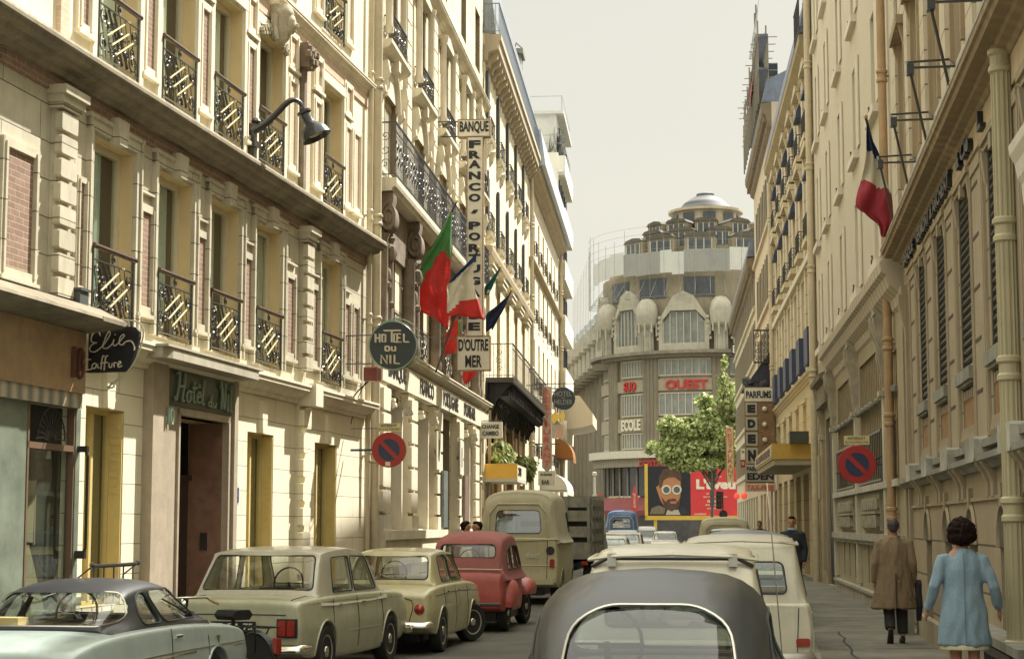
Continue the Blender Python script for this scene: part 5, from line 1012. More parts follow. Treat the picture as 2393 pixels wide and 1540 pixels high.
def rfar():
    for (s0, L, H, name, lab, zs, colr, cz, cp) in ((71.9, 16.5, 18.9, 'shuttered_building', 'cream building with brown shutters and a deep brown modillion cornice', ((5.2, 2.0), (8.1, 2.2), (11.3, 2.0), (14.6, 2.0)), (.55, .46, .32), 18.35, .42), (88.5, 29, 15, 'corner_building', 'farthest right hand building at the corner of the boulevard', ((4.6, 1.8), (7.3, 1.8), (10.0, 1.8), (12.6, 1.4)), (.58, .52, .38), 14.4, .42)):
        fr = FY.fr(s0); T = fr.thing(name, lab, 'building'); n = int(L/2.9); C = [1.3+i*2.9 for i in range(n)]
        ops = [(c-.55, c+.55, z, z+h, .1) for z, h in zs for c in C]+[(c-.9, c+.9, .2, 3.1, .5) for c in C]
        g = fr.mb(); wall(g, 0, L, 0, H, ops, .3, 0, 0, 1); g.build('wall', [mat(name+' wall', colr, .85, .12, 1.3, .2, streak=.25), DARK], T)
        for o in ops[:len(zs)*n]:
            window(fr, T, *o[:4], .1, .06, True, None, FRAMEW)
            [(g := fr.mb(), g.box(x, x+.48, .01, .05, o[2], o[3]), g.build('shutter', mat('brown shutter', (.22, .19, .13), .7, .1), T)) for x in (o[0]-.5, o[1]+.02)]
        for z, h in zs: g = fr.mb(); g.box(0, L, 0, .12, z-.35, z-.15); g.build('string_course', mat(name+' trim', tuple(c*.9 for c in colr), .85, .1), T)
        g = fr.mb(); molding(g, 0, L, [(0, cz-.5), (.15, cz-.4), (.25, cz), (cp*.9, cz+.1), (cp, cz+.25), (cp, cz+.5), (0, cz+.55)])
        for i in range(int(L/.5)): g.box(.1+i*.5, .32+i*.5, 0, cp*.8, cz-.25, cz+.05)
        g.build('main_cornice', mat('dark brown cornice', (.20, .155, .10), .85, .2, 2, .3, streak=.3), T)
        g = fr.mb(); g.prism([(0, H), (cp*.9, H), (.2, H+.9), (-.8, H+1.4), (-7, H+1.7), (-7, H)], 0, L, 'x'); g.build('mansard_roof', mat('blue zinc roof', (.17, .20, .25)), T)
rfar()
def scaffold_right():
    fr = FY.fr(72.2, 18.9); T = fr.thing('rooftop_scaffold', 'builders scaffold, tarpaulin and dark gear above the brown cornice on the right', 'scaffold'); random.seed(9)
    g = fr.mb()
    for i in range(14):
        x = i*1.15; h = random.uniform(2.2, 5.0)*(1-.35*i/14); d = .5
        g.tube([(x, d, 0), (x, d, h)], .035, 5); g.tube([(x, .1, 0), (x, .1, h*.8)], .035, 5)
        for z in (1.4, 2.8): g.tube([(x, -.3, z), (x, .6+random.random()*.3, z)], .022, 4)
    for z in (1.4, 2.8): g.tube([(0, .5, z), (15, .5, z)], .03, 4)
    g.build('scaffold_pole', mat('scaffold tube', (.22, .19, .13), .6), T)
    g = fr.mb(); g.box(-.5, 15, .1, .5, 1.3, 1.4); g.box(-.5, 12, .1, .5, 2.7, 2.8); g.build('scaffold_board', mat('blue grey board', (.13, .14, .16), .8, .3), T)
    g = fr.mb(); n = 10
    for i in range(n): a, b = i*.5, (i+1)*.5; g.quad((a, .55+.1*math.sin(i*2), 3.2), (b, .55+.1*math.sin(i*2+2), 3.2), (b, .4, 4.6), (a, .4, 4.6))
    g.build('tarpaulin', mat('grey tarpaulin', (.30, .31, .30), .8, .2, 2), T)
    g = fr.mb(); g.quad((3.5, .6, 1.5), (6.5, .6, 1.2), (6.5, .55, 1.9), (3.5, .55, 2.2)); g.build('red_banner', mat('red banner', (.35, .03, .02), .8), T)
    g = fr.mb()
    for i in range(30): g.bbox(3+random.uniform(0, 5), 3.9+random.uniform(0, 5), -.5, .5, 1.4+random.uniform(0, .5), 1.9+random.uniform(0, .7), None, .05)
    g.build('stacked_gear', mat('dark blue gear', (.03, .04, .05), .8, .3), T)
scaffold_right()
# parfumerie sign tower
def eden():
    Y = 71; u = pxm(Y); x0, y0 = 1775, 1020; fr = face_fr(x0, y0, Y, .09); T = fr.thing('parfumerie_sign', 'tall perfume shop sign tower of black letters with a brown lattice of globe bulbs', 'sign'); q = lambda x, y: ((x-x0)*u, (y0-y)*u)
    def bx(e, a, b, c, d, y_, y2, m=None): p = q(a, b); r = q(c, d); e.box(p[0], r[0], y_, y2, r[1], p[1], m)
    e = fr.mb(); bx(e, 1741, 905, 1808, 1128, .0, .12, 0); e.build('frame', mat('brown sign edge', (.28, .17, .09)), T)
    ed = [(1744, 941, 1770, 970), (1744, 975, 1770, 1005), (1744, 1010, 1770, 1041), (1744, 1046, 1770, 1082)]
    for (a, b, c, d), ch in zip(ed, 'EDEN'):
        e = fr.mb(); bx(e, a, b, c, d, -.06, 0, 0); p = q(a+3.5, b+5); r = q(c-4, d-5); e.text(ch, p[0], r[0], r[1], p[1], -.061, .02, .08, 1); e.build('letter_panel', [mat('grey white letter panel', (.42, .42, .34), .5, .1), BLK], T)
    e = fr.mb(); bx(e, 1742, 907, 1806, 938, -.06, 0, 0); p = q(1745, 914); r = q(1803, 931); e.text('PARFUMS', p[0], r[0], r[1], p[1], -.061, .02, .03, 1); e.build('letter_panel', [WHT, BLK], T)
    e = fr.mb(); bx(e, 1742, 1085, 1808, 1124, -.06, 0, 0); p = q(1744, 1089); r = q(1806, 1100); e.text('PARFUMERIE', p[0], r[0], r[1], p[1], -.061, .02, .03, 1); p = q(1745, 1104); r = q(1806, 1120); e.text('EDEN', p[0], r[0], r[1], p[1], -.061, .02, .05, 1); e.build('letter_panel', [mat('grey white letter panel', (.42, .42, .34)), BLK], T)
    e = fr.mb(); bx(e, 1740, 1129, 1810, 1147, -.06, .08, 0); p = q(1744, 1132); r = q(1806, 1144); e.text('TAX-FREE', p[0], r[0], r[1], p[1], -.061, .02, .02, 1); e.build('letter_panel', [mat('cream pink panel', (.60, .48, .34), .5), mat('red orange letter', (.60, .10, .04), .5)], T)
    e = fr.mb(); a = q(1773, 939); b = q(1806, 1083); n = 26
    for i in range(n): z = lerp(b[1], a[1], i/n); h = (a[1]-b[1])/n; e.tube([(a[0], -.02, z), (b[0], -.02, z+h*2)], .014, 3); e.tube([(b[0], -.035, z), (a[0], -.035, z+h*2)], .014, 3)
    e.build('lattice', mat('brown lattice', (.40, .27, .15), .6, .2), T)
    for y in (956, 992, 1028, 1064): e = fr.mb(); p = q(1787, y); e.ball((p[0], -.12, p[1]), .10, 12); e.build('globe_bulb', mat('white globe', (.75, .66, .55), .2), T, smooth=True)
    return T
eden()
def eden_hood():
    fr = FY.fr(72.2, 7.2); T = fr.thing('iron_balcony', 'slanting black iron balcony with scroll panel above the parfums sign', 'balcony')
    e = fr.mb(); e.prism([(.1, -.05), (1.3, -.05), (.1, 1.6)], 0, 2.4, 'x'); e.build('slanting_hood', mat('blue black tarpaulin', (.035, .04, .06), .7, .4, 4, .3), T)
    e = fr.mb(); e.box(-.1, 0, 0, .85, 1.0, 1.06); e.box(-.1, 0, 0, .85, 2.3, 2.36)
    for x in (0, .28, .56, .85): e.box(-.07, -.04, x-.02, x+.02, 1.0, 2.3)
    for j in range(3):
        for i in range(4): e.tube([(-.05, .14+j*.28+p[0], 1.2+i*.3+p[2]) for p in spiral(0, 0, .13, 90*i, 1.3, 10)], .018, 4)
    e.build('scroll_panel', IRON, T)
    e = fr.mb(); random.seed(12)
    for i in range(22): e.ball((random.uniform(0, .6), random.uniform(.1, 1.2), random.uniform(-.1, .7)), random.uniform(.08, .22), 6)
    e.build('bundled_cloth', mat('grey black cloth', (.06, .065, .08), .8, .6, 4), T, smooth=True)
eden_hood()
vert_sign('restaurant_sign', 'narrow cream sign with red letters spelling RESTAURANT on the right side', 1697, 1715, 998, 1126, 96, 'RESTAURANT', mat('cream sign board', (.66, .58, .38), .6), mat('red orange letter', (.60, .10, .04), .5), .09, False, .14, .6, .0, mat('orange trim', (.45, .20, .05), .5))
box_sign('red_sign', 'small red square sign left of the parfumerie letters', 1731, 1074, 1741, 1092, 84, [('CO', .2, .3, .8, .7)], .1, mat('dark red board', (.28, .02, .03), .5), WHT)
box_sign('small_white_sign', 'small white sign above the small red square sign', 1731, 1048, 1741, 1074, 85, [('TAX', .2, .2, .8, .4)], .1, WHT, BLK)
fr = face_fr(1739, 1158, 76); mb = fr.mb(); mb.ball((0, 0, 0), (.14, .14, .16), 12); mb.ball((-.3, .1, -.02), (.12, .12, .14), 12); mb.lathe([(.01, .1), (.01, .5)], (0, 0, 0), 'z', 5); o = mb.build('red_lantern', mat('lit red lantern', (.7, .08, .04), .4, 0, emit=(.8, .1, .05, .35)), smooth=True); fr.put(o); tag(o, 'pair of glowing red globe lanterns under the tax free panel', 'lantern')
# ---------------------------------------------------------------- far: round corner building
def tower():
    CX, CY, RD = 19.4, 176.5, 10.3; fr = Fr((CX, CY, 0), 0); T = fr.thing('round_corner_building', 'weathered round corner building with ribbed pillars, sculpted finials and a dome', 'building')
    ST = mat('weathered tower stone', (.31, .27, .19), .9, .25, .5, .2, 8, streak=.5); STL = mat('pale tower carving', (.46, .43, .34), .85, .25, 1, .2, streak=.4); RIB = mat('ribbed grey stone', (.24, .21, .15), .9, .2, .6, streak=.5)
    TG = mat('tower glazing', (.10, .12, .11), .15, .5, 1.2, spec=.9, col2=(.34, .36, .31))
    def pt(a, r, z): return (r*math.sin(R_(a)), -r*math.cos(R_(a)), z)
    def ring(mb, r0, r1, z0, z1, a0=-100, a1=100, n=60, m=None):
        mb.loft([[pt(a, r0, z0), pt(a, r1, z0), pt(a, r1, z1), pt(a, r0, z1)] for a in [lerp(a0, a1, i/n) for i in range(n+1)]], m=m)
    g = fr.mb(); ring(g, RD-.5, RD, 8.6, 25.5); ring(g, RD-.3, RD-.2, 0, 8.6, m=1); g.build('drum', [ST, DARK], T, smooth=30)
    bays = [-77, -50, -17.8, 19, 50, 77]; W_ = [6, 8.2, 14.5, 14.5, 8.2, 6]
    for (z0, z1) in ((8.9, 10.2), (12.0, 13.9), (15.7, 17.1)):
        for a, w_ in zip(bays, W_):
            g = fr.mb(); ring(g, RD, RD+.06, z0, z1, a-w_, a+w_, 12); o = g.build('window', TG, T)
            g = fr.mb(); k = 8
            for i in range(k+1): aa = lerp(a-w_, a+w_, i/k); p = pt(aa, RD+.1, z0); g.tube([p, (p[0], p[1], z1)], .07, 4)
            ring(g, RD, RD+.15, z0-.12, z0, a-w_, a+w_, 8); ring(g, RD, RD+.15, z1, z1+.12, a-w_, a+w_, 8); g.build('mullion', mat('pale tower mullion', (.50, .47, .37), .7), o)
    mid = [-66, -37, .5, 37, 66, 88]
    for a in mid:     # ribbed pillars and their finials
        g = fr.mb()
        for j in range(4): p = pt(a-3.3+j*2.2, RD+.15, 8.6); g.lathe([(.26, 0), (.26, 8.9)], p, 'z', 8)
        g.build('ribbed_pillar', RIB, T, smooth=40)
        g = fr.mb(); p = pt(a, RD+.7, 17.9); g.lathe([(.55, 0), (.55, 2.1), (.95, 2.4), (1.05, 2.6), (1.05, 3.9), (.9, 4.5), (.5, 4.95), (0, 5.05)], p, 'z', 12)
        for i in range(10): aa = 6.283*i/10; g.tube([(p[0]+1.02*math.cos(aa), p[1]+1.02*math.sin(aa), 20.5), (p[0]+1.02*math.cos(aa), p[1]+1.02*math.sin(aa), 19.6-.3*(i % 2))], .10, 5); g.tube([(p[0]+.6*math.cos(aa), p[1]+.6*math.sin(aa), 17.9), (p[0]+.6*math.cos(aa), p[1]+.6*math.sin(aa), 20.2)], .07, 4)
        g.build('sculpted_finial', STL, T, smooth=35)
    g = fr.mb(); ring(g, RD, RD+1.3, 17.6, 17.9, n=40); ring(g, RD, RD+.8, 17.3, 17.6, n=40); g.build('balcony', mat('dark stained ledge', (.26, .23, .17), .9, .3, 1, streak=.5), T)
    for (z0, z1, nm) in ((10.4, 11.7, 0), (14.2, 15.3, 1)): g = fr.mb(); ring(g, RD, RD+.22, z0, z1, n=50); g.build('sign_band', mat('sign band stone', (.38, .33, .24), .9, .15, 1, streak=.35), T, smooth=30)
    for a, w_ in zip(bays, W_):       # gabled upper windows
        big = w_ > 10; w_ = min(w_, 11)
        g = fr.mb(); ww = w_-.5; h = 20.6 if big else 21.0
        secs = [(-ww, 18.6), (ww, 18.6), (ww, h), (ww*.6, h+1), (-ww*.6, h+1), (-ww, h)]
        ids = [g.V(*pt(a+x, RD+.5, z)) for x, z in secs]; g.face(ids); o = g.build('gable_window', TG, T)
        g = fr.mb()
        for i in range(7): aa = a-ww+2*ww*i/6; p = pt(aa, RD+.55, 18.6); g.tube([p, (p[0], p[1], h+(.9 if 0 < i < 6 else 0))], .06, 4)
        g.build('mullion', mat('pale tower mullion', (.50, .47, .37)), o)
        g = fr.mb(); ring(g, RD, RD+.8, 17.65, 18.6, a-ww-1, a+ww+1, 8)
        ring(g, RD, RD+.8, 17.65, h+.3, a-ww-2, a-ww, 2); ring(g, RD, RD+.8, 17.65, h+.3, a+ww, a+ww+2, 2)
        for sx in (-1, 1):
            for i in range(5): ring(g, RD, RD+.95-.05*i, h+.3-i*.5, h+.55-i*.5, a+sx*(ww+1.2)-.8+.3*sx*i, a+sx*(ww+1.2)+.8+.3*sx*i, 2)
        A = [(-ww-1.8, h+.2), (-ww, h+.2), (-ww*.6, h+1.05), (ww*.6, h+1.05), (ww, h+.2), (ww+1.8, h+.2), (ww*.5, h+2.4), (0, h+2.9), (-ww*.5, h+2.4)]
        i0 = [g.V(*pt(a+x, RD+.82, z)) for x, z in A]; i1 = [g.V(*pt(a+x, RD-.1, z)) for x, z in A]; n = len(A)
        g.face([i0[k] for k in (0, 1, 2, 8)]); g.face([i0[k] for k in (2, 3, 6, 7, 8)]); g.face([i0[k] for k in (3, 4, 5, 6)])
        for k in range(n): g.face([i0[k], i0[(k+1) % n], i1[(k+1) % n], i1[k]])
        g.build('gable', STL, T)
    def dormer(a, r, z, w_, h):
        c_, s_ = math.cos(R_(a)), math.sin(R_(a)); f_ = lambda x, y, zz: (s_*(r-y)+c_*x, -c_*(r-y)+s_*x, zz); g = MB(f_)
        g.box(-w_, w_, 0, 2.5, z, z+h, 0); g.prism([(-w_*1.08, z+h), (-w_*.8, z+h+.28), (0, z+h+.42), (w_*.8, z+h+.28), (w_*1.08, z+h)], -.15, 2.4, 'y', 1); o = g.build('dormer', [ST, mat('sooty hood', (.12, .11, .09), .9, .3, 1)], T)
        g = MB(f_); g.box(-w_*.75, w_*.75, -.05, 0, z+.3, z+h-.2, 0); [g.box(x-.05, x+.05, -.1, -.05, z+.3, z+h-.2, 1) for x in (-w_*.75, -w_*.25, w_*.25, w_*.75)]; g.build('window', [mat('dark tower window', (.05, .06, .07)), mat('pale tower mullion', (.50, .47, .37))], o)
    # upper floors behind sheet hoarding, set-back tiers, lantern and dome
    g = fr.mb(); ring(g, .1, RD-.6, 25.3, 26.6, n=50); ring(g, .1, RD-2.4, 26, 28.3, n=50); ring(g, .1, RD-3.4, 28, 29.6, n=30); ring(g, 0.1, RD-5.6, 29.5, 30.7, n=40); g.build('upper_tier', ST, T, smooth=30)
    for a in (-60, -36, -10, 20, 50): 
        g = fr.mb(); ring(g, RD, RD+.08, 23.0, 24.9, a-8, a+8, 8); g.build('window', mat('dark tower window', (.05, .06, .07), .2, .4, 2, spec=.9), T)
        g = fr.mb(); ring(g, RD-2.4, RD-2.3, 26.7, 28.1, a-9, a+9, 8); g.build('window', mat('dark tower window', (.05, .06, .07)), T)
        dormer(a, RD-1.6, 27.1, 1.5, 1.9); dormer(a+13, RD-2.4, 28.0, 1.2, 1.7); dormer(a+4, RD-3.8, 29.3, 1.1, 1.5)
    D0 = fr.mb(); D0.lathe([(3.4, 30.4), (3.4, 32.5)], (0, 0, 0), 'z', 10); D0.lathe([(3.4, 32.5), (3.75, 32.55), (3.75, 32.8), (2.6, 32.85)], (0, 0, 0), 'z', 20); o = D0.build('lantern', mat('lantern stone', (.50, .43, .31), .85, .2, 1, streak=.3), T)
    for i in range(10): a = 36*i; g = fr.mb(); p = [pt(a-10, 3.45, 30.8), pt(a+10, 3.45, 30.8), pt(a+10, 3.45, 32.3), pt(a-10, 3.45, 32.3)]; g.face([g.V(*q) for q in p]); g.build('lantern_window', mat('dark tower window', (.05, .06, .07)), o, False)
    g = fr.mb(); g.lathe([(2.75, 32.8), (2.6, 33.1), (2.2, 33.6), (1.6, 34.05), (1.0, 34.35), (.9, 34.38), (.9, 34.6), (.5, 34.75), (0, 34.8)], (0, 0, 0), 'z', 40); g.build('dome', mat('striped lead dome', (.04, .046, .055), .7, .2, .8, wave=(.45, (.15, .155, .155), 'Z')), T, smooth=35)
    # letters wrapped round the drum
    def wrap(s_, a0, a1, z0, z1, m, nm, r=RD+.24):
        fr2 = fr.mb(); fr2.T = lambda x, y, z: pt(x, r-y, z); fr2.text(s_, a0, a1, z0, z1, 0, .14, .03); return fr2.build(nm, m, T)
    wrap('SUD', -55, -46, 14.3, 15.2, mat('red roof letter', (.50, .035, .03), .5), 'red_letters'); wrap('OUEST', -28, -6, 14.3, 15.2, mat('red roof letter', (.50, .035, .03)), 'red_letters')
    wrap('ECOLE', -57, -43, 10.55, 11.6, mat('white roof letter', (.72, .68, .55), .6), 'white_letters'); wrap('BERLITZ', -31, -1, 10.5, 11.6, mat('white roof letter', (.72, .68, .55)), 'white_letters')
    g = fr.mb(); p = pt(5, RD+2.2, 17.4); g.box(p[0]-.2, p[0]+1.9, p[1], p[1]+.15, 17.3, 18.3, 0); g.text('ECOLE', p[0]-.1, p[0]+1.8, 17.45, 18.15, p[1]-.01, .03, .02, 1); g.build('hanging_board', [BLK, mat('white roof letter', (.72, .68, .55))], T)
    # long left wing running back along the boulevard
    W0 = Vector((-9.6, -3.8, 0)); W1 = Vector((-12.8, 46, 0)); dr = (W1-W0).normalized(); nr = Vector((-dr.y, dr.x, 0))*-1; nr = -Vector((dr.y, -dr.x, 0))
    L = (W1-W0).length
    def wt(s_, d, z): v = W0+dr*s_-Vector((dr.y, -dr.x, 0))*d; return (v.x, v.y, z)
    g = MB(wt); g.box(0, L, -6, 0, 0, 18); g.box(0, L, -7, -.8, 18, 23.2); g.box(0, L, 0, 1.0, 17.2, 17.6); g.build('side_wing', ST, T)
    for i in range(13):
        s_ = 1.6+i*4.4
        g = MB(wt)
        for j in range(7): g.lathe([(.24, 0), (.24, 17.2)], (s_+j*.48-1.4, .12, 0), 'z', 6)
        g.lathe([(1.5, 16.6), (1.7, 17.2)], (s_, .2, 0), 'z', 12); g.build('ribbed_pillar', RIB, T, smooth=40)
        g = MB(wt); g.lathe([(.6, 17.6), (.6, 19.8), (1.0, 20.1), (1.05, 21.6), (.5, 22.3), (0, 22.4)], (s_, .4, 0), 'z', 10); g.box(s_+1.3, s_+2.9, -.5, .7, 17.6, 20.6); g.box(s_+1.2, s_+3.0, -.6, .8, 20.6, 22.0); g.build('sculpted_finial', STL, T, smooth=35)
        g = MB(wt); g.prism([(.2, 21.9), (1.3, 21.5), (1.4, 22.3), (.2, 22.8)], s_+1.3, s_+2.9, 'x'); g.build('pale_blind', mat('blue white blind', (.50, .55, .60), .7), T)
    # canopy and cafe at street level
    g = fr.mb(); ring(g, RD, RD+1.6, 7.9, 8.6, -85, 85, 40, 0); ring(g, RD, RD+1.2, 7.1, 7.9, -85, 85, 40, 1); g.build('cafe_canopy', [mat('white canopy edge', (.62, .59, .48), .7), mat('ribbed canopy band', (.36, .33, .26), .7, .2, 1, wave=(1.5, (.25, .22, .16), 'X'))], T, smooth=30)
    wrap('LE MANOIR DE LA', -40, -16, 7.75, 8.15, mat('red roof letter', (.50, .035, .03)), 'red_letters', RD+1.3); wrap('COSTA BRAVA 7', -40, -12, 7.1, 7.6, mat('red roof letter', (.50, .035, .03)), 'red_letters', RD+1.3)
    g = fr.mb(); ring(g, RD-.2, RD+.3, .1, 7.1, -80, 80, 40, 0)
    for i in range(24): p = pt(-78+i*6.5, RD+.4, 4.2); g.tube([p, (p[0], p[1], 7.1)], .1, 4, 1)
    g.build('cafe_front', [mat('dark cafe glazing', (.05, .05, .05), .2, .5, 1.2, spec=.9), mat('grey cafe frame', (.26, .26, .22), .6)], T)
    wrap('CAFE TABAC', -66, -42, 3.75, 4.4, mat('cream cafe letter', (.62, .56, .38), .6), 'cafe_lettering', RD+.7)
    return pt
TP = tower()
def hoarding():
    CX, CY, RD = 19.4, 176.5, 11.2; fr = Fr((CX, CY, 25.2), 0); T = fr.thing('scaffold_hoarding', 'band of pale corrugated metal sheets and thin scaffold poles round the corner building', 'scaffold'); random.seed(2)
    pt = lambda a, r, z: (r*math.sin(R_(a)), -r*math.cos(R_(a)), z)
    a = -96
    while a < 60:
        w_ = random.choice((6, 8, 11)); dz = random.uniform(-.25, .3)
        g = fr.mb(); n = int(w_*2)
        P_ = [pt(a+w_*i/n, RD+.06*(i % 2), 0) for i in range(n+1)]
        for i in range(n): g.quad((P_[i][0], P_[i][1], dz), (P_[i+1][0], P_[i+1][1], dz), (P_[i+1][0], P_[i+1][1], dz+2.15), (P_[i][0], P_[i][1], dz+2.15))
        g.build('metal_sheet', mat('bright metal sheet', (.68, .68, .63), .4, .1, .5, metal=.2) if random.random() < .82 else mat('grey metal sheet', (.36, .36, .33), .5, .1, .5), T, fix=False); a += w_
    g = fr.mb()
    for i in range(22):
        a = -98+i*7.2; p = pt(a, RD+.5, -2.2); g.tube([p, (p[0], p[1], random.uniform(2.8, 5) if a < 20 else 3)], .022, 4); q = pt(a, RD-1.0, -2.2); g.tube([p, q], .03, 3)
        g.tube([(p[0], p[1], -2.2), (q[0], q[1], -.2)], .03, 3)
    for z in (-2.2, 2.3, 3.0, 3.8, 4.5): g.tube([pt(-98+i*4, RD+.5, z) for i in range(30 if z < 3.5 else 17)], .016, 3)
    for s_ in range(12):
        for z in (0, 1.2, 2.4, 3.6): g.tube([(-11.6-.1*s_, s_*1.6, z-2), (-11.4-.1*s_, s_*1.6+1.6, z-1)], .018, 3)
        g.tube([(-11.6-.1*s_, s_*1.6, -4), (-11.6-.1*s_, s_*1.6, 3.6-.25*s_)], .018, 3)
    g.build('scaffold_pole', mat('far scaffold tube', (.26, .25, .21), .7), T)
hoarding()
fr = Fr((10.3, 167.2, 2.9), -.35); mb = fr.mb(); mb.prism([(-2.4, .9), (2.2, .9), (2.9, -.6), (-3.0, -.6)], 0, .0, 'y') if False else mb.loft([[(-2.6, 1.5, 1.3), (2.4, 1.5, 1.3), (2.4, 1.5, 1.25), (-2.6, 1.5, 1.25)], [(-3.2, 0, .1), (2.9, 0, .1), (2.9, 0, .0), (-3.2, 0, .0)], [(-3.2, 0, -.35), (2.9, 0, -.35), (2.9, 0.02, -.36), (-3.2, .02, -.36)]]); o = mb.build('cafe_awning', mat('maroon awning', (.20, .055, .055), .8, .2, 1)); fr.put(o); tag(o, 'maroon sloping awning of the corner cafe', 'awning')
for i, (x, y) in enumerate(((1483, 1168), (1404, 1166))):
    fr = face_fr(x, y, 158); mb = fr.mb(); mb.prism([(0, 1.35), (.32, .2), (.22, -1.0), (0, -1.25), (-.22, -1.0), (-.32, .2)] if i == 0 else [(-.18, .45), (.18, .45), (.18, -.45), (-.18, -.45)], -.15, .15, 'y', 0); mb.text('TABAC', -.12, .12, -.7, .6, -.16, .02, .0, 1) if i == 0 else None; o = mb.build('cafe_sign', [mat('red cafe sign', (.50, .05, .05), .5), WHT]); fr.put(o); tag(o, ['tall red tobacconist lozenge sign beside the maroon awning', 'small red sign at the left end of the maroon awning'][i], 'sign')
# film billboard
def billboard():
    Y = 150; u = pxm(Y); x0, y0 = 1619, 1148; fr = face_fr(x0, y0, Y, .03); T = fr.thing('film_billboard', 'large billboard with a bearded man in goggles beside a red panel', 'billboard'); q = lambda x, y: ((x-x0)*u, (y0-y)*u)
    e = fr.mb(); a = q(1515, 1204); b = q(1614, 1090); c = q(1724, 1090); e.box(a[0], b[0], 0, .2, a[1], b[1], 0); e.box(b[0], c[0], 0, .2, a[1], b[1], 1); e.build('panel', [mat('near black poster', (.012, .015, .022), .6, .2, 1), mat('red poster', (.62, .04, .045), .6, .12, 1)], T)
    e = fr.mb(); e.box(a[0]-.25, a[0], -.1, .3, a[1]-.3, b[1]+.2); e.box(a[0]-.25, c[0]+1.5, -.1, .3, a[1]-.35, a[1]); e.box(a[0]+.5, a[0]+.75, 0, .3, .1-fr.loc.z, a[1]); e.box(c[0]-.5, c[0]-.2, 0, .3, .1-fr.loc.z, a[1]); e.build('yellow_frame', mat('yellow frame', (.62, .42, .06), .5, .1), T)
    def blob(pts, y_, m, nm, mm): e = fr.mb(); e.prism([q(*p) for p in pts], y_, y_-.01, 'y'); e.build(nm, mm, T)
    S1 = mat('poster flesh', (.58, .27, .13), .6, .35, 1.5, col2=(.30, .12, .05)); H1 = mat('poster dark hair', (.09, .045, .025), .6, .4, 2)
    blob([(1538, 1200), (1545, 1188), (1560, 1182), (1576, 1190), (1592, 1182), (1604, 1190), (1612, 1200)], -.0, 0, 'portrait_coat', mat('poster coat', (.03, .03, .035), .7, .3, 2))
    blob([(1519, 1200), (1524, 1186), (1540, 1180), (1556, 1186), (1552, 1200)], -.012, 0, 'portrait_scarf', mat('poster scarf', (.26, .20, .13), .7, .4, 6, wave=(3, (.12, .09, .06), 'X')))
    blob([(1560, 1190), (1585, 1190), (1590, 1202), (1556, 1202)], -.014, 0, 'portrait_shirt', mat('poster shirt', (.45, .40, .33), .7))
    blob([(1538, 1150), (1534, 1138), (1540, 1134), (1546, 1112), (1560, 1106), (1580, 1106), (1590, 1118), (1592, 1140), (1590, 1160), (1582, 1180), (1568, 1190), (1554, 1184), (1544, 1168)], -.02, 0, 'portrait_face', S1)
    blob([(1542, 1140), (1540, 1118), (1550, 1098), (1572, 1092), (1590, 1100), (1594, 1120), (1588, 1124), (1578, 1115), (1562, 1116), (1552, 1122), (1547, 1138)], -.032, 0, 'portrait_hair', H1)
    blob([(1546, 1160), (1556, 1172), (1562, 1166), (1578, 1164), (1584, 1172), (1590, 1160), (1588, 1182), (1570, 1194), (1554, 1186)], -.034, 0, 'portrait_beard', H1); blob([(1566, 1171), (1582, 1170), (1580, 1176), (1568, 1176)], -.036, 0, 'portrait_mouth', mat('poster lip', (.42, .16, .10), .6))
    for x in (1558, 1582): e = fr.mb(); c2 = q(x, 1144); e.lathe([(0, -.06), (.40, -.06), (.40, -.03), (0, -.03)], (c2[0], 0, c2[1]), 'y', 20, 0); e.lathe([(0, -.075), (.27, -.075), (.27, -.06), (0, -.06)], (c2[0], 0, c2[1]), 'y', 20, 1); e.build('portrait_goggle', [mat('poster white ring', (.62, .60, .50), .5), mat('poster grey lens', (.10, .11, .10), .4)], T)
    e = fr.mb(); W2 = mat('poster cream letter', (.75, .68, .55), .6)
    p = q(1627, 1143); r = q(1718, 1119); e.text("L'aveu", p[0], r[0], p[1], r[1], -.002, .02, .05); 
    for (s_, xa, xb, y) in (('un film', 1655, 1685, 1113), ('un film de', 1650, 1678, 1152), ('production', 1644, 1698, 1160), ('avec', 1652, 1684, 1170), ('scenario', 1648, 1690, 1178), ('musique', 1652, 1688, 1187), ('couleur', 1622, 1650, 1199)): p = q(xa, y+3); r = q(xb, y-2); e.text(s_, p[0], r[0], p[1], r[1], -.002, .015, .01)
    e.build('poster_lettering', W2, T)
billboard()
# ---------------------------------------------------------------- trees
def tree(name, label, base, h, blobs, n, size, cols, seed=1, lean=0):
    T = bpy.data.objects.new(name, None); COL.objects.link(T); T.location = base; tag(T, label, 'tree'); random.seed(seed)
    mb = MB(); mb.tube([(0, 0, 0), (.05, 0, h*.3), (lean*.5, 0, h*.55), (lean, 0, h*.8)], [.14, .12, .09, .05], 8)
    for b in blobs:
        e = Vector(b[:3])+Vector((0, 0, -b[5]*.2)); s_ = Vector((lean*.6, 0, h*random.uniform(.55, .72))); m_ = (s_+e)*.5+Vector((random.uniform(-.3, .3), 0, .3)); mb.tube(cat([tuple(s_), tuple(m_), tuple(e)], 3), [.07, .065, .06, .05, .04, .03, .02], 5)
    mb.build('trunk', mat('plane bark', (.12, .10, .065), .9, .4, 4), T, smooth=True)
    foliage('crown', None, None, blobs, n, size, cols, None, parent=T, seed=seed); return T
TL = [leafmat('plane leaf', (.34, .40, .14)), leafmat('plane leaf pale', (.58, .62, .30)), leafmat('plane leaf dark', (.10, .14, .05))]
def tb(l, Y, base):   # crown clumps measured at the tree's distance
    o = []
    for (x, y, rx, rz) in l: p = P(x, y, Y)-base; o.append((p.x, random.uniform(-1, 1), p.z, rx*pxm(Y), max(rx, rz)*pxm(Y)*.9, rz*pxm(Y)))
    return o
B1 = Vector((P(1663, 1225, 138).x, 138, .1)); random.seed(3)
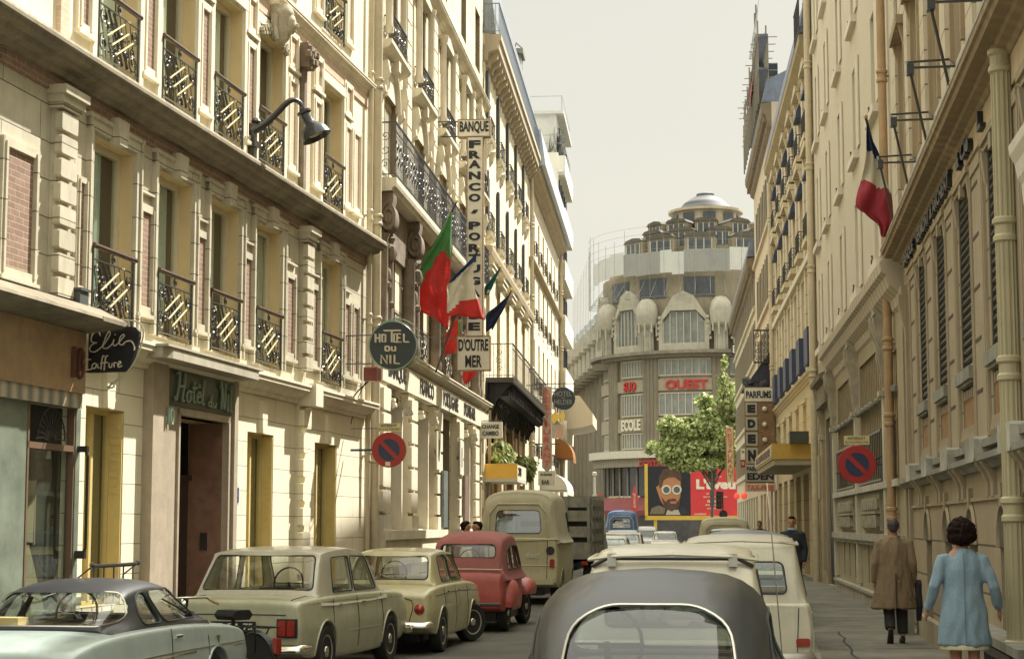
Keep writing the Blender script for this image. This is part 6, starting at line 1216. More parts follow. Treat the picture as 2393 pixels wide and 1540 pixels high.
tree('plane_tree', 'leafy green tree standing before the round corner building', B1, 7.5, tb([(1640, 1060, 62, 30), (1590, 1040, 52, 26), (1556, 1068, 26, 16), (1570, 1000, 34, 26), (1660, 990, 44, 36), (1690, 1040, 34, 44), (1620, 1085, 60, 16), (1650, 940, 24, 20), (1695, 935, 22, 28), (1688, 890, 12, 20), (1550, 1050, 40, 26), (1692, 850, 5, 18), (1720, 980, 26, 40), (1610, 1010, 50, 34), (1650, 1010, 60, 40), (1585, 1060, 58, 28), (1700, 1050, 40, 40), (1712, 910, 12, 20), (1560, 980, 12, 10), (1700, 1080, 26, 18)], 138, B1), 52000, .28, TL, 5, .3)
# traffic light, lamp post, distant boulevard bits
def traffic(px, y0, Y, label, seed=0):
    b = P(px, 1225, Y); b.z = 0; T = bpy.data.objects.new('traffic_light', None); COL.objects.link(T); T.location = b; tag(T, label, 'traffic light'); u = pxm(Y); top = P(px, y0, Y).z
    e = MB(); e.lathe([(.09, 0), (.07, .5), (.05, .6), (.05, top)], (0, 0, 0), 'z', 8); e.build('pole', BLK, T)
    e = MB(); e.bbox(-.45, -.08, -.15, .15, top-1.15, top, None, .04); e.build('signal_box', BLK, T)
    for i in range(3): e = MB(); e.lathe([(0, -.18), (.11, -.18), (.11, -.15), (0, -.15)], (-.27, 0, top-.2-i*.36), 'y', 10); e.build('lens', mat('dark signal lens', (.05, .03, .02), .3), T)
    e = MB(); e.lathe([(0, -.2), (.28, -.2), (.28, -.14), (0, -.14)], (.0, 0, top-1.5), 'y', 16); e.build('round_plate', BLK, T)
traffic(1690, 1148, 118, 'black traffic light at the end of the street')
def post(px, ytop, Y, label, col, r=.07, arm=0):
    b = P(px, 1225, Y); b.z = 0; top = P(px, ytop, Y).z; mb = MB(); mb.lathe([(r*2, 0), (r*1.5, .8), (r, 1), (r*.8, top), (r*1.6, top+.05), (r*1.6, top+.25), (0, top+.3)], (0, 0, 0), 'z', 10)
    if arm: mb.box(-.15, .15, -.1, .1, top*.55, top*.75)
    o = mb.build('street_post', mat('post %s' % label[:8], col, .6)); o.location = b; tag(o, label, 'post'); return o
post(1390, 1112, 125, 'pale slim street post between the truck and the corner cafe', (.42, .42, .36), .10, 1)
post(1665, 1100, 128, 'dark street post standing in front of the red billboard panel', (.05, .05, .05), .06, 1)
# boulevard side: hedge of planters and pavement at the far corner
mb = MB(); mb.quad((-60, 160, .12), (90, 160, .12), (90, 200, .12), (-60, 200, .12)); o = mb.build('pavement', PAVE); o['kind'] = 'structure'
def backblocks():
    for i, (x, y, w_, d, h, lab, c) in enumerate(((34, 170, 26, 20, 24, 'plain block across the boulevard, right of the round building', (.42, .38, .29)), (-60, 190, 58, 20, 21, 'long pale terrace across the boulevard at the far left', (.45, .40, .30)))):
        T = bpy.data.objects.new('boulevard_building', None); COL.objects.link(T); T.location = (x, y, 0); tag(T, lab, 'building')
        g = MB(); n = int(w_/3); ops = [(1+k*3, 2.4+k*3, z, z+2, .2) for k in range(n) for z in (4.5, 8, 11.5, 15)]; f_ = Fr((0, 0, 0), 0, True); g = f_.mb(); wall(g, 0, w_, 0, h, ops, .2, 0, 0, 1, d); g.build('wall', [mat('boulevard wall %d' % i, c, .9, .15, .5, streak=.3), DARK], T)
        for o_ in ops: window(f_, T, *o_[:4], .2, .08, True, None)
        g = MB(); g.box(-.3, w_+.3, -.6, d, h, h+.5); g.box(0, w_, .5, d, h+.5, h+3); g.build('roof', ZINC, T)
backblocks()
# ---------------------------------------------------------------- vehicles
DG = lambda: bpy.context.evaluated_depsgraph_get()
def tmpobj(mb, name='t'):
    me = bpy.data.meshes.new(name); me.from_pydata(mb.v, [], mb.f); b = bmesh.new(); b.from_mesh(me); bmesh.ops.recalc_face_normals(b, faces=b.faces); b.to_mesh(me); b.free()
    o = bpy.data.objects.new(name, me); COL.objects.link(o); return o
def boolean(a, ops):     # ops [(obj, mode)], returns a new mesh
    ms = []
    for o, md in ops: m = a.modifiers.new('b', 'BOOLEAN'); m.object = o; m.operation = md; m.solver = 'EXACT'; ms.append(m)
    me = bpy.data.meshes.new_from_object(a.evaluated_get(DG())); a.modifiers.clear(); return me
def link(me, name, mats, par, smooth=35):
    me.materials.clear()
    for m in (mats if isinstance(mats, (list, tuple)) else [mats]): me.materials.append(m)
    me.polygons.foreach_set('material_index', [0]*len(me.polygons)); me.polygons.foreach_set('use_smooth', [True]*len(me.polygons)); me.set_sharp_from_angle(angle=R_(smooth)); o = bpy.data.objects.new(name, me); COL.objects.link(o); o.parent = par; return o
def hull(st, prof, n=5):          # stations (y, w, zb, zs, zt, ...) -> closed loft; prof(st) gives the half section, bottom centre to top centre
    mb = MB(); secs = []
    for s_ in cat(st, n):
        h = cat(prof(s_), 3); secs.append([(x, s_[0], z) for x, z in h]+[(-x, s_[0], z) for x, z in h[::-1][1:-1]])
    mb.loft(secs); return mb
def body_prof(s_):
    y, w_, zb, zs, zt = s_[:5]; h = zs-zb
    return [(0, zb), (w_*.85, zb), (w_*.97, zb+.06), (w_*1.0, zb+h*.42), (w_*.995, zb+h*.62), (w_*.965, zb+h*.90), (w_*.93, zs), (w_*.80, lerp(zs, zt, .55)), (w_*.45, lerp(zs, zt, .93)), (0, zt)]
def cab_prof(cr):
    def f(s_):
        y, wb, zb, wr, zr = s_[:5]; c = min(cr, (zr-zb)*.6); d = zb-.12
        return [(0, d), (wb*1.0, d), (wb, zb), (lerp(wb, wr, .55), lerp(zb, zr-c, .55)), (wr, zr-c), (wr*.93, zr-c*.45), (wr*.62, zr-c*.10), (0, zr)]
    return f
def inset(st, d): return [(s_[0], s_[1]-d, s_[2], s_[3]-d, s_[4]-d) for s_ in st]
def rr(pts, r=.05, n=4):       # rounded polygon
    o = []; m = len(pts)
    for i in range(m):
        p = Vector(pts[i]); a = (Vector(pts[i-1])-p); b = (Vector(pts[(i+1) % m])-p); q = min(r, a.length*.45, b.length*.45)
        A = p+a.normalized()*q; B = p+b.normalized()*q
        for k in range(n+1): t = k/n; o.append(tuple((1-t)**2*A+2*t*(1-t)*p+t*t*B))
    return o
def wheel(par, x, y, r, w_=.17, side=1, steer=0, hubc=HUB, cap=CHROME):
    T = MB(); pr = [(r*.62, 0), (r*.70, -.012), (r*.93, -.012), (r, .02), (r, w_-.02), (r*.93, w_), (r*.6, w_)]
    c, s_ = math.cos(steer), math.sin(steer); f = lambda a, b, z: (x+side*0+(c*(-side*a)-s_*b), y+(s_*(-side*a)+c*b), z)
    mb = MB(f); mb.lathe(pr, (0, 0, r), 'x', 26); o = mb.build('wheel', RUBBER, par, smooth=40)
    mb = MB(f); mb.lathe([(0, .0), (r*.2, .005), (r*.3, .03), (r*.5, .025), (r*.58, .0), (r*.64, -.004), (r*.66, .03), (r*.6, w_*.8), (0, w_*.8)], (0, 0, r), 'x', 24); mb.build('rim', hubc, o, smooth=35)
    mb = MB(f); mb.lathe([(0, -.022), (r*.16, -.018), (r*.22, .0), (r*.22, .02)], (0, 0, r), 'x', 16); mb.build('hub_cap', cap, o, smooth=50)
def bumper(mb, w_, y, z, sgn, r=.05, wrap=.25, h=.055):
    pts = [(-w_, y-sgn*-wrap*-1*0+(-sgn)*wrap, z), (-w_-.01, y-sgn*.04, z), (-w_*.8, y+sgn*.02, z), (0, y+sgn*.04, z), (w_*.8, y+sgn*.02, z), (w_+.01, y-sgn*.04, z), (w_, y-sgn*wrap, z)]
    mb.tube(cat(pts, 4), [(h, r*.55)]*25, 8)
def plate(mb, x0, x1, y, z0, z1, s_, toward=-1): mb.box(min(x0, x1), max(x0, x1), y-.01, y+.01, z0, z1, 0); mb.text(s_, x0+.03*(1 if x1 > x0 else -1), x1-.03*(1 if x1 > x0 else -1), z0+.02, z1-.02, y-.0101 if toward < 0 else y+.0101, .003, .01, 1, toward)
PLM = None
def car(name, label, X, Y, k, sp, group=None, cat_='car'):
    T = bpy.data.objects.new(name, None); COL.objects.link(T); T.location = (X, Y, 0); T.rotation_euler = (0, 0, -math.atan(k)); tag(T, label, cat_, group)
    paint = sp['paint']; roofp = sp.get('roof', paint); prof = sp.get('prof', body_prof)
    b0 = tmpobj(hull(sp['body'], prof)); cuts = []
    L = sp['body'][-1][0]
    for wy in sp['wheels']:
        m = MB(); r = sp['r']*1.16
        m.lathe([(r, -1.2), (r, -.02 if False else -.45)], (0, wy, sp['r']), 'x', 24); cuts.append(tmpobj(m)); m = MB(); m.lathe([(r, .45), (r, 1.2)], (0, wy, sp['r']), 'x', 24); cuts.append(tmpobj(m))
    me = boolean(b0, [(c, 'DIFFERENCE') for c in cuts]); body = link(me, 'body', paint, T)
    m = MB()
    for wy in sp['wheels']: m.box(-.46, .46, wy-sp['r']*1.2, wy+sp['r']*1.2, sp['r']*.6, sp['r']*2.15)
    m.box(-.5, .5, .3, L-.3, sp['r']*.55, sp['r']*1.0); m.build('chassis', BLK, T)
    for wy, st_ in zip(sp['wheels'], (0, sp.get('steer', 0))):
        for sd in (-1, 1): wheel(T, sd*(sp['track']), wy, sp['r'], .15, sd, st_, sp.get('hub', HUB))
    m = MB()      # arch lips
    for wy in sp['wheels']:
        for sd in (-1, 1):
            bv = BVHTree.FromPolygons([v.co[:] for v in me.vertices], [tuple(p.vertices) for p in me.polygons]); pts = []
            for i in range(15):
                a = math.pi*(-.02+1.04*i/14); yy = wy+sp['r']*1.175*math.cos(a); zz = sp['r']+sp['r']*1.175*math.sin(a); h = bv.ray_cast(Vector((sd*2, yy, zz)), Vector((-sd, 0, 0)))
                if h[0]: pts.append((h[0].x, yy, zz))
            if len(pts) > 3: m.tube(pts, .014, 5)
    m.build('arch_lip', paint, T, smooth=40)
    for c in cuts+[b0]: bpy.data.objects.remove(c)
    # cabin shell with real openings and separate panes
    cst = sp['cab']; cp = cab_prof(sp.get('crown', .07)); O = tmpobj(hull(cst, cp, 6)); I = tmpobj(hull([(lerp(s_[0], (cst[0][0]+cst[-1][0])/2, .02), s_[1]-.035, s_[2]-.02, s_[3]-.035, s_[4]-.035) for s_ in cst], cp, 6))
    O2 = tmpobj(hull(inset(cst, .012), cp, 6)); I2 = tmpobj(hull(inset(cst, .018), cp, 6)); yc = [s_[0] for s_ in cst]; mid = (yc[0]+yc[-1])/2
    glass = [(bpy.data.objects.remove(O2), None)] if False else None
    G = tmpobj_from(boolean(O2, [(I2, 'DIFFERENCE')])); pr = []; names = []
    for nm, ax, pts in sp['win']:
        m = MB(); pts = rr(pts, sp.get('wr', .06))
        if nm == 'rear_window': m.prism(pts, yc[0]-1, mid-.0137, 'y')
        elif nm == 'windscreen': m.prism(pts, mid+.0171, yc[-1]+1, 'y')
        elif ax == 'l': m.prism(pts, -2, 0, 'x')
        elif ax == 'r': m.prism(pts, 0, 2, 'x')
        pr.append(tmpobj(m)); names.append((nm, ax, pts))
    shell = boolean(O, [(I, 'DIFFERENCE')]+[(p, 'DIFFERENCE') for p in pr]); print(name, 'SHELL', len(shell.polygons), len(O.data.polygons)); link(shell, 'roof' if sp.get('roof') else 'cabin', roofp, T)
    obv = BVHTree.FromPolygons([v.co[:] for v in O.data.vertices], [tuple(p.vertices) for p in O.data.polygons])
    for p, (nm, ax, pts) in zip(pr, names):
        me = boolean(G, [(p, 'INTERSECT')]);
        if len(me.polygons): pane = link(me, nm, CGLASS, T, 60)
        else: continue
        tr = sp.get('trim', {}).get(nm)
        m = MB(); loop = []
        for a, b in pts+pts[:1]:
            if ax in 'fb': d = 1 if nm == 'rear_window' else -1; h = obv.ray_cast(Vector((a, (yc[0]-1) if d > 0 else yc[-1]+1, b)), Vector((0, d, 0)))
            else: d = 1 if ax == 'l' else -1; h = obv.ray_cast(Vector((-2*d, a, b)), Vector((d, 0, 0)))
            if h[0]: loop.append(tuple(h[0]+h[1]*.002))
        if len(loop) > 4: m.tube(loop, tr[0] if tr else .009, 5); m.build('window_trim', tr[1] if tr else (mat('window rubber', (.03, .03, .028), .6)), pane, smooth=60)
    for o in pr+[O, I, O2, I2, G]: bpy.data.objects.remove(o)
    # interior
    m = MB(); zb = cst[1][2]; m.box(-.58, .58, cst[0][0]+.12, cst[-1][0]-.15, zb-.18, zb-.05); m.build('interior_floor', SEAT, T)
    for sy in sp.get('seats', ()):
        for sx in (-.30, .30): m = MB(); m.bbox(sx-.24, sx+.24, sy-.06, sy+.06, zb-.2, zb+.06, None, .04); m.build('seat', sp.get('seatm', SEAT), T)
    if sp.get('wheelpos'):
        m = MB(); x, y, z = sp['wheelpos']; m.tube([(x+.19*math.cos(6.283*i/20), y+.06*math.sin(6.283*i/20), z+.19*math.sin(6.283*i/20)) for i in range(21)], .011, 5); m.tube([(x-.19, y, z), (x+.19, y, z)], .009, 4); m.tube([(x, y, z), (x, y+.25, z-.2)], .02, 5); m.build('steering_wheel', BLK, T)
    return T
def tmpobj_from(me): o = bpy.data.objects.new('t', me); COL.objects.link(o); return o
def lines(T, body, segs, w_=.006, m=None, name='panel_gap'):     # thin dark gaps laid on the body side by ray casting: segs [(side, [(y,z)...])]
    me = body.data; bv = BVHTree.FromPolygons([v.co[:] for v in me.vertices], [tuple(p.vertices) for p in me.polygons])
    for sd, pts in segs:
        loop = []
        for y, z in cat(pts, 4):
            if sd in (1, -1): h = bv.ray_cast(Vector((sd*2, y, z)), Vector((-sd, 0, 0)))
            elif sd == 'b': h = bv.ray_cast(Vector((y, -1, z)), Vector((0, 1, 0)))
            else: h = bv.ray_cast(Vector((y, z, 3)), Vector((0, 0, -1)))
            if h[0]: loop.append(tuple(h[0]+h[1]*.0015))
        if len(loop) > 2: mb = MB(); mb.tube(loop, w_, 4); mb.build(name, m or mat('gap shadow line', (.02, .02, .016), .9), T, smooth=60)
def carp(name, c, dust=.10, rough=.36, coat=.45): return mat(name, c, rough, dust+.05, 4, coat=coat, streak=.28, bump=.03, bscale=6)
def bodyof(T): return [o for o in T.children if o.name.startswith('body')][0]
def symw(y0, y1, z0, z1, q0=0, q1=0): return [(y0, z0), (y1, z0), (y1+q1, z1), (y0+q0, z1)]
# boxy cream saloon
P1 = carp('cream green paint', (.42, .41, .27)); P1R = carp('pale roof paint', (.46, .45, .36))
spA = dict(paint=P1, roof=carp('pale cream roof', (.50, .47, .36)), r=.30, track=.80, wheels=(.78, 3.2), steer=.0, crown=.06, wr=.05,
    body=[(0, .72, .42, .76, .80), (.03, .775, .34, .85, .885), (.25, .80, .26, .885, .915), (1.0, .812, .22, .905, .935), (2.2, .815, .2, .905, .93), (3.2, .81, .22, .885, .915), (3.85, .79, .28, .84, .87), (4.0, .77, .36, .76, .80), (4.04, .70, .42, .68, .72)],
    cab=[(.62, .745, .90, .72, .93), (.70, .745, .90, .71, 1.06), (.94, .745, .90, .66, 1.36), (1.08, .745, .90, .66, 1.43), (1.9, .745, .90, .66, 1.465), (2.45, .745, .90, .655, 1.42), (2.62, .745, .90, .67, 1.34), (3.0, .745, .90, .70, 1.0), (3.08, .745, .90, .71, .93)],
    win=[('rear_window', 'b', [(-.665, .985), (.665, .985), (.595, 1.365), (-.595, 1.365)]), ('windscreen', 'f', [(-.66, .97), (.66, .97), (.59, 1.345), (-.59, 1.345)])]+[(n, s_, p) for s_ in 'lr' for n, p in (('side_window', [(1.14, .95), (1.86, .95), (1.84, 1.35), (1.24, 1.34)]), ('side_window', [(1.93, .95), (2.78, .95), (2.52, 1.335), (1.91, 1.35)]))],
    seats=(1.3, 2.1), wheelpos=(-.32, 2.55, 1.0), hub=mat('cream wheel', (.40, .37, .27), .5))
FI = car('parked_saloon', 'dusty cream green saloon with square red tail lamps, second in the left row', -3.04, 19.75, .235, spA)
def saloonbits(T):
    B = bodyof(T)
    for sd in (-1, 1): lines(T, B, [(sd, [(1.02, .82), (1.02, .40), (1.16, .30)]), (sd, [(1.02, .82), (1.05, .88)]), (sd, [(1.90, .30), (1.90, .88)]), (sd, [(2.86, .3), (2.86, .88)])])
    for sd in (-1, 1): lines(T, B, [(sd, [(.05, .52), (1.5, .50), (3.8, .50)])], .005, P1, 'side_crease'); lines(T, B, [(sd, [(.1, .845), (1.5, .855), (3.8, .81)])], .005, P1, 'side_crease')
    lines(T, B, [('b', [(-.60, .74), (0, .745), (.60, .74)])], .007); lines(T, B, [('t', [(-.62, .10), (-.60, .55), (-.62, .72)]), ('t', [(.62, .10), (.60, .55), (.62, .72)])], .006)
    for sx in (-.62, .62):
        m = MB(); m.box(sx-.115, sx+.115, -.03, .05, .50, .70); o = m.build('tail_lamp', BLK, T)
        for i, (a, c) in enumerate(((-.052, REDL), (.052, REDL))): m = MB(); m.bbox(sx+a-.045, sx+a+.045, -.05, -.02, .515, .685, None, .012); m.build('lens', c, o)
    m = MB(); bumper(m, .80, -.07, .38, -1, .05, .30); m.build('rear_bumper', CHROME, T, smooth=50)
    m = MB(); bumper(m, .80, 4.08, .38, 1, .05, .25); m.build('front_bumper', CHROME, T, smooth=50)
    m = MB(); plate(m, -.26, .26, -.03, .56, .67, '57 GA 75'); m.build('number_plate', [BLK, WHT], T)
    m = MB(); m.lathe([(0, -.02), (.022, -.02), (.03, 0)], (0, .03, .80), 'y', 10); m.build('boot_button', CHROME, T)
    for sd in (-1, 1):
        for y in (1.18, 2.02): m = MB(); m.bbox(sd*.80-.012, sd*.80+.012, y, y+.13, .79, .82, None, .006); m.build('door_handle', CHROME, T)
saloonbits(FI)
# small rear engined saloon
P2 = carp('olive cream paint', (.50, .455, .25))
spB = dict(paint=P2, r=.285, track=.735, wheels=(.72, 2.94), steer=-.55, crown=.09, wr=.07,
    body=[(0, .60, .40, .70, .72), (.03, .68, .34, .78, .80), (.3, .735, .26, .86, .885), (1.0, .745, .22, .89, .92), (2.2, .745, .2, .89, .915), (3.0, .74, .22, .87, .90), (3.6, .71, .28, .80, .84), (3.76, .66, .36, .70, .74), (3.80, .58, .42, .60, .64)],
    cab=[(.55, .66, .89, .62, .93), (.62, .66, .89, .60, 1.06), (.86, .66, .89, .55, 1.30), (1.0, .66, .89, .55, 1.36), (1.6, .66, .89, .56, 1.395), (2.15, .66, .89, .55, 1.35), (2.32, .66, .89, .57, 1.28), (2.66, .66, .89, .62, .98), (2.72, .66, .89, .63, .93)],
    win=[('rear_window', 'b', [(-.55, .975), (.55, .975), (.49, 1.285), (-.49, 1.285)]), ('windscreen', 'f', [(-.57, .96), (.57, .96), (.51, 1.28), (-.51, 1.28)])]+[('side_window', s_, p) for s_ in 'lr' for p in ([(1.0, .94), (1.60, .94), (1.58, 1.30), (1.08, 1.28)], [(1.67, .94), (2.44, .94), (2.22, 1.285), (1.65, 1.30)])],
    seats=(1.15, 1.85), wheelpos=(-.30, 2.2, 1.0), hub=mat('cream wheel', (.40, .37, .27)))
SI = car('small_saloon', 'small yellowish cream saloon with a round tail lamp, third in the left row', -1.78, 24.0, .165, spB)
def smallbits(T, pl='3841 RS 92'):
    B = bodyof(T)
    for sd in (-1, 1): lines(T, B, [(sd, [(.86, .86), (.90, .5), (1.1, .30)]), (sd, [(1.63, .28), (1.63, .87)]), (sd, [(2.5, .28), (2.5, .87)]), (sd, [(.1, .76), (1.6, .79), (3.5, .74)])], .005)
    for sx in (-.56, .56): m = MB(); m.lathe([(0, -.06), (.06, -.05), (.085, -.01), (.09, .06)], (sx, .03, .60), 'y', 18); m.build('tail_lamp', REDL, T, smooth=50)
    lines(T, B, [('b', [(-.42, .44), (-.45, .72), (0, .74), (.45, .72), (.42, .44)])], .006)
    m = MB(); bumper(m, .70, -.06, .40, -1, .05, .22); m.build('rear_bumper', CHROME, T, smooth=50)
    m = MB(); plate(m, -.24, .24, -.0, .50, .60, pl); m.build('number_plate', [BLK, WHT], T)
    for sd in (-1, 1): m = MB(); m.bbox(sd*.735-.012, sd*.735+.012, .98, 1.1, .79, .815, None, .005); m.bbox(sd*.735-.012, sd*.735+.012, 1.72, 1.84, .79, .815, None, .005); m.build('door_handle', CHROME, T)
smallbits(SI)
# pale blue coupe with black roof
P3 = carp('pale blue grey paint', (.36, .43, .40), .06, .3, .6); P3R = mat('black roof paint', (.018, .02, .023), .45, .15, 6, coat=.1, spec=.4)
spC = dict(paint=P3, roof=P3R, r=.29, track=.72, wheels=(.82, 3.0), crown=.15, wr=.09,
    body=[(0, .62, .40, .66, .70), (.05, .70, .34, .74, .78), (.4, .745, .26, .81, .86), (1.0, .765, .22, .845, .89), (2.0, .77, .2, .85, .885), (2.9, .77, .2, .82, .86), (3.55, .765, .26, .775, .80), (3.92, .74, .34, .70, .73), (4.02, .64, .42, .58, .62)],
    cab=[(.74, .66, .85, .58, .90), (.84, .67, .85, .57, .98), (1.25, .68, .85, .55, 1.16), (1.5, .68, .85, .54, 1.235), (1.95, .68, .85, .54, 1.265), (2.3, .68, .85, .54, 1.235), (2.45, .68, .85, .56, 1.18), (2.86, .68, .85, .63, .95), (2.96, .68, .85, .64, .90)],
    win=[('rear_window', 'b', [(-.60, .915), (.60, .915), (.50, 1.165), (-.50, 1.165)]), ('windscreen', 'f', [(-.62, .91), (.62, .91), (.52, 1.165), (-.52, 1.165)])]+[('side_window', s_, p) for s_ in 'lr' for p in ([(1.42, .895), (1.86, .895), (1.76, 1.165), (1.56, 1.14)], [(1.91, .895), (2.76, .895), (2.42, 1.165), (1.81, 1.17)])],
    trim={'rear_window': (.009, mat('worn chrome', (.5, .48, .42), .3, .1, 8, metal=.9))}, seats=(1.35, 1.95), wheelpos=(-.3, 2.3, .95))
CO = car('coupe', 'pale blue coupe with black roof parked nearest on the left', -3.93, 13.6, .17, spC)
B = bodyof(CO)
for sd in (-1, 1): lines(CO, B, [(sd, [(1.88, .84), (1.84, .5), (1.95, .28)]), (sd, [(2.78, .28), (2.78, .83)])]); lines(CO, B, [(sd, [(.1, .60), (1.9, .615), (3.85, .60)]), (sd, [(.1, .625), (1.9, .64), (3.85, .625)])], .009, CHROME, 'chrome_strip')
for sd in (-1, 1): m = MB(); m.bbox(sd*.745-.014, sd*.745+.016, 1.95, 2.10, .755, .785, None, .006); m.build('door_handle', CHROME, CO); m = MB(); m.prism([(3.0, .72), (3.07, .72), (3.05, .64)], sd*.752, sd*.762, 'x'); m.build('wing_badge', mat('dull badge', (.15, .13, .06), .4), CO)
m = MB(); bumper(m, .74, 3.98, .40, 1, .05, .22); m.build('front_bumper', CHROME, CO, smooth=50)
m = MB(); bumper(m, .74, -.05, .40, -1, .05, .22); m.build('rear_bumper', CHROME, CO, smooth=50)
for i in range(1): m = MB(); m.box(-.50, -.22, .95, 1.15, .84, .97); m.build('parcel', mat('cardboard', (.50, .36, .16), .8), CO)
# dark rounded saloon in front of the camera
P4 = carp('dark slate paint', (.010, .014, .016), .12, .40, .12)
spD = dict(paint=P4, r=.33, track=.70, wheels=(.95, 3.5), crown=.34, wr=.13, prof=body_prof,
    body=[(0, .45, .40, .55, .58), (.08, .56, .34, .68, .72), (.4, .68, .28, .82, .88), (1.0, .74, .24, .93, 1.0), (2.0, .76, .22, .96, 1.0), (3.0, .74, .24, .92, .98), (3.9, .66, .30, .80, .88), (4.2, .55, .4, .66, .72), (4.3, .4, .45, .55, .6)],
    cab=[(.35, .48, .86, .40, .90), (.5, .54, .88, .45, 1.01), (.9, .62, .92, .53, 1.26), (1.3, .66, .94, .57, 1.42), (1.8, .68, .94, .585, 1.49), (2.3, .68, .94, .58, 1.485), (2.65, .67, .94, .56, 1.42), (2.95, .66, .94, .56, 1.20), (3.15, .64, .94, .56, .98)],
    win=[('rear_window', 'b', [(-.40, .985), (.40, .985), (.37, 1.26), (.22, 1.345), (-.22, 1.345), (-.37, 1.26)]), ('windscreen', 'f', [(-.55, .99), (.55, .99), (.48, 1.34), (-.48, 1.34)])]+[('side_window', s_, p) for s_ in 'lr' for p in ([(1.05, 1.0), (1.75, 1.0), (1.75, 1.30), (1.25, 1.27)], [(1.82, 1.0), (2.72, 1.0), (2.5, 1.28), (1.82, 1.30)])],
    trim={'rear_window': (.008, mat('worn chrome', (.5, .48, .42), .3, .1, 8, metal=.9))}, seatm=mat('black seat', (.03, .03, .028), .8), seats=(1.2, 2.0), wheelpos=(-.28, 2.4, 1.08))
DS = car('rounded_saloon', 'dark grey rounded saloon seen from behind, nearest in the right row', .53, 7.35, .11, spD)
for sd in (-1, 1): lines(DS, bodyof(DS), [(sd, [(.2, .66), (1.5, .78), (3.6, .74)])], .008, CHROME, 'chrome_strip')
[o for o in DS.children if o.name.startswith('rear_window')][0].data.materials[0] = glassmat('dark reflecting glass', (.55, .60, .60), refl=.75, base=.03)
m = MB(); m.tube([(-.36, 2.9, 1.03), (.42, 2.9, 1.03)], .012, 5); m.build('dashboard_strip', CHROME, DS); m = MB(); bumper(m, .66, -.06, .42, -1, .05, .25); m.build('rear_bumper', CHROME, DS, smooth=50); m = MB(); m.tube([(.68, 2.95, .95), (.60, 2.75, 1.95)], .004, 5); m.build('aerial', CHROME, DS)
# cream box estates
P5 = carp('cream estate paint', (.58, .54, .40), .08)
def estate(name, label, X, Y, k, paint, sc=1, rack=False, H=1.53, group=None):
    sp = dict(paint=paint, r=.29, track=.715, wheels=(.62, 3.05), crown=.10, wr=.07,
        body=[(0, .66, .42, .86, .88), (.03, .715, .34, .92, .93), (.3, .735, .26, .93, .94), (2.3, .74, .2, .93, .94), (2.9, .72, .22, .90, .95), (3.5, .66, .30, .80, .86), (3.62, .58, .38, .70, .76), (3.66, .5, .42, .6, .66)],
        cab=[(.04, .66, .92, .60, .96), (.07, .67, .92, .58, 1.20), (.17, .68, .92, .565, H-.08), (.34, .68, .92, .57, H-.035), (1.2, .68, .92, .575, H+.02), (1.9, .68, .92, .57, H-.02), (2.15, .68, .92, .57, H-.09), (2.48, .68, .92, .62, 1.02), (2.54, .68, .92, .63, .96)],
        win=[('rear_window', 'b', [(-.47, 1.02), (.47, 1.02), (.43, 1.34), (-.43, 1.34)]), ('windscreen', 'f', [(-.56, 1.0), (.56, 1.0), (.5, 1.38), (-.5, 1.38)])]+[('side_window', s_, p) for s_ in 'lr' for p in ([(.30, .99), (.82, .99), (.80, 1.38), (.38, 1.38)], [(.88, .99), (1.50, .99), (1.50, 1.38), (.88, 1.38)], [(1.56, .99), (2.26, .99), (2.06, 1.37), (1.56, 1.38)])], seats=(1.0, 1.6), wheelpos=(-.3, 2.0, 1.1), hub=mat('cream wheel', (.40, .37, .27)))
    T = car(name, label, X, Y, k, sp, group); B = bodyof(T)
    for sd in (-1, 1): lines(T, B, [(sd, [(.85, .3), (.85, .91)]), (sd, [(1.53, .3), (1.53, .91)]), (sd, [(2.35, .3), (2.35, .9)])], .005)
    lines(T, B, [('b', [(-.56, .44), (-.58, .88)]), ('b', [(.56, .44), (.58, .88)])], .006)
    for sx in (-.62, .62): m = MB(); m.bbox(sx-.07, sx+.07, -.03, .05, .50, .58, None, .015); m.build('tail_lamp', REDL, T)
    m = MB(); bumper(m, .70, -.06, .40, -1, .045, .15); m.build('rear_bumper', mat('dull bumper', (.45, .44, .38), .35, .1, 6, metal=.6), T, smooth=50)
    m = MB()
    for sd in (-1, 1): m.tube([(sd*.585, .2, H-.085), (sd*.60, 1.2, H-.07), (sd*.59, 2.0, H-.085)], .014, 5)
    m.tube([(-.585, .2, H-.085), (-.4, .10, H-.06), (0, .08, H-.045), (.4, .10, H-.06), (.585, .2, H-.085)], .014, 5); m.build('roof_gutter', paint, T)
    if rack: m = MB(); m.tube([(-.56, .16, H-.13), (-.45, .13, H-.075), (.45, .13, H-.075), (.56, .16, H-.13)], .015, 6); [m.box(s_*.42-.03, s_*.42+.03, .10, .17, H-.13, H-.04, 1) for s_ in (-1, 1)]; m.build('roof_bar', [IRON, mat('dull bumper', (.45, .44, .38))], T)
    m = MB(); plate(m, -.24, .24, -.02, .66, .76, '7612 QV 75'); m.build('number_plate', [BLK, WHT], T)
    return T
estate('box_estate', 'cream box estate with a black roof bar, directly ahead of the dark rounded saloon', 1.10, 12.4, .12, P5, rack=True, H=1.56)
P6 = carp('ivory paint', (.66, .62, .48), .06)
E2 = estate('box_estate', 'ivory box estate with its rear right corner at the kerb, third in the right row', 2.32, 18.3, .13, P6, H=1.60)
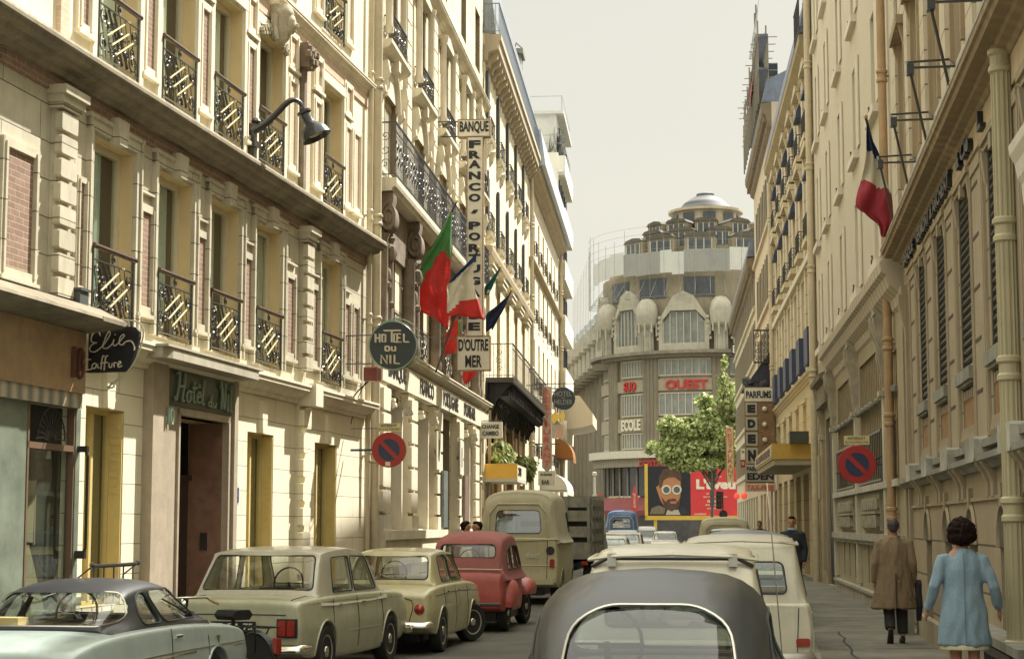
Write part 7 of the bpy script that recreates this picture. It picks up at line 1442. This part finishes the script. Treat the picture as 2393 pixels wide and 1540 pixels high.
# red small car with separate wings
P7 = carp('faded red paint', (.42, .085, .07), .12, .5, .2); P7R = mat('faded maroon canvas', (.30, .10, .09), .8, .15, 4)
spE = dict(paint=P7, roof=P7R, r=.30, track=.60, wheels=(.58, 2.95), steer=-.15, crown=.15, wr=.07,
    body=[(0, .56, .40, .80, .84), (.06, .60, .36, .92, .95), (.3, .63, .32, .95, .97), (1.2, .64, .30, .93, .95), (2.2, .63, .30, .93, .96), (2.5, .50, .34, .92, 1.0), (3.0, .36, .38, .84, .96), (3.4, .28, .42, .70, .84), (3.5, .24, .46, .6, .7)],
    cab=[(.08, .60, .92, .55, 1.0), (.13, .61, .92, .55, 1.15), (.24, .62, .92, .55, 1.42), (.42, .62, .92, .55, 1.53), (.9, .63, .92, .56, 1.59), (1.5, .63, .92, .56, 1.61), (1.95, .63, .92, .55, 1.55), (2.15, .63, .92, .56, 1.42), (2.36, .62, .92, .58, 1.08), (2.42, .62, .92, .58, 1.0)],
    win=[('rear_window', 'b', [(-.46, 1.19), (.46, 1.19), (.44, 1.40), (-.44, 1.40)]), ('windscreen', 'f', [(-.5, 1.05), (.5, 1.05), (.46, 1.34), (-.46, 1.34)])]+[('side_window', s_, p) for s_ in 'lr' for p in ([(.46, 1.0), (.92, 1.0), (.92, 1.36), (.62, 1.30)], [(.98, 1.0), (1.5, 1.0), (1.5, 1.38), (.98, 1.37)], [(1.56, 1.0), (2.14, 1.0), (2.0, 1.34), (1.56, 1.38)])],
    seats=(1.0, 1.6), wheelpos=(-.25, 2.0, 1.1), hub=mat('grey wheel', (.25, .24, .2), .5))
TC = car('red_small_car', 'dusty red small car with canvas roof and separate wings, fourth in the left row', -.74, 28.85, .135, spE)
for sd in (-1, 1):
    for (y0, y1, x, zt, nm) in ((.18, 1.12, .60, .86, 'rear_wing'), (2.42, 3.42, .60, .80, 'front_wing')):
        m = MB(); n = 16; secs = []; zb = .40 if nm[0] == 'r' else .52
        for i in range(n+1):
            a = math.pi*(.04+.92*i/n); yy = lerp(y0, y1, .5-.5*math.cos(a)); zz = zb+(zt-zb)*math.sin(a)**.7; w_ = .11+.06*math.sin(a)
            secs.append([(sd*(x-.16), yy, zb), (sd*(x+w_*.9), yy, zb), (sd*(x+w_), yy, lerp(zb, zz, .5)), (sd*(x+w_*.75), yy, lerp(zb, zz, .86)), (sd*(x+.02), yy, zz), (sd*(x-.16), yy, zz)])
        m.loft(secs); m.build(nm, P7, TC, smooth=60)
B = bodyof(TC)
for sd in (-1, 1): lines(TC, B, [(sd, [(.5, .9), (.55, .6), (.75, .36)]), (sd, [(.95, .33), (.95, .93)]), (sd, [(1.53, .33), (1.53, .93)])], .006)
m = MB(); m.tube([(-.58, .03, 1.0), (0, .02, 1.01), (.58, .03, 1.0)], .012, 5); m.tube([(-.56, .0, .45), (.56, .0, .45)], .03, 6, 1); m.build('rear_strip', [mat('pale strip', (.55, .45, .36), .5), mat('dark bumper', (.08, .07, .06), .5)], TC)
m = MB(); plate(m, -.2, .2, -.02, .52, .62, '2 CZ 75'); m.build('number_plate', [BLK, WHT], TC)
for sd in (-1, 1): m = MB(); m.lathe([(0, -.03), (.04, -.02), (.045, .02)], (sd*.52, .03, .62), 'y', 12); m.build('tail_lamp', REDL, TC)
# beige van
P8 = carp('beige van paint', (.50, .455, .28), .08, .6, .1)
spF = dict(paint=P8, roof=mat('weathered beige roof', (.46, .42, .29), .8, .15, 2, streak=.2), r=.35, track=.80, wheels=(.85, 3.3), crown=.34, wr=.10,
    body=[(0, .80, .50, 1.36, 1.38), (.04, .86, .44, 1.42, 1.44), (.5, .89, .36, 1.44, 1.46), (3.3, .89, .34, 1.44, 1.46), (3.9, .82, .40, 1.2, 1.3), (4.15, .70, .50, .95, 1.1)],
    cab=[(.03, .86, 1.42, .70, 1.5), (.05, .87, 1.42, .72, 2.1), (.14, .88, 1.42, .74, 2.36), (.34, .89, 1.42, .77, 2.45), (1.6, .89, 1.42, .78, 2.50), (2.8, .88, 1.42, .77, 2.46), (3.1, .87, 1.42, .76, 2.30), (3.5, .84, 1.42, .76, 1.7), (3.6, .82, 1.42, .76, 1.5)],
    win=[('rear_window', 'b', [(-.50, 1.53), (.50, 1.53), (.46, 2.02), (-.46, 2.02)]), ('windscreen', 'f', [(-.7, 1.55), (.7, 1.55), (.62, 2.1), (-.62, 2.1)]), ('side_window', 'l', [(2.5, 1.55), (3.2, 1.55), (3.0, 2.0), (2.5, 2.0)]), ('side_window', 'r', [(2.5, 1.55), (3.2, 1.55), (3.0, 2.0), (2.5, 2.0)])], hub=mat('grey wheel', (.25, .24, .2)))
VN = car('delivery_van', 'beige high roofed van with white lettered rear doors', .13, 38.8, .12, spF, cat_='van')
B = bodyof(VN); lines(VN, B, [('b', [(-.62, .52), (-.64, 1.38)]), ('b', [(.62, .52), (.64, 1.38)]), ('b', [(0, .5), (0, .6)])], .010)
m = MB(); m.tube([(-.66, -.0, 1.44), (-.62, .03, 1.95), (-.45, .05, 2.16), (.45, .05, 2.16), (.62, .03, 1.95), (.66, .0, 1.44)], .018, 6); m.tube([(-.88, .0, 1.40), (0, -.03, 1.38), (.88, .0, 1.40)], .016, 6); m.tube([(-.84, -.0, .84), (.84, 0, .84)], .014, 5); m.build('door_moulding', P8, VN, smooth=50)
m = MB(); m.text('RENAULT', .18, .46, 1.0, 1.10, -.012, .01, .02); m.build('lettering', WHT, VN)
for sd in (-1, 1): m = MB(); m.bbox(sd*.74-.05, sd*.74+.05, -.04, .05, .80, .98, None, .02); m.build('tail_lamp', REDL, VN)
m = MB(); m.lathe([(0, -.02), (.09, -.02), (.10, .03)], (.70, .0, 1.16), 'y', 16); m.build('filler_recess', BLK, VN)
m = MB(); m.box(-.78, .78, -.12, -.02, .44, .56); m.build('rear_bumper', P8, VN)
[o for o in VN.children if o.name.startswith('rear_window')][0].data.materials[0] = glassmat('sky reflection glass', (.55, .70, .85), base=.25)  # pane tinted blue to stand for the sky mirrored in it
# grey slatted lorry
def lorry():
    T = bpy.data.objects.new('slatted_lorry', None); COL.objects.link(T); T.location = (1.05, 45.6, 0); T.rotation_euler = (0, 0, -math.atan(.12)); tag(T, 'grey lorry with slatted wooden sides in front of the beige van', 'lorry')
    WG = mat('grey weathered board', (.26, .25, .20), .85, .35, 5, .3, streak=.4)
    m = MB(); m.box(-.98, .98, 0, 4.4, .85, 1.0); m.build('flatbed', WG, T)
    for x in (-.97, .93): 
        m = MB()
        for z in (1.0, 1.3, 1.6, 1.9, 2.2): m.box(x, x+.04, .05, 4.3, z, z+.17)
        for y in (.05, 1.1, 2.2, 3.3, 4.2): m.box(x-.03, x+.07, y, y+.08, .8, 2.4)
        m.build('slatted_side', WG, T)
    m = MB()
    for z in (1.0, 1.4, 1.8, 2.15): m.box(-.95, .95, .0, .04, z, z+.27)
    for x in (-.9, -.3, .3, .86): m.box(x, x+.07, -.04, .0, .9, 2.42)
    m.build('tailgate', WG, T)
    m = MB(); m.box(-.98, .98, 4.3, 4.38, 1.0, 2.5); m.build('headboard', WG, T)
    m = MB(); m.bbox(-.88, .88, .15, 4.2, 1.0, 2.25, None, .05); m.build('gap_filler', mat('dark slat gap filler', (.03, .03, .028), .8, .3, 3), T)  # dark box added so the gaps between the slats look shaded
    m = MB(); m.loft([[(-.95, y, zb), (.95, y, zb), (.95, y, zt-.2), (.8, y, zt), (-.8, y, zt), (-.95, y, zt-.2)] for y, zb, zt in ((4.5, .6, 2.25), (5.4, .6, 2.3), (5.9, .6, 1.5), (6.5, .6, 1.35))]); m.build('cab', mat('blue grey cab', (.20, .24, .27), .5, .15), T, smooth=40)
    m = MB(); m.prism([(4.8, 1.45), (5.45, 1.45), (5.3, 2.0), (4.8, 2.0)], .955, .965, 'x'); m.build('cab_window', mat('dark cab glass', (.03, .04, .045), .1, 0, spec=1), T)
    for y in (1.0, 5.6):
        for sd in (-1, 1): wheel(T, sd*.95, y, .42, .25, sd)
    for sd in (-1, 1): m = MB(); m.box(sd*.95-.03 if sd < 0 else .90, sd*.9 if sd < 0 else .98, .4, 1.65, .80, .86); m.box(-.5, .5, .3, 6, .55, .75); m.build('mudguard', mat('blue grey cab', (.20, .24, .27)), T)
    m = MB(); m.box(.72, .88, -.08, -.04, .70, .80, 0); m.box(-.3, .3, -.07, -.04, .62, .74, 1); m.build('tail_lamp', [REDL, BLK], T)
lorry()
# repeats further up the street
def dup(root, X, Y, k, label, group, paint=None, roof=None, flip=False, name=None):
    def cp(o, par):
        c = o.copy(); COL.objects.link(c)
        if par: c.parent = par
        if o.name.split('.')[0] in ('body', 'arch_lip', 'side_crease', 'roof_gutter') and paint: c.material_slots[0].link = 'OBJECT'; c.material_slots[0].material = paint
        if o.name.split('.')[0] in ('roof', 'cabin') and (roof or paint): c.material_slots[0].link = 'OBJECT'; c.material_slots[0].material = roof or paint
        for ch in [x for x in COL.objects if x.parent == o]: cp(ch, c)
        return c
    r = cp(root, None); r.location = (X, Y, 0); r.rotation_euler = (0, 0, -math.atan(k)+(math.pi if flip else 0)); r['label'] = label; r['group'] = group
    if name: r.name = name
    return r
GL, GRr, GM = 'cars parked along the left kerb', 'cars parked along the right kerb', 'vehicles driving towards the boulevard'
for o in (CO, FI, SI, TC): o['group'] = GL
for o in (DS, E2): o['group'] = GRr
[o for o in COL.objects if o.name == 'box_estate'][0]['group'] = GRr
pW = carp('off white paint', (.66, .65, .58), .05); pB = carp('steel blue paint', (.16, .22, .30), .08); pG = carp('mid grey paint', (.22, .23, .22), .08); pD = carp('dark blue paint', (.03, .045, .08), .08); pT = carp('dull green paint', (.20, .23, .15), .1)
RX = lambda y, o=.88: RK(y)-o
dup(E2, RX(23.2), 23.2, .13, 'estate with a pale blue roof parked ahead of the ivory box estate', GRr, P6, pB)
dup(FI, RX(28.2), 28.2, .12, 'dull cream saloon parked ahead of the blue-roofed estate', GRr, carp('stone paint', (.44, .43, .34)), pW)
dup(E2, RX(33.2), 33.2, .11, 'grey box estate, fifth or sixth along the right kerb', GRr, pG, pG)
dup(SI, RX(38.3), 38.3, .11, 'steel blue small saloon beyond the suited man', GRr, pB, pB)
dup(FI, RX(43.5), 43.5, .11, 'off white saloon halfway up the right kerb', GRr, pW, pW)
V2 = dup(VN, RX(58, .95), 58, .10, 'low blue van far up the right kerb', GRr, carp('bright blue paint', (.04, .13, .33)), mat('weathered beige roof', (.40, .35, .22))); V2.scale = (1, 1, .79)
dup(E2, RX(49.5), 49.5, .11, 'dark blue estate behind the distant cream-roofed van', GRr, pD, pW)
dup(SI, LK(53.5)+2.35, 53.5, .1, 'pale grey small saloon just beyond the slatted lorry', GL, pG, pW)
dup(FI, 3.75, 62, .1, 'off white saloon driving beyond the lorry', GM, pW, pW)
dup(VN, 5.85, 96, .1, 'bright blue high roofed van near the corner cafe', GM, carp('bright blue paint', (.04, .13, .33)))
dup(SI, 7.85, 92, .09, 'white saloon facing the camera at the end of the street', GM, pW, pW, True)
dup(E2, 7.7, 103, .09, 'white estate behind the white saloon at the end of the street', GM, pW, pW, True)
dup(CO, 8.1, 70, .09, 'low dark blue car pulling out near the far kerb', GM, pD, pD)
dup(FI, 5.0, 82, .1, 'green saloon in the queue behind the blue van', GM, pT, pW)
for nm, Xc in (('x', 0),): pass
# cars crossing on the boulevard
for i, (x, c) in enumerate(((6.5, pW), (22, pG))): dup(FI, x, 134+i*4, 0, ['white car crossing on the boulevard', 'grey car crossing on the boulevard'][i], 'cars on the boulevard', c, c).rotation_euler = (0, 0, R_(90))
# moped wedged between coupe and saloon
def moped():
    T = bpy.data.objects.new('moped', None); COL.objects.link(T); T.location = (-3.05, 18.5, 0); T.rotation_euler = (0, 0, R_(-128+180)); tag(T, 'black moped wedged between the blue coupe and the cream green saloon', 'moped')
    for y in (-.58, .58):
        m = MB(); m.lathe([(.27, -.03), (.31, -.03), (.32, 0), (.31, .03), (.27, .03)], (0, y, .32), 'x', 28); m.lathe([(0, -.04), (.05, -.04), (.05, .04), (0, .04)], (0, y, .32), 'x', 10)
        for k in range(12): a = math.pi*k/6; m.tube([(0, y, .32), (0, y+.28*math.cos(a), .32+.28*math.sin(a))], .003, 3)
        m.build('wheel', RUBBER, T); m = MB(); m.lathe([(.34, -.05), (.355, 0), (.34, .05)], (0, y, .32), 'x', 20, None, R_(20), R_(170)); m.build('mudguard', BLK, T)
    m = MB(); m.tube([(0, .58, .32), (0, .45, .78), (0, .42, .95)], .02, 6); m.tube([(0, .47, .70), (0, .1, .42), (0, -.25, .45)], .03, 6); m.tube([(0, -.58, .32), (0, -.2, .4), (0, -.28, .75)], .02, 6); m.bbox(-.12, .12, -.1, .2, .25, .5, None, .03); m.build('frame', BLK, T)
    m = MB(); m.tube([(-.32, .34, .90), (-.25, .40, .96), (0, .44, .96), (.25, .40, .96), (.32, .34, .90)], .013, 6); m.build('handlebar', CHROME, T, smooth=50)
    m = MB(); m.ball((0, .50, .90), (.07, .09, .07), 10); m.build('headlamp', CHROME, T, smooth=True); m = MB(); m.tube([(-.34, .30, .89), (-.27, .38, .94)], .018, 6); m.tube([(.34, .30, .89), (.27, .38, .94)], .018, 6); m.build('grip', mat('tan grip', (.35, .25, .12), .6), T)
    m = MB(); m.bbox(-.13, .13, -.42, -.14, .76, .86, None, .04); m.build('saddle', BLK, T, smooth=40); m = MB()
    for x in (-.1, 0, .1): m.tube([(x, -.3, .70), (x, -.85, .70)], .008, 4)
    for y in (-.45, -.65, -.85): m.tube([(-.1, y, .70), (.1, y, .70)], .008, 4)
    m.tube([(-.1, -.7, .7), (0, -.6, .35)], .008, 4); m.tube([(.1, -.7, .7), (0, -.6, .35)], .008, 4); m.build('luggage_rack', BLK, T)
    m = MB(); m.bbox(-.035, .035, -.94, -.88, .44, .60, None, .012); m.build('tail_lamp', REDL, T)
moped()
# ---------------------------------------------------------------- people
def remesh(mb, name, m, par, vox=.012, smooth_=4, folds=0, fs=9, seed=0):
    o = tmpobj(mb, 'r'); r = o.modifiers.new('r', 'REMESH'); r.mode = 'VOXEL'; r.voxel_size = vox; s_ = o.modifiers.new('s', 'SMOOTH'); s_.iterations = smooth_; s_.factor = .5
    me = bpy.data.meshes.new_from_object(o.evaluated_get(DG())); bpy.data.objects.remove(o)
    if folds:
        for v in me.vertices:
            c = v.co; n_ = noise.noise(Vector((c.x*fs+seed, c.y*fs, c.z*fs*.28)))+.5*noise.noise(Vector((c.x*fs*2.3, c.y*fs*2.3+seed, c.z*fs*.8))); v.co = c+v.normal*folds*n_
    me.name = name; return link(me, name, m, par, 180)
def person(X, Y, z, rot, sp, label, H=1.70, group=None):
    T = bpy.data.objects.new('person', None); COL.objects.link(T); T.location = (X, Y, z); T.rotation_euler = (0, 0, rot); T.scale = (H/1.70,)*3; tag(T, label, 'person', group)
    hy = sp.get('lean', .02); tw = sp.get('turn', 0); c, s_ = math.cos(tw), math.sin(tw)
    def hd(x, y, z): return (c*x-s_*y, c*y+s_*x+hy, z)
    m = MB(); m.tube([(0, hy-.01, 1.38), (0, hy, 1.44), (0, hy+.01, 1.52)], [.065, .058, .058], 12)
    m.ball(hd(0, .0, 1.60), (.075, .095, .105), 16); m.ball(hd(0, .03, 1.545), (.055, .07, .06), 12); m.ball(hd(0, .05, 1.515), (.035, .035, .025), 8)
    m.tube([hd(0, .085, 1.625), hd(0, .11, 1.58), hd(0, .095, 1.565)], [.010, .016, .012], 6)
    for sx in (-1, 1): m.ball(hd(sx*.079, -.005, 1.585), (.012, .024, .034), 8); m.ball(hd(sx*.03, .088, 1.607), (.014, .008, .010), 6)
    m.ball(hd(0, .092, 1.543), (.024, .012, .009), 8)
    # trunk, legs
    m.loft([[(rx*math.cos(6.283*k/14), ry*math.sin(6.283*k/14)+yy, zz) for k in range(14)] for zz, rx, ry, yy in ((.84, .15, .10, 0), (.95, .165, .11, 0), (1.08, .135, .095, .005), (1.22, .155, .105, .01), (1.34, .165, .10, .01), (1.42, .10, .075, .01), (1.45, .06, .06, .01))])
    LG = sp['legs']
    for (hip, kn, an, toe) in LG: m.tube([hip, tuple((Vector(hip)+Vector(kn))*.5), kn, tuple((Vector(kn)*.65+Vector(an)*.35)), an], [.082, .07, .052, .055, .036], 10)
    for i, (sh, el, wr_, hnd) in enumerate(sp['arms']):
        m.tube([sh, el, wr_], [.046, .038, .026], 9); sd = 1 if sh[0] > 0 else -1; w_ = Vector(wr_); d = (w_-Vector(el)).normalized(); d = (d+Vector(hnd)).normalized(); pc = w_+d*.045
        side = Vector((0, 1, 0)); side = (side-d*side.dot(d)).normalized(); nn = d.cross(side)
        m.tube([tuple(w_), tuple(pc), tuple(w_+d*.09)], [(.024, .020), (.018, .040), (.016, .038)], 10) if False else m.ball(tuple(pc), (.024, .04, .05), 10)
        for f_ in range(4):
            b = w_+d*.075+side*(.028-.019*f_); ln = (.055, .065, .06, .048)[f_]; cu = nn*(-sd)*.0
            m.tube([tuple(b), tuple(b+d*ln*.55+side*0), tuple(b+d*ln*.9+nn*.018*(1 if sd < 0 else -1))], [.0095, .0085, .0075], 6)
        tb_ = w_+d*.02+side*.03; m.tube([tuple(tb_), tuple(tb_+d*.03+side*.02), tuple(tb_+d*.06+side*.018)], [.011, .010, .008], 6)
    remesh(m, 'body', SKIN, T, .0085, 3)
    for j, (hip, kn, an, toe) in enumerate(LG):
        if sp.get('trousers'):
            t_ = MB(); t_.tube([hip, kn, tuple(Vector(an)*.9+Vector(kn)*.1)], [.10, .082, .072], 12); remesh(t_, 'trouser_leg', sp['trousers'], T, .012, 3, .008, 12, j)
        a = Vector(an); d = Vector(toe)-a; f_ = MB(); f_.loft([[tuple(a+d*u+Vector((w_*math.cos(6.283*k/10), 0, h0+h*.5+h*.5*math.sin(6.283*k/10)))) for k in range(10)] for u, w_, h0, h in ((-.35, .028, -.07, .06), (-.2, .036, -.08, .09), (.3, .042, -.08, .09), (.75, .046, -.085, .06), (1.0, .03, -.085, .035))]); f_.build('shoe', sp['shoe'], T, smooth=60)
    t_ = MB(); t_.loft([[(rx*math.cos(6.283*k/24)+xx, ry*math.sin(6.283*k/24)+yy, zz) for k in range(24)] for zz, rx, ry, yy, xx in sp['coat']])
    for (sh, el, wr_, hnd) in sp['arms']: t_.tube([tuple(Vector(sh)+Vector((-.05 if sh[0] > 0 else .05, 0, .015))), sh, tuple((Vector(sh)+Vector(el))*.5), el, tuple(Vector(el)*.5+Vector(wr_)*.5), tuple(Vector(wr_)*1.0)], [.05, .066, .060, .054, .050, .046], 14)
    remesh(t_, 'coat', sp['cloth'], T, .013, 5, sp.get('folds', .012), 8, Y)
    if sp.get('collar'): k_ = MB(); k_.tube([(.075*math.cos(6.283*i/14), hy+.075*math.sin(6.283*i/14)-.005, 1.445+.012*math.sin(6.283*i/14)) for i in range(15)], .022, 6); k_.build('collar', sp['collar'], T, smooth=60)
    h_ = MB(); random.seed(int(Y*3))
    for (x, y, zz, rx, ry, rz) in sp['hair']: h_.ball(hd(x, y, zz), (rx, ry, rz), 12)
    remesh(h_, 'hair', sp['hairm'], T, .008, 1, sp.get('hf', .006), 46, 1)
    for sx in (-.03, .03): e_ = MB(); e_.ball(hd(sx, .094, 1.608), (.009, .006, .006), 6); e_.build('eye', mat('dark eye', (.02, .015, .01), .2), T)
    return T
BH = mat('dark brown hair', (.018, .009, .007), .8, .4, 60, spec=.15); GH = mat('greying black hair', (.06, .055, .05), .7, .4, 60)
man = person(5.20, 24.5, .12, -.10, dict(turn=.0, legs=[((-.09, 0, .88), (-.085, .02, .50), (-.08, -.16, .17), (-.08, -.04, .02)), ((.09, 0, .88), (.10, .06, .48), (.10, .02, .09), (.11, .24, .07))],
    arms=[((-.20, .0, 1.36), (-.26, -.03, 1.08), (-.265, .03, .83), (0, .1, -.2)), ((.20, .0, 1.36), (.25, -.05, 1.09), (.27, .05, .86), (0, .2, -.2))],
    coat=[(.47, .315, .20, 0, -.02), (.60, .285, .19, 0, -.01), (.85, .235, .16, 0, 0), (1.05, .21, .145, 0, 0), (1.25, .215, .14, 0, 0), (1.36, .205, .12, 0, 0), (1.415, .13, .095, 0, 0), (1.45, .085, .08, 0, 0)],
    cloth=mat('brown tweed coat', (.24, .175, .105), .95, .22, 60, .6, 220, streak=.15), trousers=mat('dark trousers', (.03, .027, .024), .9, .2, 20), shoe=BLK, collar=mat('brown tweed coat', (.22, .16, .10)), hairm=GH, hair=[(0, -.025, 1.615, .085, .088, .088), (0, -.055, 1.57, .07, .05, .06)], folds=.028),
    'man seen from behind in a long brown coat walking on the right pavement', 1.68)
m = MB(); m.prism([(.0, .86), (.12, .80), (.11, .45), (.03, .28), (-.05, .5), (-.06, .8)], .0, .07, 'x'); o = remesh(m, 'x', mat('black folded jacket', (.018, .02, .026), .8, .3), None, .012, 4, .012, 10); o.name = 'folded_jacket'; o.location = (5.20+.30, 24.5, .12); tag(o, 'black folded jacket hanging from the arm of the man in the brown coat', 'jacket')
m = MB(); m.box(-.004, .004, -.215, -.150, .50, .95); o = m.build('coat_vent', mat('dark seam', (.05, .037, .025), .9), man)
woman = person(3.93, 15.7, .12, -.16, dict(legs=[((-.08, 0, .86), (-.075, .03, .48), (-.075, -.02, .09), (-.075, .12, .07)), ((.08, 0, .86), (.08, -.01, .48), (.08, -.14, .12), (.08, .0, .04))],
    arms=[((-.175, .0, 1.345), (-.265, -.07, 1.10), (-.315, .04, .90), (.0, .15, -.2)), ((.175, .0, 1.345), (.265, -.06, 1.10), (.315, .06, .90), (0, .15, -.2))],
    coat=[(.575, .245, .17, 0, 0), (.62, .243, .17, 0, 0), (.80, .225, .16, 0, 0), (.98, .195, .14, 0, 0), (1.10, .178, .125, 0, 0), (1.25, .18, .125, 0, 0), (1.34, .175, .105, 0, 0), (1.40, .11, .085, 0, 0), (1.44, .07, .07, 0, 0)],
    cloth=mat('light blue wool coat', (.27, .385, .47), .95, .18, 70, .7, 260, streak=.12), shoe=BLK, hairm=BH, hair=[(0, -.02, 1.605, .125, .13, .115), (0, -.04, 1.55, .118, .105, .085), (-.07, -.01, 1.55, .06, .08, .06), (.07, -.01, 1.55, .06, .08, .06), (0, .02, 1.665, .09, .1, .06)], folds=.024, hf=.02),
    'woman seen from behind in a light blue coat at the right', 1.64)
m = MB(); m.tube([(0, -.135, 1.40), (0, -.142, 1.25), (0, -.136, 1.1), (0, -.153, .9), (0, -.172, .60)], .004, 4); m.build('coat_seam', mat('blue seam', (.12, .19, .25), .9), woman)
m = MB(); m.lathe([(.215, .545), (.22, .575), (.19, .60)], (0, 0, 0), 'z', 24); o = m.build('skirt_hem', mat('cream skirt', (.60, .56, .38), .8, .1), woman, smooth=60); o.scale = (1, .75, 1)
NV = mat('navy suit', (.018, .022, .032), .85, .2, 20); STAND = [((-.09, 0, .88), (-.09, .01, .48), (-.09, 0, .09), (-.10, .16, .07)), ((.09, 0, .88), (.10, .01, .48), (.10, 0, .09), (.12, .16, .07))]
def jacket(w_=1.0): return [(.78, .205*w_, .14, 0, 0), (.95, .20*w_, .14, 0, 0), (1.1, .18*w_, .125, 0, 0), (1.28, .20*w_, .125, 0, 0), (1.37, .19*w_, .105, 0, 0), (1.42, .12, .09, 0, 0), (1.45, .075, .07, 0, 0)]
ARM = [((-.20, .0, 1.36), (-.25, -.03, 1.08), (-.24, .03, .83), (0, .1, -.2)), ((.20, .0, 1.36), (.25, -.05, 1.09), (.23, .05, .84), (0, .1, -.2))]
SH = [(0, -.028, 1.625, .082, .085, .082), (0, .02, 1.672, .066, .075, .04), (0, -.05, 1.58, .07, .05, .06)]
person(5.62, 36, .12, R_(150), dict(turn=.3, legs=STAND, arms=ARM, coat=jacket(), cloth=NV, trousers=NV, shoe=BLK, collar=mat('pale blue shirt', (.40, .50, .60), .8), hairm=BH, hair=SH), 'dark haired man in a navy suit facing the camera at the right kerb', 1.76)
person(-.98, 37.2, .0, R_(-60), dict(legs=STAND, arms=ARM, coat=jacket(), cloth=mat('white shirt', (.68, .66, .58), .8), trousers=NV, shoe=BLK, hairm=BH, hair=SH, turn=.0), 'dark haired person in a white shirt behind the red small car', 1.78)
person(-.72, 38.3, .0, R_(100), dict(legs=STAND, arms=ARM, coat=jacket(), cloth=mat('tan jacket', (.18, .11, .07), .8), trousers=NV, shoe=BLK, hairm=BH, hair=SH), 'person in a tan jacket facing the one in the white shirt', 1.78)
person(7.95, 61, .12, R_(10), dict(legs=STAND, arms=ARM, coat=jacket(), cloth=mat('red brown coat', (.16, .05, .03), .8), trousers=NV, shoe=BLK, hairm=BH, hair=SH), 'distant person in a reddish coat below the red lanterns', 1.7)
person(8.55, 62, .12, R_(170), dict(legs=STAND, arms=ARM, coat=jacket(), cloth=NV, trousers=NV, shoe=BLK, hairm=GH, hair=SH), 'distant person in dark clothes beside the one in the reddish coat', 1.72)
